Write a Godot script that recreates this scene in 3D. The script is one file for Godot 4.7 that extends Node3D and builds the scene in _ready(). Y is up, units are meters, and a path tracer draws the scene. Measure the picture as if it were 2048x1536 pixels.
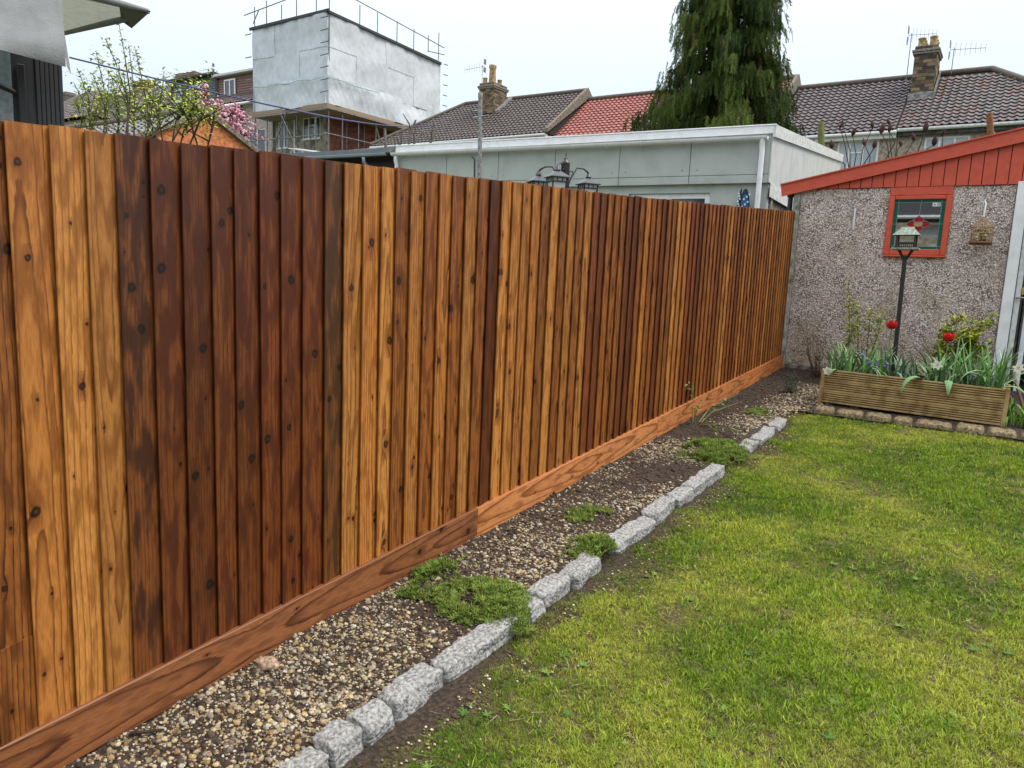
extends Node3D
# A new close-boarded fence beside a lawn, with garages and terraced houses behind it, under an overcast sky.
# World: the fence runs along -z at x = 0; the ground climbs gently along it. Units are metres.

var rng := RandomNumberGenerator.new()
var M := {}
var used := {}

func _ready() -> void:
	rng.seed = 7
	setup_camera_and_light()
	make_materials()
	build_ground()
	build_red_garage()
	build_grey_garage()
	build_terraces()
	build_scaffold_house()
	build_left_houses()
	build_neighbour_yard()
	build_own_house()
	build_fence()
	build_bed()
	build_edging()
	build_planter()
	build_garage_fittings()
	build_conifer()
	build_bushes()
	build_lawn_grass()

func setup_camera_and_light() -> void:
	var cam := Camera3D.new()
	cam.name = "camera"
	cam.fov = 54.883
	cam.near = 0.05
	cam.far = 900.0
	cam.transform = Transform3D(Basis(Vector3(0.82973, 0.04257, -0.55655), Vector3(-0.11776, 0.988, -0.09999), Vector3(0.54561, 0.1485, 0.82478)).orthonormalized(), Vector3(2.16, 1.5, 0.0))
	add_child(cam)
	cam.current = true
	var sun := DirectionalLight3D.new()
	sun.name = "sun"
	sun.light_energy = 0.5
	sun.light_angular_distance = 25.0
	sun.light_color = Color(1.0, 0.97, 0.93)
	sun.shadow_enabled = true
	add_child(sun)
	sun.look_at_from_position(Vector3.ZERO, Vector3(-0.62, -1.0, 0.25), Vector3.UP)
	var env := Environment.new()
	env.background_mode = Environment.BG_SKY
	var skm := ProceduralSkyMaterial.new()
	skm.sky_top_color = Color(1.27, 1.29, 1.315)
	skm.sky_horizon_color = Color(0.592, 0.642, 0.688)
	skm.sky_curve = 1.5
	skm.ground_bottom_color = Color(0.3, 0.3, 0.28)
	skm.ground_horizon_color = Color(0.55, 0.56, 0.55)
	skm.sun_angle_max = 1.0
	var sk := Sky.new()
	sk.sky_material = skm
	env.sky = sk
	env.tonemap_mode = Environment.TONE_MAPPER_LINEAR
	env.tonemap_exposure = 1.98
	env.sdfgi_enabled = true
	env.ssao_enabled = true
	env.ssil_enabled = true
	var we := WorldEnvironment.new()
	we.environment = env
	add_child(we)

# ---------------------------------------------------------------- helpers

class MB:
	var v := PackedVector3Array()
	var n := PackedVector3Array()
	var uv := PackedVector2Array()
	var c := PackedColorArray()
	var ix := PackedInt32Array()
	var col := Color.WHITE

	func quad(a: Vector3, b: Vector3, cc: Vector3, d: Vector3, u0 := Vector2(0, 0), u1 := Vector2(1, 1)) -> void:
		# corners counter-clockwise seen from outside
		var nn := (b - a).cross(cc - a)
		if nn.length_squared() < 1e-16:
			nn = (cc - a).cross(d - a)
		nn = nn.normalized()
		var s := v.size()
		v.append_array([a, b, cc, d])
		n.append_array([nn, nn, nn, nn])
		uv.append_array([Vector2(u0.x, u1.y), Vector2(u1.x, u1.y), Vector2(u1.x, u0.y), Vector2(u0.x, u0.y)])
		c.append_array([col, col, col, col])
		ix.append_array([s, s + 2, s + 1, s, s + 3, s + 2])

	func tri(a: Vector3, b: Vector3, cc: Vector3) -> void:
		var nn := (b - a).cross(cc - a).normalized()
		var s := v.size()
		v.append_array([a, b, cc])
		n.append_array([nn, nn, nn])
		uv.append_array([Vector2(0, 1), Vector2(1, 1), Vector2(0.5, 0)])
		c.append_array([col, col, col])
		ix.append_array([s, s + 2, s + 1])

	# box from lo to hi, edges chamfered by e, turned by t
	func box(lo: Vector3, hi: Vector3, e := 0.0, t := Transform3D.IDENTITY) -> void:
		if e <= 0.0:
			var p := []
			for k in 8:
				p.append(t * Vector3(hi.x if k & 1 else lo.x, hi.y if k & 2 else lo.y, hi.z if k & 4 else lo.z))
			quad(p[4], p[5], p[7], p[6])
			quad(p[1], p[0], p[2], p[3])
			quad(p[5], p[1], p[3], p[7])
			quad(p[0], p[4], p[6], p[2])
			quad(p[6], p[7], p[3], p[2])
			quad(p[0], p[1], p[5], p[4])
			return
		var f := func(k: int, ax: int) -> Vector3:
			var q := Vector3(hi.x if k & 1 else lo.x, hi.y if k & 2 else lo.y, hi.z if k & 4 else lo.z)
			for a in 3:
				if a != ax:
					q[a] += -e if (k >> a) & 1 else e
			return t * q
		quad(f.call(4, 2), f.call(5, 2), f.call(7, 2), f.call(6, 2))
		quad(f.call(1, 2), f.call(0, 2), f.call(2, 2), f.call(3, 2))
		quad(f.call(5, 0), f.call(1, 0), f.call(3, 0), f.call(7, 0))
		quad(f.call(0, 0), f.call(4, 0), f.call(6, 0), f.call(2, 0))
		quad(f.call(6, 1), f.call(7, 1), f.call(3, 1), f.call(2, 1))
		quad(f.call(0, 1), f.call(1, 1), f.call(5, 1), f.call(4, 1))
		# twelve chamfers: between faces of axes a and b
		for a in 3:
			var b := (a + 1) % 3
			var w := (a + 2) % 3
			for s in 4:
				var ka := (1 << a) if s & 1 else 0
				var kb := (1 << b) if s & 2 else 0
				var k0 := ka | kb
				var k1 := k0 | (1 << w)
				var q: Array = [f.call(k0, a), f.call(k0, b), f.call(k1, b), f.call(k1, a)]
				var out := Vector3.ZERO
				out[a] = 1.0 if s & 1 else -1.0
				out[b] = 1.0 if s & 2 else -1.0
				out = t.basis * out
				if (q[1] - q[0]).cross(q[2] - q[0]).dot(out) < 0.0:
					q.reverse()
				quad(q[0], q[1], q[2], q[3])
		for k in 8:
			var q2: Array = [f.call(k, 0), f.call(k, 1), f.call(k, 2)]
			var o2: Vector3 = t.basis * Vector3(1 if k & 1 else -1, 1 if k & 2 else -1, 1 if k & 4 else -1)
			if (q2[1] - q2[0]).cross(q2[2] - q2[0]).dot(o2) < 0.0:
				q2.reverse()
			tri(q2[0], q2[1], q2[2])

	# straight bar with a rectangular section between two points
	func bar(a: Vector3, b: Vector3, w: float, h: float, e := 0.0) -> void:
		var d := b - a
		var l := d.length()
		var y := d / l
		var x := y.cross(Vector3.UP)
		if x.length() < 0.01:
			x = Vector3.RIGHT
		x = x.normalized()
		var z := x.cross(y)
		box(Vector3(-w / 2, 0, -h / 2), Vector3(w / 2, l, h / 2), e, Transform3D(Basis(x, y, z), a))

	# smooth tube through points
	func tube(pts: Array, radii: Array, sides := 6, caps := true) -> void:
		var s := v.size()
		var ref := Vector3(0.13, 0.2, 0.97)
		for k in pts.size():
			var d: Vector3 = (pts[mini(k + 1, pts.size() - 1)] - pts[maxi(k - 1, 0)])
			d = d.normalized()
			var x := d.cross(ref)
			if x.length() < 0.05:
				x = d.cross(Vector3.RIGHT)
			x = x.normalized()
			var y := d.cross(x).normalized()
			var r: float = radii[mini(k, radii.size() - 1)]
			for j in sides + 1:
				var a := TAU * j / sides
				var o := x * cos(a) + y * sin(a)
				v.append(pts[k] + o * r)
				n.append(o)
				uv.append(Vector2(float(j) / sides, k * 0.5))
				c.append(col)
		for k in pts.size() - 1:
			for j in sides:
				var i0 := s + k * (sides + 1) + j
				var i1 := i0 + sides + 1
				ix.append_array([i0, i1, i0 + 1, i1, i1 + 1, i0 + 1])
		if caps:
			for e in 2:
				var k2 := 0 if e == 0 else pts.size() - 1
				var dd: Vector3 = (pts[1] - pts[0]) if e == 0 else (pts[-1] - pts[-2])
				dd = dd.normalized() * (-1.0 if e == 0 else 1.0)
				var st := v.size()
				v.append(pts[k2]); n.append(dd); uv.append(Vector2(0.5, 0.5)); c.append(col)
				for j in sides + 1:
					v.append(v[s + k2 * (sides + 1) + j]); n.append(dd); uv.append(Vector2(0.5, 0.5)); c.append(col)
				for j in sides:
					if e == 0:
						ix.append_array([st, st + 1 + j, st + 2 + j])
					else:
						ix.append_array([st, st + 2 + j, st + 1 + j])

	# body of revolution about y at o; profile of (radius, height), bottom to top
	func lathe(o: Vector3, prof: Array, sides := 12, squash := 1.0) -> void:
		var s := v.size()
		for k in prof.size():
			var p0: Vector2 = prof[maxi(k - 1, 0)]
			var p1: Vector2 = prof[mini(k + 1, prof.size() - 1)]
			var t := (p1 - p0).normalized()
			for j in sides + 1:
				var a := TAU * j / sides
				var o2 := Vector3(cos(a), 0, sin(a) * squash)
				v.append(o + o2 * prof[k].x + Vector3(0, prof[k].y, 0))
				n.append((Vector3(cos(a), 0, sin(a)) * t.y - Vector3(0, t.x, 0)).normalized())
				uv.append(Vector2(float(j) / sides, float(k) / prof.size()))
				c.append(col)
		for k in prof.size() - 1:
			for j in sides:
				var i0 := s + k * (sides + 1) + j
				var i1 := i0 + sides + 1
				ix.append_array([i0, i0 + 1, i1, i1, i0 + 1, i1 + 1])

	# polygon in a plane (counter-clockwise seen from the tip of d), pushed out along d
	func prism(poly: Array, d: Vector3) -> void:
		var flat := PackedVector2Array()
		var nn := d.normalized()
		var ax := nn.cross(Vector3.UP)
		if ax.length() < 0.01:
			ax = Vector3.RIGHT
		ax = ax.normalized()
		var ay := ax.cross(nn).normalized()
		for p in poly:
			flat.append(Vector2(p.dot(ax), p.dot(ay)))
		var t := Geometry2D.triangulate_polygon(flat)
		for k in range(0, t.size(), 3):
			var a: Vector3 = poly[t[k]]
			var b: Vector3 = poly[t[k + 1]]
			var cc: Vector3 = poly[t[k + 2]]
			if (b - a).cross(cc - a).dot(nn) < 0.0:
				var w := b
				b = cc
				cc = w
			tri(a + d, b + d, cc + d)
			tri(a, cc, b)
		var area := 0.0
		for k in poly.size():
			area += poly[k].cross(poly[(k + 1) % poly.size()]).dot(nn)
		for k in poly.size():
			var a2: Vector3 = poly[k]
			var b2: Vector3 = poly[(k + 1) % poly.size()]
			if area > 0.0:
				quad(a2, b2, b2 + d, a2 + d)
			else:
				quad(b2, a2, a2 + d, b2 + d)

	# grid of points rows x cols, smooth
	func grid(p: Array, rows: int, cols: int, flip := false, cs: Array = []) -> void:
		var s := v.size()
		for r in rows:
			for q in cols:
				var i := r * cols + q
				var du: Vector3 = p[r * cols + mini(q + 1, cols - 1)] - p[r * cols + maxi(q - 1, 0)]
				var dv: Vector3 = p[mini(r + 1, rows - 1) * cols + q] - p[maxi(r - 1, 0) * cols + q]
				var nn := du.cross(dv).normalized()
				v.append(p[i])
				n.append(-nn if flip else nn)
				uv.append(Vector2(float(q) / (cols - 1), 1.0 - float(r) / (rows - 1)))
				c.append(cs[i] if cs.size() else col)
		for r in rows - 1:
			for q in cols - 1:
				var a := s + r * cols + q
				if flip:
					ix.append_array([a, a + 1, a + cols, a + 1, a + cols + 1, a + cols])
				else:
					ix.append_array([a, a + cols, a + 1, a + 1, a + cols, a + cols + 1])

	func mesh(m: Material) -> ArrayMesh:
		var arr := []
		arr.resize(Mesh.ARRAY_MAX)
		arr[Mesh.ARRAY_VERTEX] = v
		arr[Mesh.ARRAY_NORMAL] = n
		arr[Mesh.ARRAY_TEX_UV] = uv
		arr[Mesh.ARRAY_COLOR] = c
		arr[Mesh.ARRAY_INDEX] = ix
		var am := ArrayMesh.new()
		am.add_surface_from_arrays(Mesh.PRIMITIVE_TRIANGLES, arr)
		am.surface_set_material(0, m)
		return am

func numbered(called: String) -> String:
	var k: int = used.get(called, 0)
	used[called] = k + 1
	return called if k == 0 else "%s_%03d" % [called, k]

func tag(o: Node3D, label: String, category: String, group := "") -> Node3D:
	o.set_meta("label", label)
	o.set_meta("category", category)
	if group != "":
		o.set_meta("group", group)
	return o

func thing(called: String, label: String, category: String, at := Vector3.ZERO, group := "") -> Node3D:
	var o := Node3D.new()
	o.name = numbered(called)
	add_child(o)
	o.position = at
	return tag(o, label, category, group)

func part(called: String, b: MB, m: Material, parent: Node3D = null) -> MeshInstance3D:
	return part_mesh(called, b.mesh(m), parent)

func part_mesh(called: String, am: Mesh, parent: Node3D = null) -> MeshInstance3D:
	var o := MeshInstance3D.new()
	o.mesh = am
	if parent == null:
		o.name = numbered(called)
		add_child(o)
	else:
		o.name = called
		parent.add_child(o, true)
	return o

func struct(called: String, b: MB, m: Material) -> MeshInstance3D:
	var o := part(called, b, m)
	o.set_meta("kind", "structure")
	return o

func many(called: String, am: Mesh, ts: Array, cs: Array, parent: Node3D = null) -> MultiMeshInstance3D:
	var mm := MultiMesh.new()
	mm.transform_format = MultiMesh.TRANSFORM_3D
	mm.use_colors = cs.size() > 0
	mm.mesh = am
	mm.instance_count = ts.size()
	for k in ts.size():
		mm.set_instance_transform(k, ts[k])
		if cs.size():
			mm.set_instance_color(k, cs[k])
	var o := MultiMeshInstance3D.new()
	o.multimesh = mm
	o.set_meta("kind", "stuff")
	if parent == null:
		o.name = numbered(called)
		add_child(o)
	else:
		o.name = called
		parent.add_child(o, true)
	return o

func rr(a: float, b: float) -> float:
	return rng.randf_range(a, b)

func lin(r: float, g: float, b: float, a := 1.0) -> Color:
	var q := Color(r, g, b).linear_to_srgb()
	q.a = a
	return q

func base_h(z: float) -> float:
	return -0.036 - 0.0636 * z

func noise(sd: int, freq: float, octaves := 3, kind := FastNoiseLite.TYPE_SIMPLEX_SMOOTH) -> FastNoiseLite:
	var q := FastNoiseLite.new()
	q.seed = sd
	q.frequency = freq
	q.noise_type = kind
	q.fractal_octaves = octaves
	if octaves <= 1:
		q.fractal_type = FastNoiseLite.FRACTAL_NONE
	return q

# seamless noise picture run through a ramp of sRGB colours
func ramp_tex(q: FastNoiseLite, size: int, stops: Array, contrast := 1.0, stretch := Vector2i(1, 1)) -> ImageTexture:
	var src := q.get_seamless_image(size / stretch.x, size / stretch.y)
	src.resize(size, size, Image.INTERPOLATE_CUBIC)
	src.convert(Image.FORMAT_L8)
	var d := src.get_data()
	var lut := PackedByteArray()
	for k in 256:
		var t := clampf((k / 255.0 - 0.5) * contrast + 0.5, 0.0, 1.0) * (stops.size() - 1)
		var i := mini(int(t), stops.size() - 2)
		var q2: Color = stops[i].lerp(stops[i + 1], t - i)
		lut.append_array([int(q2.r * 255), int(q2.g * 255), int(q2.b * 255)])
	var o := PackedByteArray()
	o.resize(d.size() * 3)
	for k in d.size():
		var j := d[k] * 3
		o[k * 3] = lut[j]
		o[k * 3 + 1] = lut[j + 1]
		o[k * 3 + 2] = lut[j + 2]
	return ImageTexture.create_from_image(Image.create_from_data(size, size, false, Image.FORMAT_RGB8, o))

func normal_tex(q: FastNoiseLite, size: int, strength: float, stretch := Vector2i(1, 1)) -> ImageTexture:
	var src := q.get_seamless_image(size / stretch.x, size / stretch.y)
	src.resize(size, size, Image.INTERPOLATE_CUBIC)
	src.convert(Image.FORMAT_RGBA8)
	src.bump_map_to_normal_map(strength)
	return ImageTexture.create_from_image(src)

func mat(col: Color, rough := 0.7, metal := 0.0, tex: Texture2D = null, scale := 1.0, nrm: Texture2D = null, nstr := 0.5) -> StandardMaterial3D:
	var m := StandardMaterial3D.new()
	m.albedo_color = col
	m.roughness = rough
	m.metallic = metal
	if tex or nrm:
		m.uv1_triplanar = true
		m.uv1_world_triplanar = true
		m.uv1_scale = Vector3.ONE * scale
	if tex:
		m.albedo_texture = tex
	if nrm:
		m.normal_enabled = true
		m.normal_texture = nrm
		m.normal_scale = nstr
	return m

func tinted(m: StandardMaterial3D) -> StandardMaterial3D:
	m.vertex_color_use_as_albedo = true
	return m

# lumpy stone: a subdivided sphere pushed about by noise
func lump(sd: int, rows := 5, cols := 8, rough := 0.25, boxy := 0.0, m: Material = null) -> ArrayMesh:
	var q := noise(sd, 0.9, 2)
	var b := MB.new()
	var p := []
	for r in rows + 1:
		for k in cols + 1:
			var a := TAU * (k % cols) / cols
			var e := PI * (float(r) / rows - 0.5)
			var d := Vector3(cos(a) * cos(e), sin(e), sin(a) * cos(e))
			if boxy > 0.0:
				var mx := maxf(absf(d.x), maxf(absf(d.y), absf(d.z)))
				d = d.lerp(d / mx * 0.85, boxy)
			d *= 1.0 + rough * q.get_noise_3dv(d * 1.5 + Vector3.ONE * sd)
			p.append(d)
	b.grid(p, rows + 1, cols + 1, true)
	return b.mesh(m)

# ---------------------------------------------------------------- materials

const STRIP_W := 80
const STRIP_H := 1024

# Flat-sawn softwood: growth rings cut by the saw, knots that bend them, streaks, water and stain marks.
func wood_atlas(sd: int, kinds: Array, lengthways: float) -> ImageTexture:
	var ns := kinds.size()
	var w := ns * STRIP_W
	var h := STRIP_H
	var fine := noise(sd + 1, 0.42, 2).get_image(w, 96)
	fine.resize(w, h, Image.INTERPOLATE_CUBIC)
	fine.convert(Image.FORMAT_L8)
	var fd := fine.get_data()
	var blot := noise(sd + 2, 0.035, 4).get_image(w, h / 5)
	blot.resize(w, h, Image.INTERPOLATE_CUBIC)
	blot.convert(Image.FORMAT_L8)
	var bd := blot.get_data()
	var spk := noise(sd + 5, 0.5, 1).get_image(w, h)
	spk.convert(Image.FORMAT_L8)
	var sp := spk.get_data()
	var out := PackedByteArray()
	out.resize(w * h * 3)
	var g := RandomNumberGenerator.new()
	g.seed = sd
	var wob := noise(sd + 3, 1.3, 2)
	for s in ns:
		var kd: Array = kinds[s]           # early wood, late wood, stain colour, stain amount, knots
		var c0: Color = kd[0]
		var c1: Color = kd[1]
		var c2: Color = kd[2]
		var stain: float = kd[3]
		var quarter := g.randf() < 0.25
		var wide: bool = kd.size() > 5
		if wide:
			quarter = false
		var xp := (g.randf_range(-0.25, -0.12) if g.randf() < 0.5 else g.randf_range(0.25, 0.37)) if quarter else g.randf_range(0.02, 0.105)
		var d0 := g.randf_range(0.012, 0.05)
		var taper := g.randf_range(0.010, 0.022) * (1.0 if g.randf() < 0.6 else -1.0)
		if taper < 0.0:
			d0 += 0.03
		var space := g.randf_range(0.0085, 0.0165)
		if wide:
			space = g.randf_range(0.014, 0.020)
			taper = 0.035
			d0 = 0.02
		var late_amt := g.randf_range(0.6, 1.0)
		var tone0 := g.randf_range(0.88, 1.08)
		var warm := g.randf_range(-0.04, 0.03)
		var knots := []
		for k in int(kd[4]):
			knots.append(Vector3(g.randf_range(0.012, 0.113), g.randf_range(0.03, 0.97) * lengthways, g.randf_range(0.0016, 0.0042) if g.randf() < 0.66 else g.randf_range(0.005, 0.0105)))
		var ph := g.randf() * 50.0
		for y in h:
			var vy := float(y) / h * lengthways
			var near := []
			for k in knots:
				if absf(k.y - vy) < k.z * 7.0:
					near.append(k)
			var dd := d0 + taper * vy + 0.004 * wob.get_noise_2d(vy * 1.5, ph)
			dd = maxf(absf(dd), 0.002)
			var xc := xp + 0.010 * wob.get_noise_2d(vy * 0.8, ph + 20.0)
			var row := (y * w + s * STRIP_W)
			for x in STRIP_W:
				var vx := (x + 0.5) / STRIP_W * 0.125
				var i := row + x
				var f := fd[i] / 255.0 - 0.5
				var bl := bd[i] / 255.0
				var rho := sqrt((vx - xc) * (vx - xc) + dd * dd)
				var dark := 0.0
				var kc := 0.0
				for k in near:
					var kx: float = (vx - k.x) / k.z
					var ky: float = (vy - k.y) / k.z
					var e := (kx * kx + ky * ky * 0.6) * (1.0 + 0.9 * f + 0.14 * sin(kx * 2.1 + ky * 1.3 + k.y * 90.0))
					rho += k.z * 1.1 * exp(-(kx * kx * 0.30 + ky * ky * 0.05)) * (1.0 if k.x > xc else -1.0) * 0.7
					if e < 1.0:
						kc = maxf(kc, 0.62 + 0.38 * smoothstep(0.25, 0.95, e) - 0.25 * smoothstep(0.35, 0.0, e) * (1.0 if k.z > 0.005 else 0.0))
					elif e < 2.6:
						kc = maxf(kc, 0.95 * pow((2.6 - e) / 1.6, 1.6))
					dark = maxf(dark, 0.75 * exp(-(kx * kx * 0.20 + ky * ky * 0.018)))
				var t := rho / space + f * 0.10
				t -= floorf(t)
				var lt := (t * t * 0.30 + smoothstep(0.72, 0.93, t) * 0.75) if t < 0.95 else (1.0 - t) * 20.0
				lt = clampf(lt * late_amt + dark * 0.75 + (0.5 - bl) * 0.55, 0.0, 1.25)
				var tone := tone0 * (1.0 + f * 0.30 + (sp[i] / 255.0 - 0.5) * 0.14)
				var st := smoothstep(0.0, 1.0, clampf((bl - 0.60 + stain * (0.68 - 0.36 * float(y) / h) + f * 0.12) * 2.4, 0.0, 1.0)) * minf(1.0, stain * 1.5)
				var r := lerpf(c0.r, c1.r, lt)
				var gg := lerpf(c0.g, c1.g, lt)
				var b := lerpf(c0.b, c1.b, lt)
				r = lerpf(r, c2.r, st) * tone
				gg = lerpf(gg, c2.g, st) * tone * (1.0 - warm)
				b = lerpf(b, c2.b, st) * tone * (1.0 - warm * 2.0)
				var kk := 1.0 - clampf(kc, 0.0, 1.0) * 0.80
				i *= 3
				out[i] = clampi(int(r * 255.0 * kk), 0, 255)
				out[i + 1] = clampi(int(gg * 255.0 * kk * (1.0 - kc * 0.12)), 0, 255)
				out[i + 2] = clampi(int(b * 255.0 * kk * (1.0 - kc * 0.1)), 0, 255)
	return ImageTexture.create_from_image(Image.create_from_data(w, h, false, Image.FORMAT_RGB8, out))

func kinds_of(runs: Array) -> Array:
	var K := {
		"L": [Color(0.715, 0.475, 0.23), Color(0.365, 0.19, 0.07), Color(0.43, 0.24, 0.085), 0.44, 8],
		"O": [Color(0.60, 0.36, 0.155), Color(0.30, 0.15, 0.058), Color(0.31, 0.155, 0.06), 0.46, 9],
		"R": [Color(0.47, 0.255, 0.12), Color(0.28, 0.13, 0.055), Color(0.29, 0.14, 0.06), 0.5, 7],
		"D": [Color(0.445, 0.24, 0.095), Color(0.25, 0.11, 0.045), Color(0.285, 0.128, 0.056), 0.66, 6],
		"G": [Color(0.50, 0.30, 0.13), Color(0.30, 0.16, 0.075), Color(0.27, 0.17, 0.095), 0.75, 5],
		"B": [Color(0.54, 0.34, 0.205), Color(0.23, 0.115, 0.065), Color(0.32, 0.18, 0.11), 0.40, 5, 1],
		"P": [Color(0.73, 0.475, 0.28), Color(0.45, 0.25, 0.12), Color(0.44, 0.24, 0.125), 0.40, 4, 1],
		"K": [Color(0.47, 0.27, 0.12), Color(0.27, 0.125, 0.058), Color(0.22, 0.11, 0.062), 0.62, 6],
	}
	var o := []
	for run in runs:
		for k in run[1]:
			o.append(K[run[0]])
	return o

func make_materials() -> void:
	var grey := [Color(0.80, 0.80, 0.80), Color(0.93, 0.93, 0.93), Color(1, 1, 1)]
	var t_paint := ramp_tex(noise(11, 0.02, 4), 512, grey, 1.3)
	var t_dirt := ramp_tex(noise(12, 0.012, 5), 512, [Color(0.62, 0.60, 0.56), Color(0.86, 0.85, 0.83), Color(1, 1, 1)], 1.6)
	var t_smooth := ramp_tex(noise(15, 0.015, 4), 512, [Color(0.92, 0.92, 0.92), Color(0.975, 0.975, 0.97), Color(1, 1, 1)], 1.3)
	M.smooth_tex = t_smooth
	var n_fine := normal_tex(noise(13, 0.08, 3), 512, 6.0)
	var n_bump := normal_tex(noise(14, 0.03, 4), 512, 10.0)
	M.paint_tex = t_paint
	M.dirt_tex = t_dirt
	M.n_fine = n_fine
	# timber
	var a := wood_atlas(101, kinds_of([["L", 12], ["O", 10], ["P", 2]]), 1.75)
	var b := wood_atlas(202, kinds_of([["D", 9], ["R", 6], ["G", 3], ["K", 2], ["O", 1], ["B", 1], ["P", 2]]), 1.75)
	M.wood_a = wood_mat(a)
	M.wood_b = wood_mat(b)
	M.rail = mat(lin(0.20, 0.10, 0.045), 0.75, 0.0, t_dirt, 2.0)
	M.deck = mat(lin(0.43, 0.31, 0.135), 0.7, 0.0, ramp_tex(noise(21, 0.012, 4), 512, [Color(0.74, 0.69, 0.60), Color(0.92, 0.90, 0.86), Color(1, 1, 1)], 1.5), 1.2)
	M.deck_groove = mat(lin(0.10, 0.066, 0.032), 0.8, 0.0, t_dirt, 2.0)
	# ground
	M.soil = mat(Color.WHITE, 0.95, 0.0, ramp_tex(noise(31, 0.03, 5), 1024, [Color(0.13, 0.095, 0.075), Color(0.215, 0.165, 0.13), Color(0.31, 0.25, 0.20)], 1.5), 1.3, n_bump, 1.0)
	M.turf = mat(Color.WHITE, 0.95, 0.0, ramp_tex(noise(32, 0.03, 5), 1024, [Color(0.22, 0.165, 0.11), Color(0.32, 0.28, 0.14), Color(0.36, 0.39, 0.14)], 1.9), 1.6, n_bump, 1.0)
	M.ground = mat(Color.WHITE, 0.95, 0.0, ramp_tex(noise(33, 0.02, 4), 512, [Color(0.26, 0.27, 0.16), Color(0.33, 0.35, 0.19), Color(0.38, 0.37, 0.26)], 1.3), 0.1)
	M.pebble = tinted(mat(Color.WHITE, 0.75, 0.0, t_dirt, 14.0))
	M.clod = tinted(mat(Color.WHITE, 0.97))
	M.granite = mat(Color.WHITE, 0.85, 0.0, ramp_tex(noise(34, 0.035, 6), 1024, [Color(0.38, 0.37, 0.35), Color(0.50, 0.495, 0.485), Color(0.575, 0.575, 0.57), Color(0.625, 0.625, 0.625), Color(0.70, 0.70, 0.69)], 1.7), 1.3, n_fine, 0.9)
	M.sandstone = mat(Color.WHITE, 0.9, 0.0, ramp_tex(noise(35, 0.03, 5), 512, [Color(0.25, 0.22, 0.16), Color(0.47, 0.41, 0.30), Color(0.60, 0.53, 0.40)], 1.6), 2.0, n_bump, 1.0)
	M.grass = tinted(mat(Color.WHITE, 0.6))
	M.grass.metallic_specular = 0.2
	M.grass.roughness = 0.8
	M.grass.backlight_enabled = true
	M.grass.backlight = Color(0.25, 0.3, 0.1)
	M.leaf = tinted(mat(Color.WHITE, 0.55))
	M.leaf.metallic_specular = 0.22
	M.leaf.roughness = 0.75
	M.leaf.backlight_enabled = true
	M.leaf.backlight = Color(0.3, 0.33, 0.15)
	M.bark = tinted(mat(Color.WHITE, 0.9, 0.0, t_dirt, 3.0))
	# red garage
	M.mortar = mat(lin(0.44, 0.385, 0.345), 0.95, 0.0, t_dirt, 0.8, n_fine, 1.0)
	M.dash = tinted(mat(Color.WHITE, 0.8))
	M.red = mat(lin(0.56, 0.078, 0.036), 0.5, 0.0, t_smooth, 1.2)
	M.concrete = mat(lin(0.40, 0.39, 0.345), 0.9, 0.0, t_dirt, 1.2, n_fine, 0.6)
	M.concrete_brown = mat(lin(0.27, 0.24, 0.20), 0.92, 0.0, t_dirt, 1.5, n_fine, 0.8)
	M.white = mat(lin(0.78, 0.79, 0.80), 0.4, 0.0, t_smooth, 0.7)
	M.white_old = mat(lin(0.66, 0.67, 0.645), 0.6, 0.0, t_paint, 0.9)
	M.black = mat(lin(0.018, 0.019, 0.021), 0.45, 0.0, t_smooth, 2.0)
	M.black_gloss = mat(lin(0.014, 0.014, 0.016), 0.3)
	M.charcoal = mat(lin(0.030, 0.034, 0.040), 0.6, 0.0, t_smooth, 2.0)
	M.grey_panel = mat(lin(0.43, 0.46, 0.43), 0.75, 0.0, t_smooth, 0.35)
	M.grey_side = mat(lin(0.50, 0.51, 0.50), 0.75, 0.0, t_smooth, 0.3)
	M.felt = mat(lin(0.10, 0.105, 0.11), 0.85, 0.0, t_dirt, 0.6)
	M.slate_fascia = mat(lin(0.15, 0.175, 0.19), 0.5, 0.0, t_smooth, 0.6)
	M.lead = mat(lin(0.30, 0.31, 0.33), 0.45, 0.6)
	M.steel = mat(lin(0.42, 0.43, 0.45), 0.4, 0.8, t_dirt, 2.0)
	M.mirror = mat(lin(0.42, 0.44, 0.45), 0.02, 1.0)
	M.green_glass = mat(lin(0.0, 0.10, 0.065), 0.12)
	M.red_glass = mat(lin(0.28, 0.006, 0.022), 0.15)
	M.yellow_glass = mat(lin(0.36, 0.26, 0.03), 0.2)
	M.verdigris = mat(lin(0.30, 0.37, 0.32), 0.7, 0.0, t_dirt, 6.0)
	M.rust_white = mat(lin(0.55, 0.47, 0.34), 0.6, 0.0, ramp_tex(noise(41, 0.05, 4), 256, [Color(0.62, 0.36, 0.18), Color(0.9, 0.8, 0.62), Color(1, 1, 0.95)], 1.6), 8.0)
	M.rust = mat(lin(0.22, 0.085, 0.035), 0.85, 0.0, t_dirt, 8.0)
	# houses
	var t_rough := ramp_tex(noise(42, 0.05, 5), 512, [Color(0.72, 0.70, 0.67), Color(0.9, 0.89, 0.88), Color(1, 1, 1)], 1.5)
	M.render_beige = mat(lin(0.40, 0.345, 0.28), 0.95, 0.0, t_rough, 0.25)
	M.render_cream = mat(lin(0.55, 0.47, 0.36), 0.95, 0.0, t_rough, 0.25)
	M.render_pink = mat(lin(0.52, 0.46, 0.43), 0.95, 0.0, t_rough, 0.25)
	M.render_orange = mat(lin(0.66, 0.235, 0.095), 0.9, 0.0, t_rough, 0.3)
	M.brick_red = tinted(mat(Color.WHITE, 0.9, 0.0, t_rough, 0.8))
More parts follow.
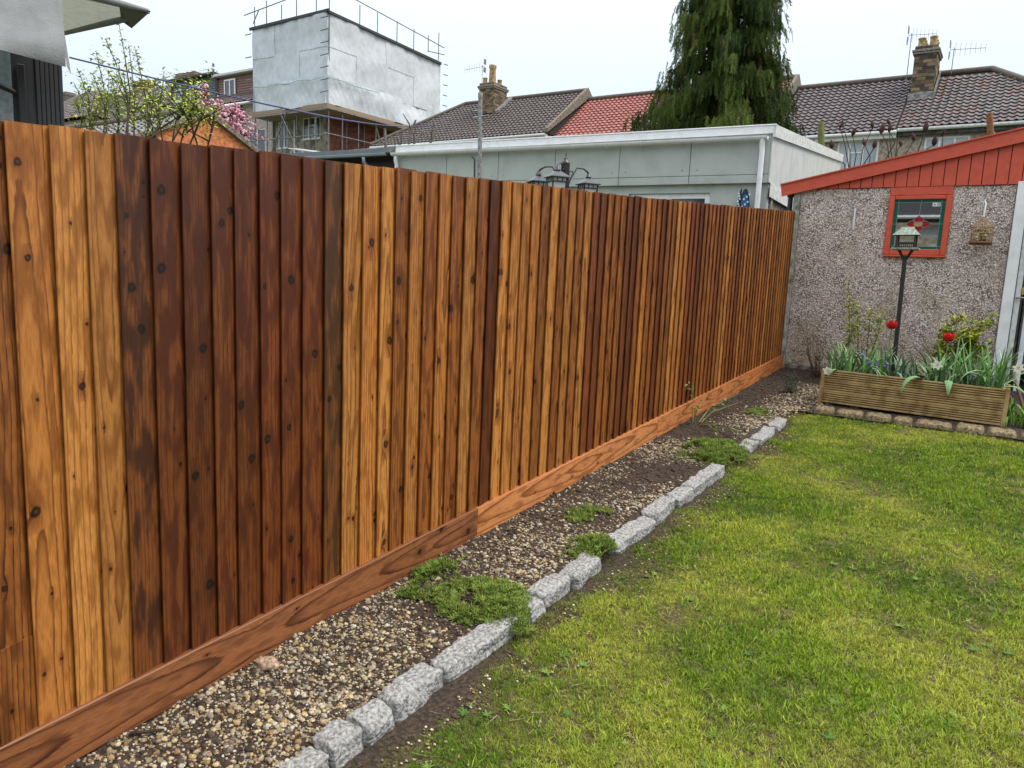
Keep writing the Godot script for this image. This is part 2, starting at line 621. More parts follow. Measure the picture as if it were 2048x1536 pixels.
	M.brick_mortar = mat(lin(0.28, 0.25, 0.22), 0.95, 0.0, t_rough, 0.5)
	M.brick_yellow = tinted(mat(Color.WHITE, 0.92, 0.0, t_rough, 0.7))
	M.pot = mat(lin(0.50, 0.36, 0.17), 0.8, 0.0, t_dirt, 0.7)
	M.pot_red = mat(lin(0.35, 0.11, 0.06), 0.8, 0.0, t_dirt, 0.7)
	M.tile = tinted(mat(Color.WHITE, 0.55, 0.0, t_rough, 0.6))
	M.ridge_tile = mat(lin(0.15, 0.125, 0.10), 0.85, 0.0, t_rough, 0.8)
	M.roof_deck = mat(lin(0.05, 0.045, 0.04), 0.9, 0.0, t_rough, 0.5)
	M.lead_sheet = mat(lin(0.33, 0.34, 0.35), 0.6, 0.2, t_dirt, 0.8)
	M.glass_dark = mat(lin(0.05, 0.058, 0.065), 0.06)
	M.glass_dark.metallic_specular = 0.8
	M.glass_pale = mat(lin(0.34, 0.38, 0.41), 0.08)
	M.glass_pale.metallic_specular = 0.7
	M.slate_black = mat(lin(0.014, 0.014, 0.016), 0.7, 0.0, t_rough, 0.5)
	M.curtain = mat(lin(0.62, 0.64, 0.66), 0.9, 0.0, t_smooth, 1.0)
	M.sheet = mat(lin(0.60, 0.635, 0.68), 0.72, 0.0, t_smooth, 0.25)
	M.sheet_thin = mat(lin(0.56, 0.595, 0.64), 0.72, 0.0, t_smooth, 0.25)
	M.scaffold = mat(lin(0.30, 0.31, 0.33), 0.45, 0.7, t_dirt, 1.0)
	M.board_wood = mat(lin(0.36, 0.27, 0.19), 0.85, 0.0, t_rough, 0.8)
	M.clad_grey = mat(lin(0.10, 0.115, 0.13), 0.6, 0.0, t_smooth, 0.5)
	M.clad_brown = mat(lin(0.20, 0.105, 0.09), 0.65, 0.0, t_smooth, 0.5)
	# neighbour yard
	M.fabric = mat(lin(0.27, 0.285, 0.29), 0.85, 0.0, ramp_tex(noise(43, 0.02, 4), 256, [Color(0.88, 0.88, 0.88), Color(1, 1, 1)], 1.2), 2.0, n_fine, 0.3)
	M.fabric.backlight_enabled = true
	M.fabric.backlight = Color(0.12, 0.12, 0.11)
	M.fabric_under = mat(lin(0.56, 0.57, 0.555), 0.85, 0.0, t_smooth, 2.0)
	M.fabric_under.backlight_enabled = true
	M.fabric_under.backlight = Color(0.66, 0.67, 0.64)
	M.lamp_glass = mat(lin(0.45, 0.48, 0.48), 0.15)
	M.cable = mat(lin(0.05, 0.05, 0.16), 0.5)
	M.petal = tinted(mat(Color.WHITE, 0.5))
	M.petal.backlight_enabled = true
	M.petal.backlight = Color(0.3, 0.25, 0.25)
	M.plain = tinted(mat(Color.WHITE, 0.7, 0.0, t_paint, 3.0))
	M.tarmac = mat(lin(0.14, 0.14, 0.145), 0.9, 0.0, t_dirt, 1.0, n_fine, 1.0)

func wood_mat(t: Texture2D) -> StandardMaterial3D:
	var m := StandardMaterial3D.new()
	m.albedo_texture = t
	m.roughness = 0.46
	m.metallic_specular = 0.42
	m.vertex_color_use_as_albedo = true
	m.texture_repeat = false
	return m

# ---------------------------------------------------------------- ground, fence, bed, edging

func lawn_h(x: float, z: float) -> float:
	return base_h(z) - 0.045 + 0.012 * M.n_ground.get_noise_2d(x, z)

func bed_h(x: float, z: float) -> float:
	return base_h(z) + 0.016 * M.n_ground.get_noise_2d(x * 2.0, z * 2.0) + 0.01 * M.n_ground.get_noise_2d(x * 9.0, z * 9.0)

func sheet(x0: float, x1: float, z0: float, z1: float, step: float, hf: Callable) -> MB:
	var b := MB.new()
	var nx := int((x1 - x0) / step) + 2
	var nz := int((z1 - z0) / step) + 2
	var p := []
	for r in nz:
		for q in nx:
			var x := lerpf(x0, x1, float(q) / (nx - 1))
			var z := lerpf(z1, z0, float(r) / (nz - 1))
			p.append(Vector3(x, hf.call(x, z), z))
	b.grid(p, nz, nx, false)
	return b

func build_ground() -> void:
	M.n_ground = noise(51, 0.9, 3)
	var g := MB.new()
	g.quad(Vector3(-300, base_h(60) - 0.16, 60), Vector3(300, base_h(60) - 0.16, 60), Vector3(300, base_h(-400) - 0.16, -400), Vector3(-300, base_h(-400) - 0.16, -400))
	struct("ground", g, M.ground)
	struct("lawn", sheet(0.60, 6.0, -6.93, 4.0, 0.07, lawn_h), M.turf)
	var bedf := func(x: float, z: float) -> float: return bed_h(x, z) - 0.075 * smoothstep(0.60, 0.66, x)
	struct("flower_bed", sheet(-0.03, 0.66, -9.0, 2.0, 0.03, bedf), M.soil)
	struct("back_flower_bed", sheet(0.60, 2.5, -9.02, -6.9, 0.06, func(x, z): return bed_h(x, z) + 0.02 * smoothstep(-6.95, -7.2, z) - 0.02), M.soil)
	# trodden bare soil along the lawn side of the edging, with a ragged margin
	var bs := MB.new()
	var bp := []
	var rag := noise(52, 2.2, 4)
	for r in 160:
		var z := lerpf(1.0, -6.6, r / 159.0)
		var w := 0.775 + 0.11 * rag.get_noise_1d(z * 1.0) + 0.05 * rag.get_noise_1d(z * 5.0 + 40.0)
		for q in 8:
			var x := lerpf(0.61, w, q / 7.0)
			bp.append(Vector3(x, lawn_h(x, z) + 0.004 - 0.012 * pow(q / 7.0, 6.0), z))
	bs.grid(bp, 160, 8)
	struct("bare_soil", bs, M.soil)
	var pth := MB.new()
	pth.box(Vector3(2.5, base_h(-8) - 0.2, -13.0), Vector3(5.5, base_h(-8) + 0.07, -7.3), 0.01)
	struct("path", pth, M.tarmac)

# 0 honey, 1 orange brown, 2 dark brown, 3 red brown, 4 grey brown, 5 black stained; one number for each board along the fence
const TONES := [0, 0, 0, 5, 2, 2, 2, 2, 2, 2, 2, 4, 0, 0, 0, 1, 0, 1, 0, 1, 0, 1, 2, 0, 0, 0, 0, 1, 0, 1, 0, 1, 0, 3, 3, 1, 1, 1, 3, 2, 1, 0, 1, 1, 3, 1, 1, 0, 0, 0, 3, 3, 2, 1, 1, 1, 1, 3, 1, 0, 0, 1, 1, 3, 1, 0, 1, 0, 1, 1, 1, 0, 1, 1, 0, 1, 0, 1, 0, 0, 0, 0, 0, 0, 1, 0, 1, 2]
const TONES_BEHIND := [0, 1, 1, 0, 1, 0, 1, 1, 0, 0, 1, 2, 0, 1]
const EDGES := [-0.883, -0.988, -1.075, -1.162, -1.261, -1.359, -1.461, -1.544, -1.646, -1.732, -1.827, -1.934, -2.029, -2.128, -2.23, -2.311, -2.402, -2.498, -2.591, -2.686, -2.785, -2.882, -2.974, -3.071]

func feather_board(strip: int, top: bool, h: float, wid: float, lean: float) -> MB:
	# thick edge towards +z (local z = 0), thin edge at -wid; face looks to +x
	var b := MB.new()
	var u0 := (strip + 0.03) / 24.0
	var u1 := (strip + 0.97) / 24.0
	var xo := 0.0245
	var xi := 0.0045
	var ch := 0.0016
	var th := 0.0108     # what is left of the board's thickness behind the cupped edge
	var slope := 0.0636
	var t0 := h
	var t1 := h + slope * wid
	var vo := rr(0.0, 0.03)
	var v1 := vo + h / 1.75
	if not top:
		vo = 0.3
		v1 = vo + h / 1.75
	var flip := rng.randf() < 0.5
	if flip:
		var w := u0
		u0 = u1
		u1 = w
	var f := func(x: float, y: float, z: float) -> Vector3: return Vector3(x + lean * y, y, z)
	# front face in two halves; boards cup, so the thick edge stands off its neighbour
	var xm := (xo + xi) * 0.5 + rr(-0.0012, 0.0015)
	var um := (u0 + u1) * 0.5
	b.quad(f.call(xo, 0, -ch), f.call(xm, 0, -wid * 0.5), f.call(xm, (t0 + t1) / 2, -wid * 0.5), f.call(xo, t0, -ch), Vector2(u0, vo), Vector2(um, v1))
	b.quad(f.call(xm, 0, -wid * 0.5), f.call(xi, 0, -wid), f.call(xi, t1, -wid), f.call(xm, (t0 + t1) / 2, -wid * 0.5), Vector2(um, vo), Vector2(u1, v1))
	# arris and thick edge
	b.quad(f.call(xo - ch, 0, 0), f.call(xo, 0, -ch), f.call(xo, t0, -ch), f.call(xo - ch, t0, 0), Vector2(u0, vo), Vector2(lerpf(u0, u1, 0.04), v1))
	b.quad(f.call(xo - th, 0, -0.003), f.call(xo - ch, 0, 0), f.call(xo - ch, t0, 0), f.call(xo - th, t0, -0.003), Vector2(u0, vo), Vector2(lerpf(u0, u1, 0.10), v1))
	# sawn top
	b.quad(f.call(xo, t0, -ch), f.call(xi, t1, -wid), f.call(0, t1, -wid), f.call(xo - th, t0, -0.003), Vector2(u0, vo), Vector2(u1, vo + 0.01))
	# back and thin edge
	b.quad(f.call(0, 0, -wid), f.call(xo - th, 0, -0.003), f.call(xo - th, t0, -0.003), f.call(0, t1, -wid), Vector2(u0, vo), Vector2(u1, v1))
	b.quad(f.call(xi, 0, -wid), f.call(0, 0, -wid), f.call(0, t1, -wid), f.call(xi, t1, -wid), Vector2(u0, vo), Vector2(lerpf(u0, u1, 0.05), v1))
	return b

# height of the fence over its foot: the tops were trimmed to a line that sags a little
func fence_top(z: float) -> float:
	var zs := [2.0, -0.9, -2.0, -3.0, -4.3, -5.8, -7.2, -9.1]
	var hs := [1.81, 1.803, 1.793, 1.786, 1.777, 1.778, 1.785, 1.798]
	for k in zs.size() - 1:
		if z > zs[k + 1]:
			return lerpf(hs[k], hs[k + 1], (zs[k] - z) / (zs[k] - zs[k + 1]))
	return 1.798

func build_fence() -> void:
	var fence := thing("fence", "long close-boarded timber fence of overlapping orange and dark brown boards", "fence")
	var where := {"L": [0, [0, 1, 2, 3, 4, 5, 6, 7, 8, 9, 10, 11]], "O": [0, [12, 13, 14, 15, 16, 17, 18, 19, 20, 21]], "D": [1, [0, 1, 2, 3, 4, 5, 6, 7, 8]], "R": [1, [9, 10, 11, 12, 13, 14]], "G": [1, [15, 16, 17]], "K": [1, [18, 19]]}
	var edges := []
	for k in range(14, 0, -1):
		edges.append(EDGES[0] + k * 0.097)
	edges.append_array(EDGES)
	while edges[-1] > -8.86:
		edges.append(edges[-1] - rr(0.094, 0.099))
	var turn := {}
	for k in edges.size():
		var z: float = edges[k]
		var ti: int = k - 14
		var tn_no: int = TONES_BEHIND[k] if ti < 0 else (TONES[ti] if ti < TONES.size() else 1)
		var ch: String = ["L", "O", "D", "R", "G", "K"][tn_no]
		var lst: Array = where[ch][1]
		var tn: int = turn.get(ch, 0)
		turn[ch] = tn + 1
		var strip: int = lst[tn % lst.size()]
		var m: Material = M.wood_a if where[ch][0] == 0 else M.wood_b
		var y0 := base_h(z) + 0.1565
		var h := fence_top(z) - 0.1565 + rr(-0.004, 0.004)
		if ti == -1:
			# this board was made up of two lengths
			var lo := part("feather_edge_board", feather_board(strip, false, 0.27, 0.142, 0.0), m, fence)
			lo.position = Vector3(0.006, y0, z)
			y0 += 0.262
			h -= 0.262
			var up := part("feather_edge_board", feather_board(strip, true, h, 0.142, 0.0), m, fence)
			up.position = Vector3(0, y0, z)
			continue
		var bd := part("feather_edge_board", feather_board(strip, true, h, minf(0.142, z + 8.965), rr(-0.0005, 0.0005)), m, fence)
		bd.position = Vector3(0, y0, z)
		bd.rotation.x = rr(-0.0016, 0.0016)
	# gravel boards along the foot
	var cuts := [1.1, -2.95, -5.26, -5.5, -7.6, -8.965]
	var gmat := [1, 0, 1, 0, 1]
	var gst := [21, 22, 23, 23, 22]
	for k in 5:
		var z0: float = cuts[k]
		var z1: float = cuts[k + 1] + 0.002
		var b := MB.new()
		var lo0 := base_h(z0)
		var lo1 := base_h(z1)
		var u0: float = (gst[k] + 0.03) / 24.0
		var u1: float = (gst[k] + 0.97) / 24.0
		var segs := maxi(1, int(ceil((z0 - z1) / 1.7)))
		var xo := 0.034
		var H := 0.155
		for s in segs:
			var za := lerpf(z0, z1, float(s) / segs)
			var zb := lerpf(z0, z1, float(s + 1) / segs)
			var ya := base_h(za)
			var yb := base_h(zb)
			var va := 1.0 if s % 2 == 0 else 1.0 - minf(1.0, (za - zb) / 1.75)
			var vb := 1.0 - minf(1.0, (za - zb) / 1.75) if s % 2 == 0 else 1.0
			var st := b.v.size()
			var nn := Vector3.RIGHT
			b.v.append_array([Vector3(xo, ya, za), Vector3(xo, yb, zb), Vector3(xo, yb + H - 0.003, zb), Vector3(xo, ya + H - 0.003, za)])
			b.n.append_array([nn, nn, nn, nn])
			b.uv.append_array([Vector2(u0, va), Vector2(u0, vb), Vector2(u1, vb), Vector2(u1, va)])
			b.c.append_array([Color.WHITE, Color.WHITE, Color.WHITE, Color.WHITE])
			b.ix.append_array([st, st + 2, st + 1, st, st + 3, st + 2])
			b.quad(Vector3(xo, ya + H - 0.003, za), Vector3(xo, yb + H - 0.003, zb), Vector3(xo - 0.003, yb + H, zb), Vector3(xo - 0.003, ya + H, za), Vector2(lerpf(u0, u1, 0.8), 0), Vector2(u1, 1))
			b.quad(Vector3(xo - 0.003, ya + H, za), Vector3(xo - 0.003, yb + H, zb), Vector3(0.0, yb + H, zb), Vector3(0.0, ya + H, za), Vector2(lerpf(u0, u1, 0.7), 0), Vector2(u1, 1))
		b.quad(Vector3(0.004, lo0, z0), Vector3(xo, lo0, z0), Vector3(xo, lo0 + H, z0), Vector3(0.004, lo0 + H, z0), Vector2(u0, 0.4), Vector2(u1, 0.42))
		b.quad(Vector3(xo, lo1, z1), Vector3(0.004, lo1, z1), Vector3(0.004, lo1 + H, z1), Vector3(xo, lo1 + H, z1), Vector2(u0, 0.4), Vector2(u1, 0.42))
		b.quad(Vector3(0.004, lo1, z1), Vector3(0.004, lo0, z0), Vector3(0.004, lo0 + H, z0), Vector3(0.004, lo1 + H, z1), Vector2(u0, 0.0), Vector2(u1, 1.0))
		part("gravel_board", b, M.wood_b if gmat[k] == 1 else M.wood_a, fence)
	# rails and posts on the neighbour's side
	for r in 3:
		var b := MB.new()
		var dy: float = [0.35, 0.95, 1.6][r]
		b.bar(Vector3(-0.035, base_h(1.1) + dy, 1.1), Vector3(-0.035, base_h(-8.9) + dy, -8.9), 0.06, 0.06, 0.006)
		part("rail", b, M.rail, fence)
	for z in [0.5, -2.5, -5.45, -8.4]:
		var b := MB.new()
		b.box(Vector3(-0.175, base_h(z) - 0.3, z - 0.05), Vector3(-0.075, base_h(z) + 1.72, z + 0.05), 0.008)
		part("post", b, M.concrete, fence)
	# galvanised nail heads, two rows on each board near enough to show them
	var nl := MB.new()
	nl.lathe(Vector3.ZERO, [Vector2(0.0026, 0), Vector2(0.0022, 0.001), Vector2(0.0, 0.0013)], 6)
	var ts := []
	for k in range(10, edges.size()):
		for dy in [0.5, 1.1, 1.55]:
			var t := Transform3D(Basis(Vector3.FORWARD, -PI / 2), Vector3(0.0185 + rr(-0.0003, 0.0003), base_h(edges[k]) + dy + rr(-0.02, 0.02), edges[k] - rr(0.03, 0.045)))
			ts.append(t)
	many("nail", nl.mesh(M.steel), ts, [], fence)

func build_bed() -> void:
	var pm := [lump(61, 4, 6, 0.5, 0.4, M.pebble), lump(62, 4, 6, 0.6, 0.2, M.pebble), lump(63, 4, 6, 0.4, 0.6, M.pebble)]
	var dens := noise(64, 0.8, 2)
	var ts := [[], [], []]
	var cs := [[], [], []]
	var cols := [Color(0.80, 0.68, 0.45), Color(0.66, 0.52, 0.32), Color(0.84, 0.79, 0.65), Color(0.58, 0.39, 0.18), Color(0.38, 0.32, 0.26), Color(0.76, 0.60, 0.32), Color(0.70, 0.60, 0.46)]
	var tries := 0
	while tries < 34000:
		tries += 1
		var x := rr(0.03, 0.57)
		var z := -8.0 * pow(rng.randf(), 1.3) - 0.2
		var d := 0.46 + 1.3 * dens.get_noise_2d(x, z)
		if z < -3.0 and z > -5.9:
			d = 0.24 + 1.3 * (dens.get_noise_2d(x, z) - 0.05) + smoothstep(0.35, 0.62, x) * 0.35
		elif z <= -5.9:
			d = smoothstep(0.1, 0.5, x) * 0.95
			x += maxf(0.0, (-z - 5.9) * 0.28) * rng.randf()
		else:
			d *= smoothstep(-3.4, -2.2, z) * 0.8 + 0.3
		if rng.randf() > d:
			continue
		var s := rr(0.0020, 0.0058) if rng.randf() < 0.86 else rr(0.0055, 0.0115)
		var k := rng.randi() % 3
		var bs := Basis.from_euler(Vector3(rr(-0.5, 0.5), rr(0, TAU), rr(-0.5, 0.5))).scaled(Vector3(s * rr(0.9, 1.4), s * rr(0.5, 0.9), s))
		ts[k].append(Transform3D(bs, Vector3(x, bed_h(x, z) + s * 0.25, z)))
		var q: Color = cols[rng.randi() % cols.size()]
		cs[k].append(q * rr(0.40, 0.90))
	# a few strays on the lawn edge
	for j in 900:
		var x := 0.74 + absf(rng.randfn(0.0, 0.14))
		var z := rr(-6.7, -0.6)
		var s := rr(0.002, 0.0055)
		var k := rng.randi() % 3
		ts[k].append(Transform3D(Basis.from_euler(Vector3(rr(-0.5, 0.5), rr(0, TAU), 0)).scaled(Vector3(s * 1.2, s * 0.7, s)), Vector3(x, lawn_h(x, z) + s * 0.3 + 0.004, z)))
		cs[k].append(cols[rng.randi() % cols.size()] * rr(0.6, 1.1))
	var gravel := thing("gravel", "cream and tan pebbles scattered over the dark soil along the fence", "gravel")
	gravel.set_meta("kind", "stuff")
	for k in 3:
		many("pebbles", pm[k], ts[k], cs[k], gravel)
	# clods, bark and crumbs of soil
	var cm := [lump(65, 4, 6, 0.8, 0.0, M.clod), lump(66, 4, 6, 0.7, 0.3, M.clod)]
	var t2 := [[], []]
	var c2 := [[], []]
	for j in 30000:
		var x := rr(0.03, 0.58)
		var z := -8.9 * pow(rng.randf(), 1.15) - 0.1
		if rng.randf() < 0.10:
			x = rr(0.7, 2.3)
			z = rr(-8.95, -7.1)
		var on_lawn := rng.randf() < 0.16
		if on_lawn:
			x = 0.72 + absf(rng.randfn(0.0, 0.13))
			z = rr(-6.6, -0.8)
		var s := rr(0.002, 0.006) if rng.randf() < 0.95 else rr(0.006, 0.014)
		var k := rng.randi() % 2
		t2[k].append(Transform3D(Basis.from_euler(Vector3(rr(-1, 1), rr(0, TAU), rr(-1, 1))).scaled(Vector3(s * rr(0.8, 1.8), s * rr(0.5, 0.9), s)), Vector3(x, (lawn_h(x, z) if on_lawn else bed_h(x, z)) + s * 0.2, z)))
		var q := Color(0.028, 0.019, 0.013).lerp(Color(0.085, 0.056, 0.038), rng.randf())
		c2[k].append(q)
	var clods := thing("soil_crumbs", "dark brown lumps and crumbs of garden soil in the bed", "soil")
	clods.set_meta("kind", "stuff")
	for k in 2:
		many("crumbs", cm[k], t2[k], c2[k], clods)
	# one large pinkish stone by the gravel board
	var st := part_mesh("stone", lump(67, 10, 14, 0.5, 0.4, mat(lin(0.50, 0.36, 0.27), 0.85, 0.0, M.dirt_tex, 9.0)))
	st.position = Vector3(0.10, bed_h(0.10, -1.60) + 0.008, -1.60)
	st.scale = Vector3(0.045, 0.020, 0.030)
	tag(st, "flat pinkish stone lying among pebbles beside the gravel board", "stone")
	# two small sticks
	for e in [[Vector3(0.06, 0, -1.12), Vector3(0.13, 0, -1.19), 0.006, "dark stick lying against the foot of the fence"], [Vector3(0.26, 0, -2.95), Vector3(0.20, 0, -3.12), 0.004, "pale thin stick lying on bare soil in the bed"]]:
		var b := MB.new()
		b.col = Color(0.06, 0.04, 0.03) if e[2] > 0.005 else Color(0.30, 0.20, 0.12)
		var p: Vector3 = e[0]
		var q: Vector3 = e[1]
		p.y = bed_h(p.x, p.z) + e[2] + 0.006
		q.y = bed_h(q.x, q.z) + e[2] + 0.008
		b.tube([p, p.lerp(q, 0.5) + Vector3(0.006, 0.002, 0), q], [e[2], e[2] * 0.9, e[2] * 0.5], 6)
		tag(part("stick", b, M.bark), e[3], "stick")

func build_edging() -> void:
	# granite blocks laid end to end between bed and lawn
	var runs := [[0.30, -0.30], [-0.05, -0.5], [-0.52, -1.00], [-1.02, -1.40], [-1.405, -1.53], [-1.535, -1.66], [-1.665, -1.92], [-1.925, -2.40], [-2.44, -2.56], [-2.565, -2.80], [-2.805, -3.06], [-3.24, -3.70], [-3.705, -4.02], [-4.025, -4.26], [-4.265, -4.48], [-4.485, -4.84], [-5.36, -5.62], [-5.63, -5.82], [-5.84, -6.12], [-6.14, -6.42]]
	for k in runs.size():
		if k == 0:
			continue
		var z0: float = runs[k][0]
		var z1: float = runs[k][1]
		var L := z0 - z1
		var zc := (z0 + z1) / 2
		var xc := lerpf(0.600, 0.665, clampf((-zc - 1.2) / 3.2, 0.0, 1.0)) + rr(-0.010, 0.010)
		var hh := rr(0.098, 0.110) if zc > -4.9 else rr(0.075, 0.09)
		L += 0.012
		var q := noise(300 + k, 1.0, 2)
		var cell := noise(330 + k, 1.0, 1, FastNoiseLite.TYPE_CELLULAR)
		cell.cellular_return_type = FastNoiseLite.RETURN_DISTANCE2_SUB
		var b := MB.new()
		var rows := 36
		var cols := maxi(14, int(L / 0.008))
		var p := []
		var wd := rr(0.052, 0.058)
		for r in rows + 1:
			var a := TAU * r / rows
			for c in cols + 1:
				var t := float(c) / cols
				var cx := signf(cos(a)) * pow(absf(cos(a)), 0.32)
				var sy := signf(sin(a)) * pow(absf(sin(a)), 0.33)
				var endr := pow(maxf(0.0, 1.0 - pow(absf(t * 2.0 - 1.0), 14.0)), 0.5) * 0.98 + 0.02
				var v := Vector3(cx * wd * endr, sy * hh * 0.5 * endr, (0.5 - t) * L)
				# split faces: broad hollows, chipped arrises, fine grain
				var d := q.get_noise_3d(v.x * 13.0 + k * 7.0, v.y * 13.0, v.z * 6.0) * 0.013
				var ch := absf(cell.get_noise_3d(v.x * 24.0 + k, v.y * 24.0, v.z * 17.0))
				d -= 0.007 * ch
				d += q.get_noise_3d(v.x * 90.0, v.y * 90.0 + k, v.z * 90.0) * 0.003
				v += Vector3(cx, sy * 0.85, 0) * d * endr
				v.z += 0.012 * q.get_noise_3d(v.x * 20.0, v.y * 20.0, k * 3.0) * (1.0 if absf(t - 0.5) > 0.4 else 0.0)
				p.append(v)
		b.grid(p, rows + 1, cols + 1, false)
		var o := part("edging_stone", b, M.granite)
		o.position = Vector3(xc, base_h(zc) - 0.045 + hh * 0.5 - 0.030, zc)
		o.rotation = Vector3(atan(0.0636) + rr(-0.03, 0.03), rr(-0.06, 0.06), rr(-0.10, 0.10))
		tag(o, "rough grey granite block in the row edging the lawn beside the pebble bed", "edging stone", "granite edging stones between bed and lawn")
	# sandstone course under the planter
	var xs := [0.80, 0.98, 1.22, 1.44, 1.60, 1.90, 2.12, 2.34, 2.60]
	for k in xs.size() - 1:
		var L: float = xs[k + 1] - xs[k] + 0.004
		var q := noise(400 + k, 1.6, 3)
		var b := MB.new()
		var p := []
		var rows := 12
		var cols := 10
		for r in rows + 1:
			var a := TAU * r / rows
			for c in cols + 1:
				var t := float(c) / cols
				var cz := signf(cos(a)) * pow(absf(cos(a)), 0.4)
				var sy := signf(sin(a)) * pow(absf(sin(a)), 0.4)
				var endr := pow(maxf(0.0, 1.0 - pow(absf(t * 2.0 - 1.0), 9.0)), 0.5) * 0.97 + 0.03
				var v := Vector3((t - 0.5) * L, sy * 0.064 * endr, cz * 0.11 * endr)
				v += Vector3(0, sy, cz) * q.get_noise_3d(v.x * 12.0 + k * 5.0, v.y * 20.0, v.z * 12.0) * 0.014
				p.append(v)
		b.grid(p, rows + 1, cols + 1, false)
		var o := part("kerb_stone", b, M.sandstone)
		o.position = Vector3((xs[k] + xs[k + 1]) / 2, 0.362 + rr(-0.006, 0.006), -7.03 + rr(-0.012, 0.012))
		o.rotation.y = rr(-0.04, 0.04)
		tag(o, "brown weathered sandstone block in the low kerb under the planter", "kerb stone", "sandstone kerb under the planter")

# ---------------------------------------------------------------- pebbledashed garage with red gable

const GZ := -9.0

# front wall in the plane z = zf with rectangular openings [x0, y0, x1, y1]
func pierced_wall(b: MB, x0: float, x1: float, y0: float, y1: float, zf: float, zb: float, holes: Array) -> void:
	var xs := [x0, x1]
	var ys := [y0, y1]
	for h in holes:
		xs.append_array([h[0], h[2]])
		ys.append_array([h[1], h[3]])
	xs.sort()
	ys.sort()
	for i in xs.size() - 1:
		for j in ys.size() - 1:
			if xs[i + 1] - xs[i] < 0.001 or ys[j + 1] - ys[j] < 0.001:
				continue
			var mx: float = (xs[i] + xs[i + 1]) / 2
			var my: float = (ys[j] + ys[j + 1]) / 2
			var open := false
			for h in holes:
				if mx > h[0] and mx < h[2] and my > h[1] and my < h[3]:
					open = true
			if not open:
				b.quad(Vector3(xs[i], ys[j], zf), Vector3(xs[i + 1], ys[j], zf), Vector3(xs[i + 1], ys[j + 1], zf), Vector3(xs[i], ys[j + 1], zf))
				b.quad(Vector3(xs[i + 1], ys[j], zb), Vector3(xs[i], ys[j], zb), Vector3(xs[i], ys[j + 1], zb), Vector3(xs[i + 1], ys[j + 1], zb))
	for h in holes:
		b.quad(Vector3(h[0], h[1], zf), Vector3(h[2], h[1], zf), Vector3(h[2], h[1], zb), Vector3(h[0], h[1], zb))
		b.quad(Vector3(h[0], h[3], zb), Vector3(h[2], h[3], zb), Vector3(h[2], h[3], zf), Vector3(h[0], h[3], zf))
		b.quad(Vector3(h[0], h[1], zb), Vector3(h[0], h[3], zb), Vector3(h[0], h[3], zf), Vector3(h[0], h[1], zf))
		b.quad(Vector3(h[2], h[1], zf), Vector3(h[2], h[3], zf), Vector3(h[2], h[3], zb), Vector3(h[2], h[1], zb))
	b.quad(Vector3(x0, y1, zf), Vector3(x1, y1, zf), Vector3(x1, y1, zb), Vector3(x0, y1, zb))
	b.quad(Vector3(x0, y0, zb), Vector3(x0, y0, zf), Vector3(x0, y1, zf), Vector3(x0, y1, zb))
	b.quad(Vector3(x1, y0, zf), Vector3(x1, y0, zb), Vector3(x1, y1, zb), Vector3(x1, y1, zf))

func barge_y(x: float) -> float:
	return 2.62 + (x + 0.13) * 0.2095

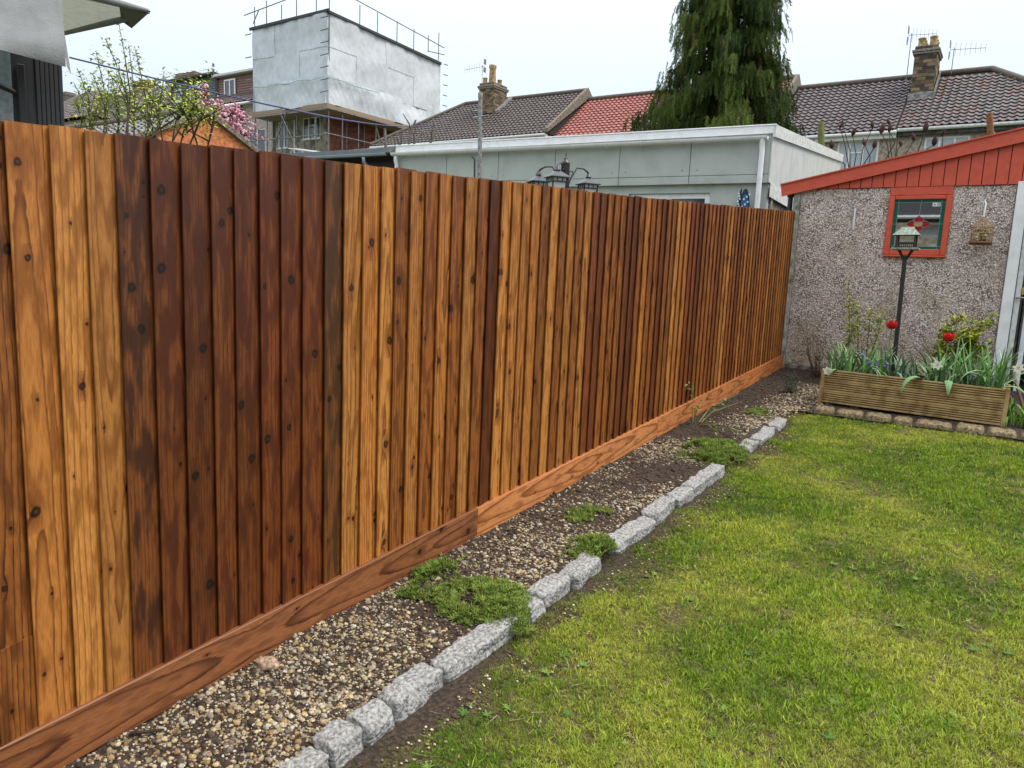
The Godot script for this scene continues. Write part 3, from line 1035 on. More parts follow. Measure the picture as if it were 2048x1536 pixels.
func build_red_garage() -> void:
	var g := thing("garage", "pebbledashed garage with red boarded gable and stained glass window", "garage", Vector3(0, 0, 0))
	var wall := MB.new()
	pierced_wall(wall, 0.042, 2.085, 0.40, 2.575, GZ, GZ - 0.12, [[0.975, 1.90, 1.535, 2.5755]])
	var w := part("wall", wall, M.mortar, g)
	# the spar chips themselves
	var cm := [lump(71, 3, 5, 0.5, 0.3, M.dash), lump(72, 3, 5, 0.7, 0.0, M.dash)]
	var ts := [[], []]
	var cs := [[], []]
	var cols := [Color(0.78, 0.70, 0.65), Color(0.64, 0.54, 0.50), Color(0.54, 0.44, 0.40), Color(0.84, 0.80, 0.76), Color(0.42, 0.31, 0.285), Color(0.73, 0.63, 0.57), Color(0.64, 0.53, 0.51), Color(0.30, 0.235, 0.21)]
	var dirt := noise(73, 1.2, 4)
	for j in 44000:
		var x := rr(0.05, 2.08)
		var y := rr(0.60, 2.57)
		if x > 0.955 and x < 1.555 and y > 1.865:
			continue
		var s := rr(0.0045, 0.0088)
		var k := j % 2
		ts[k].append(Transform3D(Basis.from_euler(Vector3(rr(-0.6, 0.6), rr(-0.6, 0.6), rr(0, TAU))).scaled(Vector3.ONE) * Basis.from_scale(Vector3(s * rr(0.8, 1.3), s * rr(0.6, 1.0), s * 0.5)), Vector3(x, y, GZ + 0.001)))
		var q: Color = cols[rng.randi() % cols.size()]
		# grime and algae run down from the damp foot of the wall in patches
		var al := clampf(dirt.get_noise_2d(x * 1.5, y) * 1.6 + (1.35 - y) * 0.75, 0.0, 0.75)
		q = q.lerp(Color(q.r * 0.72, q.g * 0.70, q.b * 0.52), al)
		cs[k].append(q)
	for k in 2:
		many("spar_chips", cm[k], ts[k], cs[k], w)
	var pl := MB.new()
	pl.box(Vector3(0.05, 0.35, GZ - 0.1), Vector3(2.08, 0.59, GZ + 0.02), 0.01)
	part("plinth", pl, M.concrete_brown, g)
	var cp := MB.new()
	cp.box(Vector3(-0.035, 0.40, GZ - 0.115), Vector3(0.040, 2.60, GZ + 0.018), 0.01)
	part("corner_post", cp, M.concrete, g)
	# side and rear walls, roof slope
	var sd := MB.new()
	sd.box(Vector3(-0.03, 0.4, -14.0), Vector3(0.06, 2.60, GZ - 0.12))
	part("wall", sd, M.concrete_brown, g)
	var rw := MB.new()
	rw.prism([Vector3(0.06, 0.4, -14.0), Vector3(4.2, 0.4, -14.0), Vector3(4.2, 2.6, -14.0), Vector3(2.13, 3.04, -14.0), Vector3(0.06, 2.6, -14.0)], Vector3(0, 0, 0.1))
	part("wall", rw, M.concrete_brown, g)
	var rs := MB.new()
	rs.box(Vector3(4.12, 0.4, -14.0), Vector3(4.2, 2.6, GZ - 0.12))
	part("wall", rs, M.concrete_brown, g)
	var rf := MB.new()
	rf.prism([Vector3(-0.16, barge_y(-0.16) - 0.045, -14.1), Vector3(2.13, barge_y(2.13) - 0.045, -14.1), Vector3(4.42, barge_y(-0.16) - 0.045, -14.1), Vector3(4.42, barge_y(-0.16) - 0.01, -14.1), Vector3(2.13, barge_y(2.13) - 0.005, -14.1), Vector3(-0.16, barge_y(-0.16) - 0.01, -14.1)], Vector3(0, 0, 5.16))
	part("roof", rf, M.felt, g)
	# barge boards
	for s in [-1, 1]:
		var bb := MB.new()
		var f := func(x: float, dy: float) -> Vector3:
			var y := barge_y(x)
			return Vector3(x if s < 0 else 4.26 - x, y + dy, GZ + 0.045)
		var dir := Vector3(0, 0, 0.028)
		bb.prism([f.call(-0.155, -0.115), f.call(2.13, -0.115), f.call(2.13, 0.012), f.call(-0.175, 0.012)], dir)
		part("barge_board", bb, M.red, g)
		# thin cover strip over the board's top edge
		var cv := MB.new()
		cv.prism([f.call(-0.178, 0.0125), f.call(2.13, 0.0125), f.call(2.13, 0.027), f.call(-0.178, 0.027)], Vector3(0, 0, 0.045))
		part("cover_strip", cv, M.red, g)
	# tongue-and-groove boards of the gable
	var x := 0.10
	while x < 4.16:
		var bw := 0.112
		var top0 := barge_y(x if x < 2.13 else 4.26 - x) - 0.02
		var top1 := barge_y(x + bw if x + bw < 2.13 else 4.26 - x - bw) - 0.02
		var lo := 2.577
		var b := MB.new()
		b.prism([Vector3(x + 0.004, lo, GZ - 0.01), Vector3(x + bw - 0.004, lo, GZ - 0.01), Vector3(x + bw - 0.004, top1, GZ - 0.01), Vector3(x + 0.004, top0, GZ - 0.01)], Vector3(0, 0, 0.034))
		part("gable_board", b, M.red, g)
		x += bw
	var bk := MB.new()
	bk.prism([Vector3(0.06, 2.577, GZ - 0.06), Vector3(4.2, 2.577, GZ - 0.06), Vector3(4.2, 2.60, GZ - 0.06), Vector3(2.13, 3.03, GZ - 0.06), Vector3(0.06, 2.6, GZ - 0.06)], Vector3(0, 0, 0.045))
	part("gable_backing", bk, M.rail, g)
	# window: head board, frame, casement, leaded panes
	var win := Node3D.new()
	win.name = "window"
	g.add_child(win)
	var hb := MB.new()
	hb.box(Vector3(0.962, 2.487, GZ - 0.02), Vector3(1.546, 2.574, GZ + 0.022), 0.004)
	part("head_board", hb, M.red, win)
	for e in [[1.03, 1.10], [1.40, 1.475]]:
		var hg := MB.new()
		hg.box(Vector3(e[0], 2.494, GZ + 0.022), Vector3(e[1], 2.502, GZ + 0.027), 0.001)
		part("hinge", hg, M.red, win)
	var fr := MB.new()
	var fz := GZ + 0.034
	fr.box(Vector3(0.960, 1.868, GZ - 0.04), Vector3(1.016, 2.484, fz), 0.006)
	fr.box(Vector3(1.492, 1.868, GZ - 0.04), Vector3(1.548, 2.484, fz), 0.006)
	fr.box(Vector3(1.017, 2.444, GZ - 0.04), Vector3(1.491, 2.4845, fz - 0.001), 0.006)
	fr.box(Vector3(1.017, 1.8675, GZ - 0.04), Vector3(1.491, 1.93, fz - 0.001), 0.006)
	part("frame", fr, M.red, win)
	var sl := MB.new()
	sl.box(Vector3(0.955, 1.846, GZ - 0.02), Vector3(1.553, 1.866, fz + 0.012), 0.005)
	part("sill", sl, M.red, win)
	var pz := GZ + 0.006
	var gx0 := 1.017
	var gx1 := 1.491
	var gy0 := 1.93
	var gy1 := 2.444
	var pane := MB.new()
	pane.box(Vector3(gx0, gy0, pz - 0.006), Vector3(gx1, gy1, pz))
	part("pane", pane, M.mirror, win)
	# green border glass
	var bd := 0.036
	for e in [[gx0, gy0, gx0 + bd, gy1], [gx1 - bd, gy0, gx1, gy1], [gx0 + bd, gy0, gx1 - bd, gy0 + 0.030], [gx0 + bd, gy1 - 0.030, gx1 - bd, gy1]]:
		var q := MB.new()
		q.box(Vector3(e[0], e[1], pz + 0.0005), Vector3(e[2], e[3], pz + 0.003))
		part("green_pane", q, M.green_glass, win)
	# flower
	var fc := Vector2((gx0 + gx1) / 2 + 0.006, 2.190)
	var petal := func(dir: Vector2, ln: float, wd: float) -> Array:
		var side := Vector2(-dir.y, dir.x)
		var o := []
		for t in [[0.22, 0.55], [0.45, 1.0], [0.7, 0.75], [1.0, 0.0], [0.7, -0.75], [0.45, -1.0], [0.22, -0.55]]:
			var p: Vector2 = fc + dir * ln * t[0] + side * wd * t[1]
			o.append(Vector3(p.x, p.y, pz + 0.0005))
		return o
	for e in [[Vector2(1, 0), 0.118, 0.036], [Vector2(-1, 0), 0.118, 0.036], [Vector2(0, 1), 0.088, 0.052], [Vector2(0, -1), 0.088, 0.052]]:
		var o: Array = petal.call(e[0], e[1], e[2])
		var q := MB.new()
		q.prism(o, Vector3(0, 0, 0.0035))
		part("red_petal_pane", q, M.red_glass, win)
		var ld := MB.new()
		var pts := []
		for p in o:
			pts.append(p + Vector3(0, 0, 0.004))
		pts.append(o[0] + Vector3(0, 0, 0.004))
		ld.tube(pts, [0.0024], 5)
		part("lead_came", ld, M.lead, win)
	var oval := []
	for k in 16:
		oval.append(Vector3(fc.x + cos(TAU * k / 16) * 0.042, fc.y + sin(TAU * k / 16) * 0.023, pz + 0.002))
	var ov := MB.new()
	ov.prism(oval, Vector3(0, 0, 0.004))
	part("yellow_pane", ov, M.yellow_glass, win)
	var ring := []
	for k in 17:
		ring.append(oval[k % 16] + Vector3(0, 0, 0.0045))
	var rg := MB.new()
	rg.tube(ring, [0.0026], 5)
	part("lead_came", rg, M.lead, win)
	for e in [[gx0 + bd, gy0, gx0 + bd, gy1], [gx1 - bd, gy0, gx1 - bd, gy1], [gx0, gy1 - 0.03, gx1, gy1 - 0.03], [gx0, gy0 + 0.03, gx1, gy0 + 0.03], [fc.x, fc.y + 0.09, fc.x + 0.006, gy1], [gx0, fc.y, fc.x - 0.118, fc.y], [fc.x + 0.118, fc.y, gx1, fc.y], [gx0 + bd, 2.262, gx1 - bd, 2.262]]:
		var q := MB.new()
		q.tube([Vector3(e[0], e[1], pz + 0.004), Vector3(e[2], e[3], pz + 0.004)], [0.0024], 5)
		part("lead_came", q, M.lead, win)
	var stk := MB.new()
	stk.box(Vector3(1.372, 2.372, pz + 0.0015), Vector3(1.445, 2.412, pz + 0.0025))
	var sk := part("sticker", stk, mat(lin(0.7, 0.75, 0.72), 0.6), win)
	sk.set_meta("label", "small white sticker with a dark moustache shape and grey lines")
	# print on the sticker: a dark moustache-like mark and grey lines of print
	var mk := MB.new()
	mk.col = Color(0.03, 0.035, 0.05)
	var mo := []
	for t in [[0.0, 0.0], [0.10, 0.30], [0.28, 0.42], [0.5, 0.78], [0.72, 0.42], [0.9, 0.30], [1.0, 0.0], [0.75, 0.12], [0.5, 0.05], [0.25, 0.12]]:
		mo.append(Vector3(1.377 + t[0] * 0.030, 2.383 + t[1] * 0.019, pz + 0.0026))
	mk.prism(mo, Vector3(0, 0, 0.0006))
	mk.col = Color(0.20, 0.24, 0.26)
	for r in 4:
		mk.box(Vector3(1.412, 2.377 + r * 0.0085, pz + 0.0026), Vector3(1.443, 2.382 + r * 0.0085, pz + 0.0031))
	part("sticker_print", mk, M.plain, win)

func build_garage_fittings() -> void:
	# white door frame standing at the garage's right-hand corner
	var d := thing("door_frame", "tall white door frame with brass latch beside the pebbledash wall", "door frame", Vector3(2.09, 0.55, GZ))
	for e in [["jamb", Vector3(0.0, -0.1, -0.02), Vector3(0.098, 2.045, 0.075)], ["door_edge", Vector3(0.104, -0.1, -0.05), Vector3(0.152, 2.04, 0.045)]]:
		var b := MB.new()
		b.box(e[1], e[2], 0.006)
		part(e[0], b, M.white if e[0] == "jamb" else M.white_old, d)
	var ls := MB.new()
	ls.box(Vector3(0.153, 0.35, -0.03), Vector3(0.170, 1.55, 0.035), 0.003)
	part("lock_strip", ls, M.charcoal, d)
	var kp := MB.new()
	kp.box(Vector3(0.155, 0.95, 0.0355), Vector3(0.175, 1.02, 0.050), 0.003)
	part("latch", kp, mat(lin(0.55, 0.40, 0.10), 0.35, 0.8), d)
	var hd := MB.new()
	hd.tube([Vector3(0.12, 0.92, 0.05), Vector3(0.12, 0.92, 0.09), Vector3(0.20, 0.92, 0.095)], [0.009], 6)
	part("handle", hd, M.steel, d)
	var dr := MB.new()
	dr.box(Vector3(0.20, -0.08, -0.86), Vector3(0.245, 2.0, -0.02), 0.004)
	for k in 2:
		dr.box(Vector3(0.185, 0.12 + k * 0.98, -0.74), Vector3(0.1995, 0.92 + k * 0.98, -0.14), 0.01)
	part("door", dr, M.white, d)
	# white shelf brackets on the wall
	var br := thing("wall_bracket", "thin white metal bracket hanging on the pebbledash wall left of the window", "bracket", Vector3(0.62, 2.28, GZ + 0.01))
	var b1 := MB.new()
	b1.tube([Vector3(-0.045, 0.165, 0.02), Vector3(-0.030, 0.12, 0.03), Vector3(-0.012, 0.0, 0.018), Vector3(0.005, -0.16, 0.006)], [0.007, 0.007, 0.006, 0.004], 6)
	part("arm", b1, mat(lin(0.35, 0.35, 0.36), 0.5, 0.3), br)
	var b2 := MB.new()
	b2.box(Vector3(0.002, -0.15, 0.0), Vector3(0.020, 0.085, 0.006), 0.001)
	part("back_plate", b2, M.white, br)
	var b3 := MB.new()
	b3.lathe(Vector3(-0.047, 0.158, 0.02), [Vector2(0.0, -0.012), Vector2(0.012, 0.0), Vector2(0.0, 0.012)], 8)
	part("knob", b3, M.white, br)
	# birdcage candle holder
	var cg := thing("birdcage", "small cream and rust hanging birdcage with dry flowers on the pebbledash wall", "birdcage", Vector3(1.845, 1.98, GZ + 0.14))
	var fl := MB.new()
	fl.lathe(Vector3.ZERO, [Vector2(0.0, 0.0), Vector2(0.100, 0.0), Vector2(0.102, 0.015), Vector2(0.098, 0.028), Vector2(0.0, 0.03)], 20)
	part("base", fl, M.rust, cg)
	for k in 18:
		var a := TAU * k / 18
		var w := MB.new()
		var dir := Vector3(cos(a), 0, sin(a))
		w.tube([dir * 0.094 + Vector3(0, 0.025, 0), dir * 0.094 + Vector3(0, 0.172, 0), dir * 0.075 + Vector3(0, 0.205, 0), dir * 0.035 + Vector3(0, 0.235, 0), dir * 0.014 + Vector3(0, 0.27, 0)], [0.0026], 4, false)
		part("cage_wire", w, M.rust_white, cg)
	for e in [[0.098, 0.172, 0.010], [0.097, 0.11, 0.005], [0.015, 0.268, 0.006]]:
		var rg := MB.new()
		var pts := []
		for k in 25:
			pts.append(Vector3(cos(TAU * k / 24) * e[0], e[1], sin(TAU * k / 24) * e[0]))
		rg.tube(pts, [e[2] * 0.5], 5, false)
		part("hoop", rg, M.rust_white, cg)
	var hk := MB.new()
	hk.tube([Vector3(0, 0.268, 0), Vector3(0, 0.34, 0), Vector3(0.004, 0.40, -0.02), Vector3(-0.01, 0.43, -0.08), Vector3(-0.01, 0.45, -0.135)], [0.010, 0.009, 0.008, 0.008, 0.007], 6)
	part("hook", hk, M.white, cg)
	var dm := lump(74, 5, 6, 0.7, 0.0, M.petal)
	var ts := []
	var cs := []
	for k in 60:
		ts.append(Transform3D(Basis.from_euler(Vector3(rr(0, 6), rr(0, 6), 0)).scaled(Vector3.ONE * rr(0.008, 0.018)), Vector3(rr(-0.06, 0.06), rr(0.04, 0.17), rr(-0.06, 0.06))))
		cs.append([Color(0.45, 0.34, 0.16), Color(0.25, 0.15, 0.07), Color(0.6, 0.52, 0.36), Color(0.16, 0.15, 0.06)][rng.randi() % 4])
	many("dried_flowers", dm, ts, cs, cg)
	# bird table on a black post
	var bt := thing("bird_table", "black post bird table with verdigris roof standing behind the planter", "bird table", Vector3(1.338, 0.49, -7.66))
	bt.rotation.z = 0.014
	var t := Transform3D(Basis.IDENTITY, Vector3.ZERO)
	var ps := MB.new()
	ps.box(Vector3(-0.018, -0.05, -0.018), Vector3(0.018, 1.32, 0.018), 0.003)
	part("post", ps, M.black, bt)
	for k in 4:
		var a := TAU * k / 4 + PI / 4
		var q := MB.new()
		q.bar(Vector3(0, 1.26, 0), Vector3(cos(a) * 0.075, 1.365, sin(a) * 0.075), 0.012, 0.012)
		part("brace", q, M.black, bt)
	var tr := MB.new()
	tr.box(Vector3(-0.112, 1.368, -0.09), Vector3(0.108, 1.386, 0.09), 0.003)
	part("tray", tr, M.verdigris, bt)
	for k in 4:
		var q := MB.new()
		var sx := -0.075 if k % 2 == 0 else 0.072
		var sz := -0.07 if k < 2 else 0.07
		q.box(Vector3(sx - 0.007, 1.386, sz - 0.007), Vector3(sx + 0.007, 1.505, sz + 0.007), 0.002)
		part("corner_post", q, M.black, bt)
	for sz in [-0.07, 0.07]:
		var q := MB.new()
		q.box(Vector3(-0.068, 1.425, sz - 0.004), Vector3(0.065, 1.434, sz + 0.004))
		for i in 4:
			q.box(Vector3(-0.05 + i * 0.032, 1.3865, sz - 0.003), Vector3(-0.044 + i * 0.032, 1.4245, sz + 0.003))
		part("railing", q, M.black, bt)
	var rf := MB.new()
	var e0 := [Vector3(-0.112, 1.498, -0.095), Vector3(0.109, 1.498, -0.095), Vector3(0.109, 1.498, 0.095), Vector3(-0.112, 1.498, 0.095)]
	var e1 := [Vector3(-0.052, 1.562, -0.028), Vector3(0.050, 1.562, -0.028), Vector3(0.050, 1.562, 0.028), Vector3(-0.052, 1.562, 0.028)]
	for k in 4:
		var n2 := (k + 1) % 4
		rf.quad(e0[n2], e0[k], e1[k], e1[n2])
		rf.quad(e0[k], e0[n2], e1[n2] - Vector3(0, 0.008, 0), e1[k] - Vector3(0, 0.008, 0))
	rf.quad(e1[3], e1[2], e1[1], e1[0])
	part("roof", rf, M.verdigris, bt)
	var rc := MB.new()
	rc.box(Vector3(-0.056, 1.5625, -0.012), Vector3(0.054, 1.572, 0.012), 0.002)
	part("ridge_cap", rc, mat(lin(0.5, 0.48, 0.36), 0.7), bt)
	# bracing stake and small spray bottle beyond the door frame
	var sk := MB.new()
	sk.col = Color(0.10, 0.035, 0.03)
	sk.tube([Vector3(2.24, 0.86, -7.9), Vector3(2.44, 0.36, -7.15)], [0.014], 6)
	tag(part("stake", sk, M.plain), "dark red stake leaning over the kerb beside the planter", "stake")
	var sb := thing("spray_bottle", "clear spray bottle with white trigger and purple label on the path", "bottle", Vector3(2.52, 0.78, -10.4))
	var bo := MB.new()
	bo.lathe(Vector3.ZERO, [Vector2(0.0, 0.0), Vector2(0.046, 0.0), Vector2(0.048, 0.10), Vector2(0.046, 0.15), Vector2(0.022, 0.20), Vector2(0.016, 0.23)], 14, 0.7)
	part("bottle", bo, mat(lin(0.62, 0.58, 0.68), 0.25), sb)
	var lb := MB.new()
	lb.lathe(Vector3.ZERO, [Vector2(0.0485, 0.03), Vector2(0.0492, 0.11)], 14, 0.7)
	part("label", lb, mat(lin(0.42, 0.26, 0.50), 0.5, 0.0, M.dirt_tex, 30.0), sb)
	var hd2 := MB.new()
	hd2.box(Vector3(-0.02, 0.23, -0.016), Vector3(0.02, 0.262, 0.016), 0.004)
	hd2.prism([Vector3(-0.055, 0.262, -0.014), Vector3(0.035, 0.262, -0.014), Vector3(0.045, 0.30, -0.014), Vector3(-0.06, 0.285, -0.014)], Vector3(0, 0, 0.028))
	part("spray_head", hd2, M.white, sb)
	var sh := MB.new()
	sh.box(Vector3(2.36, 0.60, -10.6), Vector3(3.2, 0.78, -10.25), 0.01)
	tag(part("step", sh, M.concrete), "low pale concrete step with a spray bottle on it", "step")

# ---------------------------------------------------------------- grey flat-roofed garage next door

func build_grey_garage() -> void:
	var g := thing("grey_garage", "long grey panelled garage with white fascia and gutter behind the fence", "garage", Vector3(-0.606, 0, -10.0))
	g.rotation.y = deg_to_rad(4.5)
	var W := -6.05
	# lower wall with window opening
	var lw := MB.new()
	pierced_wall(lw, W, -0.02, 0.2, 2.80, -0.06, -0.16, [[-1.93, 1.5, -0.77, 2.685]])
	part("wall", lw, M.grey_panel, g)
	# panels of the upper band, joints left open
	var seams := [W, -5.05, -4.08, -3.10, -2.08, -1.06, -0.02]
	for k in seams.size() - 1:
		var b := MB.new()
		b.box(Vector3(seams[k] + 0.004, 2.905, -0.12), Vector3(seams[k + 1] - 0.004, 3.42, 0.0), 0.003)
		part("panel", b, M.grey_panel, g)
		var b2 := MB.new()
		b2.box(Vector3(seams[k] + 0.004, 2.795, -0.12), Vector3(seams[k + 1] - 0.004, 2.899, 0.003), 0.003)
		part("panel", b2, M.grey_panel, g)
		for e in [0.1, 0.9]:
			var s := MB.new()
			s.lathe(Vector3.ZERO, [Vector2(0.011, 0.0), Vector2(0.009, 0.004), Vector2(0.0, 0.006)], 8)
			var o := part("screw", s, M.steel, g)
			o.position = Vector3(lerpf(seams[k], seams[k + 1], e), 2.98, 0.0)
			o.rotation.x = PI / 2
	# window
	window(g, -1.93, 1.5, -0.77, 2.685, -0.06, [0.5], [], 0.075, "white window frame behind the fence", M.glass_dark)
	# fascia, gutter, brackets
	var fa := MB.new()
	fa.box(Vector3(W - 0.02, 3.405, 0.004), Vector3(0.03, 3.50, 0.028), 0.003)
	part("fascia", fa, M.white, g)
	var ca := MB.new()
	ca.box(Vector3(W - 0.03, 3.502, -0.10), Vector3(0.035, 3.52, 0.036), 0.004)
	part("roof_trim", ca, M.white, g)
	var gu := MB.new()
	var prof := []
	for k in 9:
		var a := PI + PI * k / 8.0
		prof.append(Vector2(cos(a) * 0.048, sin(a) * 0.052))
	for k in 8:
		var p0: Vector2 = prof[k]
		var p1: Vector2 = prof[k + 1]
		var x0 := W - 0.05
		var x1 := -0.05
		var y0 := 3.398
		var f := func(p: Vector2, x: float, sag: float) -> Vector3: return Vector3(x, y0 + p.y + sag, 0.082 - p.x)
		gu.quad(f.call(p0, x0, -0.01), f.call(p0, x1, -0.03), f.call(p1, x1, -0.03), f.call(p1, x0, -0.01))
		gu.quad(f.call(p1, x0, -0.01), f.call(p1, x1, -0.03), f.call(p0 * 0.93, x1, -0.03), f.call(p0 * 0.93, x0, -0.01))
	part("gutter", gu, M.white, g)
	var bx := -5.9
	while bx < -0.2:
		var b := MB.new()
		var pts := []
		for k in 9:
			var a := PI + PI * k / 8.0
			pts.append(Vector3(0, 3.385 - 0.02 * (bx + 6.05) / 6.0 + sin(a) * 0.057, 0.082 - cos(a) * 0.053))
		b.tube(pts, [0.007], 5)
		var o := part("gutter_bracket", b, M.white, g)
		o.position.x = bx
		bx += 0.52
	for x in [-0.115, W + 0.03]:
		var dp := MB.new()
		dp.tube([Vector3(x, 3.33, 0.08), Vector3(x, 3.26, 0.08), Vector3(x, 3.20, 0.05), Vector3(x, 0.6, 0.05)], [0.034], 10)
		part("downpipe", dp, M.white, g)
	# side: sloping barge board, panels, concrete wall under a wavy sheet edge
	var sl := tan(deg_to_rad(6.0))
	var L := 7.5
	var bb := MB.new()
	bb.prism([Vector3(0.0, 3.36, 0.03), Vector3(0.0, 3.36 + sl * L, -L), Vector3(0.0, 3.51 + sl * L, -L), Vector3(0.0, 3.51, 0.03)], Vector3(0.032, 0, 0))
	part("barge_board", bb, M.white_old, g)
	for k in 5:
		var z0 := -0.0 - k * 1.5
		var z1 := z0 - 1.49
		var b := MB.new()
		b.prism([Vector3(-0.02, 2.80, z0), Vector3(-0.02, 2.80, z1), Vector3(-0.02, 3.40 - sl * z1, z1), Vector3(-0.02, 3.40 - sl * z0, z0)], Vector3(0.018, 0, 0))
		part("panel", b, M.grey_side, g)
	var wv := MB.new()
	var gp := []
	for r in 2:
		for q in 120:
			var z := -q * 0.06
			gp.append(Vector3(0.018 + 0.012 * sin(z * 42.0), 2.62 + r * 0.19, z))
	wv.grid(gp, 2, 120, true)
	part("corrugated_edge", wv, M.white_old, g)
	var sw := MB.new()
	sw.box(Vector3(-0.10, 0.2, -L), Vector3(-0.03, 2.80, -0.16))
	part("wall", sw, M.concrete_brown, g)
	for k in 5:
		var q := MB.new()
		q.box(Vector3(-0.03, 0.2, -0.35 - k * 1.5), Vector3(0.0, 2.62, -0.27 - k * 1.5), 0.004)
		part("wall_post", q, M.concrete, g)
	var bk := MB.new()
	bk.box(Vector3(W, 0.2, -L), Vector3(-0.1, 4.2, -L + 0.1))
	bk.prism([Vector3(W, 0.2, -0.16), Vector3(W, 0.2, -L + 0.1), Vector3(W, 3.4 + sl * L, -L + 0.1), Vector3(W, 3.42, -0.16)], Vector3(0.08, 0, 0))
	part("wall", bk, M.concrete_brown, g)
	var rf := MB.new()
	rf.prism([Vector3(W - 0.05, 3.47, -0.1), Vector3(W - 0.05, 3.47 + sl * L, -L - 0.1), Vector3(W - 0.05, 3.50 + sl * L, -L - 0.1), Vector3(W - 0.05, 3.50, -0.1)], Vector3(6.05, 0, 0))
	part("roof", rf, M.felt, g)
	# black shed with slate-coloured fascia to its left
	var s := thing("dark_shed", "low black shed with slate grey roof edge beside the grey garage", "shed", Vector3(-0.606, 0, -10.0))
	s.rotation.y = deg_to_rad(4.5)
	var w2 := MB.new()
	w2.box(Vector3(-9.6, 0.2, -2.5), Vector3(-6.16, 3.30, -0.25))
	part("wall", w2, M.charcoal, s)
	var rf2 := MB.new()
	rf2.prism([Vector3(-9.9, 3.40, 0.1), Vector3(-9.9, 3.52, -2.7), Vector3(-9.9, 3.56, -2.7), Vector3(-9.9, 3.475, 0.1)], Vector3(3.75, 0, 0))
	part("roof", rf2, M.slate_fascia, s)
	var fg := MB.new()
	fg.box(Vector3(-9.9, 3.345, 0.06), Vector3(-6.22, 3.398, 0.12), 0.012)
	part("gutter", fg, M.slate_fascia, s)
	var pp := MB.new()
	pp.tube([Vector3(-6.70, 3.34, 0.09), Vector3(-6.70, 3.27, 0.09), Vector3(-6.74, 3.15, -0.15), Vector3(-6.74, 0.6, -0.15)], [0.03], 8)
	part("downpipe", pp, mat(lin(0.42, 0.47, 0.52), 0.5), s)
	var bp := MB.new()
	bp.tube([Vector3(-0.085, 2.50, -9.06), Vector3(-0.085, 0.5, -9.06)], [0.028], 10)
	bp.tube([Vector3(-0.085, 2.56, -9.05), Vector3(-0.085, 2.50, -9.06)], [0.04], 10)
	bp.tube([Vector3(-0.085, 2.585, -9.05), Vector3(-0.085, 2.585, -13.9)], [0.05], 10)
	tag(part("gutter_pipe", bp, M.black_gloss), "black gutter and downpipe at the red garage corner", "gutter")

func window(parent: Node3D, x0: float, y0: float, x1: float, y1: float, zf: float, mull: Array, trans: Array, fw := 0.055, label := "", glass: Material = null) -> Node3D:
	var w := Node3D.new()
	w.name = "window"
	parent.add_child(w, true)
	if label != "":
		w.set_meta("label", label)
	var f := MB.new()
	var zo := zf - 0.035
	var zi := zf - 0.10
	f.box(Vector3(x0, y0, zi), Vector3(x0 + fw, y1, zo), 0.006)
	f.box(Vector3(x1 - fw, y0, zi), Vector3(x1, y1, zo), 0.006)
	f.box(Vector3(x0 + fw, y1 - fw, zi), Vector3(x1 - fw, y1, zo - 0.001), 0.006)
	f.box(Vector3(x0 + fw, y0, zi), Vector3(x1 - fw, y0 + fw, zo - 0.001), 0.006)
	for m in mull:
		var x := lerpf(x0, x1, m)
		f.box(Vector3(x - fw * 0.5, y0 + fw, zi + 0.002), Vector3(x + fw * 0.5, y1 - fw, zo - 0.002), 0.005)
	for t in trans:
		# [height share, from share, to share]
		var y := lerpf(y0, y1, t[0])
		f.box(Vector3(lerpf(x0, x1, t[1]) + fw * 0.5, y - fw * 0.4, zi + 0.004), Vector3(lerpf(x0, x1, t[2]) - fw * 0.5, y + fw * 0.4, zo - 0.004), 0.004)
	part("frame", f, M.white, w)
	var edges := [0.0]
	edges.append_array(mull)
	edges.append(1.0)
	for k in edges.size() - 1:
		var p := MB.new()
		p.box(Vector3(lerpf(x0, x1, edges[k]) + 0.01, y0 + 0.02, zi + 0.020), Vector3(lerpf(x0, x1, edges[k + 1]) - 0.01, y1 - 0.02, zi + 0.028))
		part("pane", p, glass if glass else M.glass_dark, w)
	var s := MB.new()
	s.box(Vector3(x0 - 0.04, y0 - 0.05, zf - 0.06), Vector3(x1 + 0.04, y0 - 0.003, zf + 0.05), 0.008)
	part("sill", s, M.white, w)
	return w

# ---------------------------------------------------------------- roofs and bricks

func tile_mesh(wd: float, ln: float) -> ArrayMesh:
	var b := MB.new()
	var prof := [Vector2(0.0, 0.012), Vector2(0.10, 0.002), Vector2(0.30, 0.0), Vector2(0.48, 0.004), Vector2(0.58, 0.024), Vector2(0.70, 0.040), Vector2(0.84, 0.040), Vector2(0.96, 0.024), Vector2(1.04, 0.006)]
	var p := []
	for r in 2:
		for q in prof:
			p.append(Vector3((q.x - 0.5) * wd, q.y + (0.0 if r == 0 else 0.0), (0.0 if r == 0 else -ln)))
	b.grid(p, 2, prof.size(), false)
	for k in prof.size() - 1:
		var a := Vector3((prof[k].x - 0.5) * wd, prof[k].y, 0)
		var c := Vector3((prof[k + 1].x - 0.5) * wd, prof[k + 1].y, 0)
		b.quad(a - Vector3(0, 0.024, 0), c - Vector3(0, 0.024, 0), c, a)
	return b.mesh(M.tile)

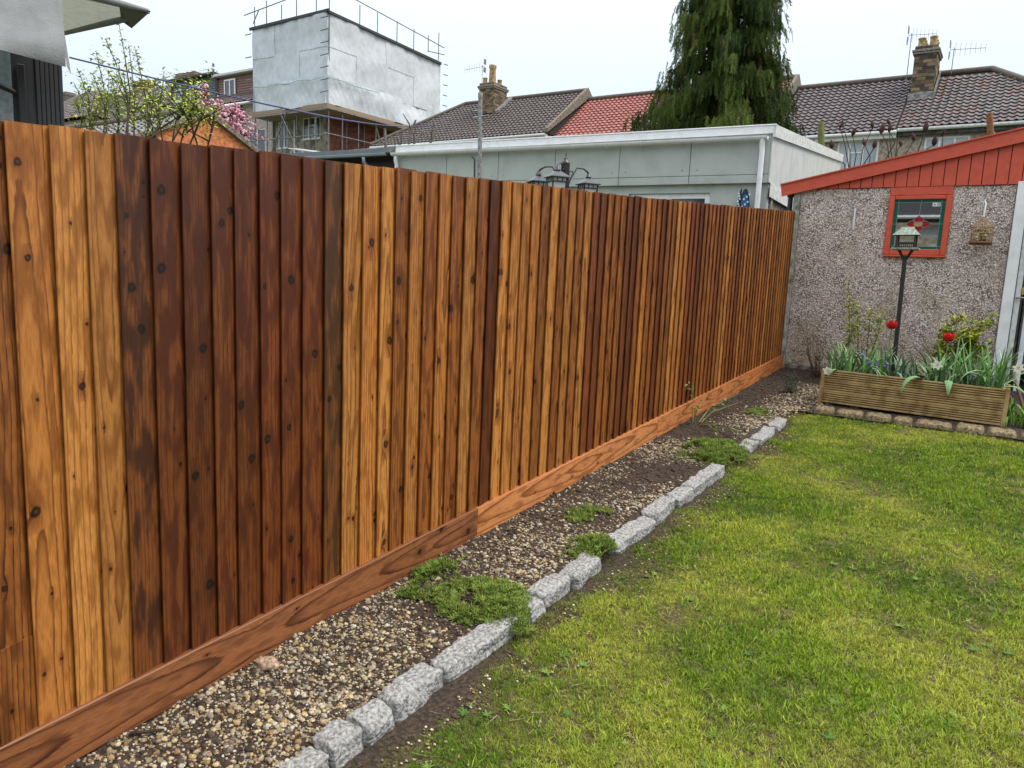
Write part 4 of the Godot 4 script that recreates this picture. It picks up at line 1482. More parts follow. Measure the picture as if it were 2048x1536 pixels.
# rows of tiles on a slope that faces +z; left(t) and right(t) bound it, t from 0 at the eaves to 1 at the ridge
func tile_slope(parent: Node3D, ey: float, ez: float, ry: float, rz: float, left: Callable, right: Callable, color: Callable, singles: int, wd := 0.235, gauge := 0.275) -> void:
	var up := Vector3(0, ry - ey, rz - ez)
	var L := up.length()
	up /= L
	var nrm := Vector3(0, -up.z, up.y)
	var am := tile_mesh(wd * 0.97, gauge + 0.06)
	var lift := 0.055 / (gauge + 0.06)
	var zt := -(up + nrm * -lift).normalized()
	var yt := zt.cross(Vector3.RIGHT).normalized()
	var bs := Basis(Vector3.RIGHT, yt, zt)
	var all := []
	var rows := int(L / gauge)
	for r in rows:
		var t := r * gauge / L
		var x0: float = left.call(t)
		var x1: float = right.call(t)
		var q := x0 + wd * 0.5
		while q < x1 - wd * 0.3:
			var p := Vector3(q, ey, ez) + up * (r * gauge - 0.05) + nrm * (0.065 + rr(-0.003, 0.003))
			all.append([Transform3D(bs.rotated(nrm, rr(-0.012, 0.012)), p), color.call(q, t)])
			q += wd
	if singles > 0:
		all.sort_custom(func(a, b): return a[0].origin.y < b[0].origin.y)
	var ts := []
	var cs := []
	var mats := {}
	for k in all.size():
		if k < singles:
			# a shared palette of tile colours for the pieces that can be picked out
			var c: Color = all[k][1]
			var key := "%d" % int(clampf(c.get_luminance() * 130.0, 0, 40)) + ("r" if c.r > c.b * 1.5 else "g")
			if not mats.has(key):
				var m: StandardMaterial3D = M.tile.duplicate()
				m.vertex_color_use_as_albedo = false
				m.albedo_color = c.linear_to_srgb()
				mats[key] = m
			var o := part_mesh("roof_tile", am, parent)
			o.transform = all[k][0]
			o.material_override = mats[key]
		else:
			ts.append(all[k][0])
			cs.append(all[k][1])
	if ts.size():
		many("roof_tiles", am, ts, cs, parent)

func ridge_row(parent: Node3D, a: Vector3, b: Vector3, r := 0.11) -> void:
	var n := maxi(1, int(a.distance_to(b) / 0.45))
	for k in n:
		var p := a.lerp(b, float(k) / n)
		var q := a.lerp(b, float(k + 1) / n)
		var m := MB.new()
		m.tube([p.lerp(q, 0.01), p.lerp(q, 0.99)], [r, r * 0.97], 10)
		part("ridge_tile", m, M.ridge_tile, parent)

func brick_face(b: MB, o: Vector3, ux: Vector3, n: Vector3, w: float, h: float, cols: Array, bw := 0.225, bh := 0.075) -> void:
	var y := 0.0
	var r := 0
	while y < h - 0.02:
		var hh := minf(bh - 0.010, h - y)
		var x := -bw * 0.5 * (r % 2)
		while x < w - 0.01:
			var x0 := maxf(x, 0.0) + 0.004
			var x1 := minf(x + bw - 0.008, w - 0.002)
			if x1 - x0 > 0.02:
				b.col = cols[rng.randi() % cols.size()] * rr(0.8, 1.2)
				var pr := rr(0.008, 0.016)
				var c0 := o + ux * x0 + Vector3(0, y, 0)
				var c1 := o + ux * x1 + Vector3(0, y, 0)
				var up := Vector3(0, hh, 0)
				b.quad(c0 + n * pr, c1 + n * pr, c1 + up + n * pr, c0 + up + n * pr)
				b.quad(c0 + up + n * pr, c1 + up + n * pr, c1 + up, c0 + up)
				b.quad(c0, c1, c1 + n * pr, c0 + n * pr)
				b.quad(c1 + n * pr, c1, c1 + up, c1 + up + n * pr)
				b.quad(c0, c0 + n * pr, c0 + up + n * pr, c0 + up)
			x += bw
		y += bh
		r += 1
	b.col = Color.WHITE

func chimney(parent: Node3D, lo: Vector3, hi: Vector3, brick: Material, cols: Array, pots: Array, potm: Material, single := false) -> Node3D:
	var c := Node3D.new()
	c.name = "chimney"
	parent.add_child(c, true)
	var core := MB.new()
	core.box(lo, hi)
	part("stack", core, M.brick_mortar, c)
	var cap := MB.new()
	cap.box(Vector3(lo.x - 0.06, hi.y - 0.30, lo.z - 0.06), Vector3(hi.x + 0.06, hi.y - 0.22, hi.z + 0.06), 0.01)
	cap.box(Vector3(lo.x - 0.09, hi.y - 0.216, lo.z - 0.09), Vector3(hi.x + 0.09, hi.y - 0.14, hi.z + 0.09), 0.01)
	var w := hi.x - lo.x
	var d := hi.z - lo.z
	var faces := [[Vector3(lo.x, lo.y, hi.z), Vector3.RIGHT, Vector3(0, 0, 1), w], [Vector3(hi.x, lo.y, hi.z), Vector3(0, 0, -1), Vector3.RIGHT, d], [Vector3(lo.x, lo.y, lo.z), Vector3(0, 0, 1), Vector3.LEFT, d]]
	if single:
		# every brick of the two faces in view is a piece of its own
		for fi in 2:
			var f: Array = faces[fi]
			var y := 0.0
			var r := 0
			while y < hi.y - lo.y - 0.35:
				var x := -0.15 * (r % 2)
				while x < f[3] - 0.02:
					var x0 := maxf(x, 0.0) + 0.006
					var x1 := minf(x + 0.29, f[3] - 0.004)
					if x1 - x0 > 0.03:
						var b := MB.new()
						b.col = cols[rng.randi() % cols.size()] * rr(0.75, 1.25)
						var n: Vector3 = f[2]
						var o: Vector3 = f[0] + f[1] * x0 + Vector3(0, y, 0) + n * rr(0.004, 0.022)
						var e: Vector3 = f[1] * (x1 - x0)
						var u := Vector3(0, 0.108, 0)
						b.quad(o, o + e, o + e + u, o + u)
						var i := n * -0.03
						b.quad(o + u, o + e + u, o + e + u + i, o + u + i)
						b.quad(o + i, o + e + i, o + e, o)
						b.quad(o + e, o + e + i, o + e + u + i, o + e + u)
						b.quad(o + i, o, o + u, o + u + i)
						part("brick", b, brick, c)
					x += 0.30
				y += 0.122
				r += 1
	else:
		var b := MB.new()
		for f in faces:
			brick_face(b, f[0], f[1], f[2], f[3], hi.y - lo.y - 0.32, cols, 0.27, 0.10)
		part("brickwork", b, brick, c).set_meta("kind", "stuff")
	var cb := MB.new()
	for f in faces:
		brick_face(cb, f[0] + Vector3(0, hi.y - lo.y - 0.13, 0), f[1], f[2], f[3], 0.12, cols, 0.28, 0.11)
	part("brick_collar", cap, M.brick_mortar, c)
	part("brick_top", cb, brick, c)
	for p in pots:
		var q := MB.new()
		q.lathe(Vector3(p[0], hi.y - 0.01, p[1]), [Vector2(p[2] * 1.15, 0), Vector2(p[2], p[3] * 0.15), Vector2(p[2] * 0.88, p[3] * 0.8), Vector2(p[2] * 1.08, p[3] * 0.86), Vector2(p[2] * 1.08, p[3]), Vector2(p[2] * 0.8, p[3]), Vector2(p[2] * 0.78, p[3] * 0.6)], 12)
		part("chimney_pot", q, potm, c)
	return c

func aerial(at: Vector3, h: float, dirx: float, label: String, rods := 9) -> void:
	var a := thing("tv_aerial", label, "aerial", at)
	var m := MB.new()
	m.tube([Vector3.ZERO, Vector3(0, h, 0)], [0.014], 6)
	part("mast", m, M.scaffold, a)
	var bm := MB.new()
	bm.tube([Vector3(-0.15 * dirx, h - 0.06, 0), Vector3(1.35 * dirx, h - 0.16, 0.12)], [0.010], 5)
	part("boom", bm, M.scaffold, a)
	for k in rods:
		var t := float(k) / (rods - 1)
		var p := Vector3(-0.15 * dirx, h - 0.06, 0).lerp(Vector3(1.35 * dirx, h - 0.16, 0.12), t)
		var e := MB.new()
		var ln := 0.26 - 0.10 * t
		e.tube([p + Vector3(0, -ln, 0), p + Vector3(0, ln, 0)], [0.0055], 4)
		part("element", e, M.scaffold, a)
	var rf := MB.new()
	for s in [-1.0, 1.0]:
		rf.box(Vector3(-0.19 * dirx - 0.01, h - 0.06 + s * 0.20 - 0.13, -0.1), Vector3(-0.19 * dirx + 0.01, h - 0.06 + s * 0.20 + 0.13, 0.1))
	part("reflector", rf, M.scaffold, a)

# one house of the row: wall with openings, slope of tiles, ridge, gutter
func row_house(called: String, label: String, x0: float, x1: float, ey: float, ry: float, wallm: Material, color: Callable, wins: Array, singles: int, hipl := false, hipr := false, white_gutter := true, wd := 0.235) -> Node3D:
	var ez := -30.0
	var rz := -33.6
	var h := thing(called, label, "house", Vector3.ZERO, "houses of the terrace beyond the garages")
	var holes := []
	for w in wins:
		holes.append([w[0], w[1], w[2], w[3]])
	var wl := MB.new()
	pierced_wall(wl, x0, x1, 0.2, ey - 0.08, ez - 0.25, ez - 0.5, holes)
	part("wall", wl, wallm, h)
	for w in wins:
		window(h, w[0], w[1], w[2], w[3], ez - 0.25, w[4], w[5], 0.075, "", M.glass_dark if w.size() < 7 else w[6])
	var run := rz - ez
	var lf := func(t: float) -> float: return x0 + (3.6 * t if hipl else 0.0)
	var rt := func(t: float) -> float: return x1 - (3.6 * t if hipr else 0.0)
	var a0 := Vector3(lf.call(0.0), ey, ez)
	var a1 := Vector3(rt.call(0.0), ey, ez)
	var b0 := Vector3(lf.call(1.0), ry, rz)
	var b1 := Vector3(rt.call(1.0), ry, rz)
	var dk := MB.new()
	dk.quad(a0, a1, b1, b0)
	dk.quad(Vector3(rt.call(0.0), ey, rz + run), Vector3(lf.call(0.0), ey, rz + run), b0, b1)
	if hipl:
		dk.quad(Vector3(x0, ey, rz + run), a0, b0, b0)
	else:
		dk.quad(Vector3(x0, ey, rz + run), a0, b0, b0)
	dk.quad(a1, Vector3(x1, ey, rz + run), b1, b1)
	part("roof", dk, M.roof_deck, h)
	# gable and rear walls below
	var gw := MB.new()
	gw.box(Vector3(x0 + 0.01, 0.2, rz + run + 0.25), Vector3(x0 + 0.2, ey - 0.05, ez - 0.5))
	gw.box(Vector3(x1 - 0.2, 0.2, rz + run + 0.25), Vector3(x1 - 0.01, ey - 0.05, ez - 0.5))
	gw.box(Vector3(x0 + 0.2, 0.2, rz + run + 0.25), Vector3(x1 - 0.2, ey - 0.05, rz + run + 0.45))
	part("wall", gw, wallm, h)
	tile_slope(h, ey, ez, ry, rz, lf, rt, color, singles, wd)
	ridge_row(h, b0 + Vector3(0, 0.09, 0), b1 + Vector3(0, 0.09, 0))
	if hipl:
		ridge_row(h, a0 + Vector3(0, 0.09, 0), b0 + Vector3(0, 0.09, 0))
	if hipr:
		ridge_row(h, b1 + Vector3(0, 0.09, 0), a1 + Vector3(0, 0.09, 0))
	var fs := MB.new()
	fs.box(Vector3(x0 + 0.02, ey - 0.26, ez - 0.24), Vector3(x1 - 0.02, ey - 0.02, ez - 0.06), 0.01)
	part("fascia", fs, M.white if white_gutter else M.felt, h)
	var gt := MB.new()
	gt.tube([Vector3(x0, ey - 0.07, ez + 0.03), Vector3(x1, ey - 0.07, ez + 0.03)], [0.065], 10)
	part("gutter", gt, M.white if white_gutter else M.white_old, h)
	return h

func build_terraces() -> void:
	var lich := noise(81, 0.35, 3)
	var purple := func(x: float, _t: float) -> Color:
		return Color(0.115, 0.092, 0.098) * rr(0.82, 1.22)
	var worn := func(x: float, t: float) -> Color:
		var n := lich.get_noise_2d(x * 2.2, t * 9.0)
		var c := Color(0.135, 0.115, 0.118)
		if n > 0.18:
			c = c.lerp(Color(0.17, 0.085, 0.075), clampf((n - 0.18) * 4.0, 0.0, 0.8))
		elif absf(x + 1.5) < 0.9 and t > 0.55 and n > -0.25:
			c = c.lerp(Color(0.15, 0.125, 0.05), 0.6)
		return c * rr(0.78, 1.25)
	var dark := func(_x: float, _t: float) -> Color:
		return Color(0.085, 0.066, 0.060) * rr(0.85, 1.2)
	var redc := func(_x: float, _t: float) -> Color:
		return Color(0.36, 0.105, 0.085) * rr(0.85, 1.15)
	var redb := func(_x: float, _t: float) -> Color:
		return Color(0.23, 0.105, 0.08) * rr(0.8, 1.2)
	var three := [0.33, 0.66]
	# right-hand pair
	var a := row_house("terraced_house", "beige rendered house with dark purple tiled roof left of the tall brick chimney", -6.40, -1.86, 7.07, 9.60, M.render_beige, purple, [[-3.84, 5.55, -2.42, 6.84, [0.30, 0.62], [[0.66, 0.30, 0.62]], M.glass_pale]], 290, false, false, true)
	var b := row_house("terraced_house", "beige end house with weathered lichen-patched tiled roof and hipped end", -1.84, 4.2, 7.12, 9.63, M.render_beige, worn, [[-0.99, 5.6, 0.39, 6.80, [0.34, 0.67], [], M.glass_pale]], 290, false, true, false)
	var yel := [Color(0.27, 0.20, 0.11), Color(0.20, 0.145, 0.08), Color(0.13, 0.10, 0.07), Color(0.30, 0.215, 0.12), Color(0.075, 0.06, 0.05)]
	var ch := chimney(b, Vector3(-1.83, 8.55, -33.15), Vector3(-1.10, 10.38, -32.0), M.brick_yellow, yel, [[-1.66, -32.2, 0.13, 0.32], [-1.28, -32.2, 0.13, 0.34], [-1.66, -32.55, 0.13, 0.32], [-1.28, -32.55, 0.13, 0.30], [-1.66, -32.9, 0.13, 0.32], [-1.28, -32.9, 0.13, 0.30]], M.pot, true)
	var fl := MB.new()
	fl.box(Vector3(-1.90, 8.45, -32.0), Vector3(-1.03, 8.72, -31.93), 0.01)
	fl.prism([Vector3(-1.06, 8.5, -31.95), Vector3(-1.06, 9.5, -33.2), Vector3(-1.06, 9.75, -33.2), Vector3(-1.06, 8.75, -31.95)], Vector3(0.04, 0, 0))
	part("flashing", fl, M.lead_sheet, b)
	aerial(Vector3(-2.05, 9.2, -32.3), 1.75, 0.62, "tall bent television aerial fixed to the left of the yellow brick chimney", 8)
	aerial(Vector3(-0.66, 9.5, -33.0), 0.95, 0.75, "short television aerial to the right of the yellow brick chimney", 8)
	var dp := MB.new()
	dp.tube([Vector3(0.95, 7.05, -29.97), Vector3(0.98, 6.85, -30.0), Vector3(1.1, 6.75, -30.18), Vector3(1.1, 0.5, -30.18)], [0.05], 8)
	part("downpipe", dp, M.white_old, b)
	# the step up, then dark strip and red roof, then the hipped dark house
	row_house("terraced_house", "narrow house with rust edged tiled roof stepping up behind the conifer", -8.9, -6.44, 7.45, 10.06, M.render_beige, redb, [], 0)
	row_house("terraced_house", "house with dark tiled roof half hidden behind the conifer", -12.1, -8.94, 7.45, 9.95, M.render_cream, dark, [], 0)
	row_house("terraced_house", "house with bright red tiled roof beside the conifer", -16.25, -12.14, 7.45, 10.03, M.render_cream, redc, [], 0)
	var m := row_house("terraced_house", "hipped house with dark brown tiled roof and tall cream chimney pots", -27.5, -16.45, 7.92, 10.47, M.render_cream, dark, [[-19.4, 6.2, -18.2, 7.4, [0.5], []], [-24.4, 6.2, -23.2, 7.4, [0.5], []]], 0, true, false)
	# parapets between neighbours
	for e in [[-16.45, 7.92, 10.47, 0.15], [-6.44, 7.45, 10.06, 0.15]]:
		var pv := MB.new()
		pv.prism([Vector3(e[0], e[1] + 0.02, -29.95), Vector3(e[0], e[1] + 0.20, -29.95), Vector3(e[0], e[2] + 0.20, -33.6), Vector3(e[0], e[2] - 0.35, -33.6)], Vector3(e[3], 0, 0))
		pv.prism([Vector3(e[0], e[2] - 0.35, -33.6), Vector3(e[0], e[2] + 0.20, -33.6), Vector3(e[0], e[1] + 0.2, -37.2), Vector3(e[0], e[1], -37.2)], Vector3(e[3], 0, 0))
		part("verge_wall", pv, M.concrete_brown, m if e[0] < -10 else a)
	chimney(m, Vector3(-21.95, 9.6, -33.4), Vector3(-21.05, 11.12, -32.2), M.brick_yellow, yel, [[-21.75, -32.4, 0.12, 0.30], [-21.55, -32.7, 0.15, 0.98], [-21.25, -32.4, 0.15, 0.86], [-21.25, -33.0, 0.12, 0.28], [-21.75, -33.1, 0.12, 0.28]], M.pot)
	aerial(Vector3(-22.25, 10.0, -32.8), 2.2, -0.8, "television aerial on a thin mast beside the chimney with tall cream pots", 9)
	var lf := MB.new()
	lf.prism([Vector3(-21.0, 9.55, -32.3), Vector3(-21.0, 10.45, -33.5), Vector3(-21.0, 10.62, -33.5), Vector3(-21.0, 9.72, -32.3)], Vector3(0.25, 0, 0))
	part("flashing", lf, M.lead_sheet, m)

# ---------------------------------------------------------------- house wrapped in sheeting

func crumpled(b: MB, o: Vector3, ux: Vector3, n: Vector3, w: float, h: float, rows: int, cols: int, amp: float, sd: int, drop: Callable, x_off := 0.0, y_off := 0.0) -> void:
	var q1 := noise(sd, 0.28, 2)
	var q2 := noise(sd + 1, 0.9, 2, FastNoiseLite.TYPE_SIMPLEX)
	q2.fractal_type = FastNoiseLite.FRACTAL_RIDGED
	var p := []
	for r in rows:
		for c in cols:
			var s := float(c) / (cols - 1)
			var t := float(r) / (rows - 1)
			var x := s * w
			var y: float = t * h + drop.call(s) * (1.0 - t)
			x += x_off
			y += y_off
			# slack between the tubes, pulled creases that run down and aslant
			var d := amp * (1.2 * q1.get_noise_2d(x + sd, y) + 0.07 * q2.get_noise_2d(x * 1.3 + y * 0.9, y * 0.22 + sd) + 0.04 * q2.get_noise_2d(x * 2.6 - y * 1.4, y * 0.5) + 0.02 * q2.get_noise_2d(x * 5.0, y * 2.5))
			d -= amp * 0.5 * pow(absf(cos(x * PI / 1.3)), 8.0)
			p.append(o + ux * (x - x_off) + Vector3(0, y - y_off, 0) + n * d)
	b.grid(p, rows, cols)

func build_scaffold_house() -> void:
	var h := thing("scaffolded_house", "rendered and red brick house under the white wrapped scaffold", "house")
	var x0 := -37.2
	var x1 := -32.35
	var zf := -31.5
	var zb := -38.6
	var wl := MB.new()
	pierced_wall(wl, x0, x1, 0.5, 11.4, zf, zf - 0.25, [[-37.0, 8.55, -36.1, 10.15], [-34.75, 8.95, -33.15, 10.25]])
	part("wall", wl, mat(lin(0.35, 0.325, 0.25), 0.95, 0.0, M.dirt_tex, 0.25), h)
	window(h, -37.0, 8.55, -36.1, 10.15, zf, [0.62], [], 0.09)
	window(h, -34.75, 8.95, -33.15, 10.25, zf, [0.33, 0.67], [[0.62, 0.33, 0.67]], 0.09)
	var bw := MB.new()
	brick_face(bw, Vector3(x1, 6.2, zf), Vector3(0, 0, -1), Vector3.RIGHT, zf - zb, 4.8, [Color(0.28, 0.085, 0.05), Color(0.22, 0.07, 0.045), Color(0.32, 0.10, 0.06), Color(0.18, 0.06, 0.04)], 0.235, 0.077)
	part("brickwork", bw, M.brick_red, h).set_meta("kind", "stuff")
	var core := MB.new()
	core.box(Vector3(x1 - 0.25, 0.5, zb), Vector3(x1 - 0.001, 11.4, zf - 0.25))
	core.box(Vector3(x0, 0.5, zb), Vector3(x1 - 0.25, 11.4, zb + 0.25))
	core.box(Vector3(x0, 0.5, zb + 0.25), Vector3(x0 + 0.2, 11.4, zf - 0.25))
	part("wall", core, M.brick_mortar, h)
	var rf := MB.new()
	rf.prism([Vector3(x0, 11.4, zf + 0.3), Vector3(x0, 11.4, zb - 0.3), Vector3(x0, 14.2, (zf + zb) / 2)], Vector3(x1 - x0 + 0.1, 0, 0))
	part("roof", rf, M.roof_deck, h)
	var wp := MB.new()
	wp.tube([Vector3(-35.35, 11.2, zf + 0.07), Vector3(-35.35, 1.0, zf + 0.07)], [0.06], 8)
	part("waste_pipe", wp, M.white, h)
	# scaffold
	var s := thing("scaffold", "scaffold wrapped in crumpled white sheeting round the tall house", "scaffold")
	var X0 := -37.4
	var X1 := -30.92
	var ZF := -30.0
	var ZB := -39.8
	var yb := 10.30
	var no := func(_s: float) -> float: return 0.0
	# lengths of sheet hung side by side in two lifts, each lapped over the next
	for face in 2:
		var W := (X1 - X0) if face == 0 else (ZF - ZB)
		var cuts := [0.0, 1.9, 4.1, W] if face == 0 else [0.0, 2.2, 4.6, 7.2, W]
		for k in cuts.size() - 1:
			for r in 2:
				var b := MB.new()
				var w: float = cuts[k + 1] - cuts[k] + (0.12 if k < cuts.size() - 2 else 0.0)
				var lap := 0.02 * ((k + r) % 2)
				if face == 0:
					crumpled(b, Vector3(X0 + cuts[k], 11.75 + r * 1.75, ZF + lap), Vector3.RIGHT, Vector3(0, 0, 1), w, 1.75 + 0.06 * (1 - r), 36, 40, 0.085, 501, no, cuts[k], r * 1.75)
				else:
					crumpled(b, Vector3(X1 + lap, 11.75 + r * 1.75, ZF - cuts[k]), Vector3(0, 0, -1), Vector3.RIGHT, w, 1.75 + 0.06 * (1 - r) - 0.14 * r * k / 3.0, 36, 44, 0.085, 511, no, cuts[k], r * 1.75)
				part("sheet", b, M.sheet if (k * 2 + r + face) % 3 else M.sheet_thin, s)
	var sk := MB.new()
	crumpled(sk, Vector3(X0 + 0.02, yb + 0.1, ZF + 0.10), Vector3.RIGHT, Vector3(0, 0, 1), X1 - X0 + 0.1, 1.55, 40, 120, 0.16, 521, func(q): return 0.05 * sin(q * 9.0))
	part("sheet", sk, M.sheet, s)
	var sk2 := MB.new()
	crumpled(sk2, Vector3(X1 + 0.10, yb + 0.1, ZF + 0.1), Vector3(0, 0, -1), Vector3.RIGHT, ZF - ZB + 0.1, 1.55, 40, 160, 0.16, 531, func(q): return 0.05 * sin(q * 13.0))
	part("sheet", sk2, M.sheet, s)
	var rp := MB.new()
	var rpts := []
	for k in 13:
		rpts.append(Vector3(lerpf(X0, X1, k / 12.0), 11.78 + 0.05 * sin(k * 1.7), ZF + 0.26))
	for k in 5:
		rpts.append(Vector3(X1 + 0.26, 11.78 + 0.04 * sin(k * 2.1), ZF + 0.2 - k * 1.0))
	rp.tube(rpts, [0.02], 5)
	part("rope", rp, mat(lin(0.20, 0.42, 0.38), 0.7), s)
	# edge boards along the top, deck with toe boards below the sheets
	for e in [[Vector3(X0 - 0.2, 15.26, ZF + 0.05), Vector3(X1 + 0.2, 15.34, ZF + 0.05)], [Vector3(X1 + 0.05, 15.30, ZF + 0.2), Vector3(X1 + 0.05, 14.95, ZB)]]:
		var b := MB.new()
		b.bar(e[0], e[1], 0.10, 0.16, 0.01)
		part("roof_edge_beam", b, M.charcoal, s)
	var tp := MB.new()
	tp.quad(Vector3(X0, 15.22, ZF), Vector3(X1, 15.27, ZF), Vector3(X1, 14.9, ZB), Vector3(X0, 14.9, ZB))
	part("temporary_roof", tp, M.sheet, s)
	var far := MB.new()
	far.quad(Vector3(X1, yb, ZB), Vector3(X0, yb, ZB), Vector3(X0, 14.9, ZB), Vector3(X1, 14.9, ZB))
	far.quad(Vector3(X0, yb, ZB), Vector3(X0, yb, ZF), Vector3(X0, 15.2, ZF), Vector3(X0, 14.9, ZB))
	part("sheet", far, M.sheet, s)
	for e in [[Vector3(X0, 10.16, ZF - 1.3), Vector3(X1 + 0.1, 10.22, ZF + 0.1)], [Vector3(X1 - 1.25, 10.16, ZB), Vector3(X1 + 0.1, 10.22, ZF - 1.3)]]:
		var b := MB.new()
		b.box(e[0], e[1], 0.01)
		part("deck", b, M.board_wood, s)
	for e in [[Vector3(X0, 10.225, ZF + 0.06), Vector3(X1 + 0.12, 10.46, ZF + 0.10)], [Vector3(X1 + 0.06, 10.225, ZB), Vector3(X1 + 0.10, 10.46, ZF + 0.055)]]:
		var b := MB.new()
		b.box(e[0], e[1], 0.006)
		part("toe_board", b, M.board_wood, s)
	var tube := func(a: Vector3, q: Vector3) -> void:
		var b := MB.new()
		b.tube([a, q], [0.032], 6)
		part("scaffold_tube", b, M.scaffold, s)
	var ups := [-37.4, -36.3, -34.95, -33.65, -32.0, -30.95]
	for k in ups.size():
		tube.call(Vector3(ups[k], 0.5, ZF - 0.16), Vector3(ups[k], 16.55 + 0.25 * sin(k * 2.3), ZF - 0.16))
		if k % 2 == 1:
			tube.call(Vector3(ups[k], 0.5, ZF - 1.2), Vector3(ups[k], 10.1, ZF - 1.2))
	for z in [-32.6, -34.05, -35.75, -37.3, -39.75]:
		tube.call(Vector3(X1 - 0.16, 0.5, z), Vector3(X1 - 0.16, 16.45 if z > -39 else 16.9, z))
		tube.call(Vector3(X1 - 1.15, 0.5, z), Vector3(X1 - 1.15, 10.1, z))
	tube.call(Vector3(X0 - 0.5, 16.05, ZF + 0.19), Vector3(X1 + 0.2, 16.62, ZF + 0.19))
	tube.call(Vector3(X0 - 0.45, 15.75, ZF - 0.4), Vector3(X0 + 1.9, 15.75, ZF + 1.0))
	tube.call(Vector3(X1 + 0.2, 16.6, ZF + 0.1), Vector3(X1 + 0.2, 15.95, ZB - 0.1))
	tube.call(Vector3(X1 + 0.15, 15.35, ZB + 1.5), Vector3(X1 + 0.15, 15.55, ZB - 0.2))
	tube.call(Vector3(X1 + 0.15, 15.3, ZB + 1.45), Vector3(X1 + 0.15, 16.3, ZB + 1.45))
	for y in [8.75, 10.1, 7.2]:
		tube.call(Vector3(X0 - 0.2, y, ZF + 0.20), Vector3(X1 + 0.4, y, ZF + 0.20))
		tube.call(Vector3(X1 + 0.21, y + 0.05, ZF + 0.4), Vector3(X1 + 0.21, y + 0.05, ZB))
	tube.call(Vector3(-35.9, 7.2, ZF + 0.26), Vector3(-34.0, 10.2, ZF + 0.26))
	tube.call(Vector3(-37.3, 9.7, ZF + 0.26), Vector3(-36.2, 7.4, ZF + 0.26))
	tube.call(Vector3(-32.6, 7.3, ZF + 0.26), Vector3(-34.6, 10.2, ZF + 0.26))
	tube.call(Vector3(X1 + 0.28, 7.0, -35.6), Vector3(X1 + 0.28, 10.2, -37.2))
	tube.call(Vector3(X1 + 0.28, 10.2, -38.0), Vector3(X1 + 0.28, 7.0, -36.6))
	# stub ends sticking through the sheet
	for k in 7:
		var y := 11.0 + k * 0.65
		tube.call(Vector3(X1 - 0.2, y, ZF + 0.3), Vector3(X1 + 0.45, y + 0.02, ZF + 0.32))
		tube.call(Vector3(X1 + 0.30, y, ZB), Vector3(X1 + 0.30, y + 0.02, ZB - 0.4))
		if k % 2 == 0:
			tube.call(Vector3(X0 - 0.35, y, ZF + 0.25), Vector3(X0 + 0.2, y, ZF + 0.25))
	# lattice beams lying on the lower lift
	for j in 2:
		var a := Vector3(-33.2 + j * 0.6, 7.55 - j * 0.05, ZF + 0.8)
		var e := a + Vector3(6.0, -0.9, 1.2)
		var b := MB.new()
		b.tube([a, e], [0.04], 5)
		b.tube([a + Vector3(0, 0.45, 0), e + Vector3(0, 0.45, 0)], [0.04], 5)
		for k in 12:
			var t := k / 12.0
			b.tube([a.lerp(e, t) + Vector3(0, 0.45 * (k % 2), 0), a.lerp(e, t + 1.0 / 12) + Vector3(0, 0.45 * ((k + 1) % 2), 0)], [0.03], 5)
		part("lattice_beam", b, M.white_old, s)

# ---------------------------------------------------------------- houses at the left

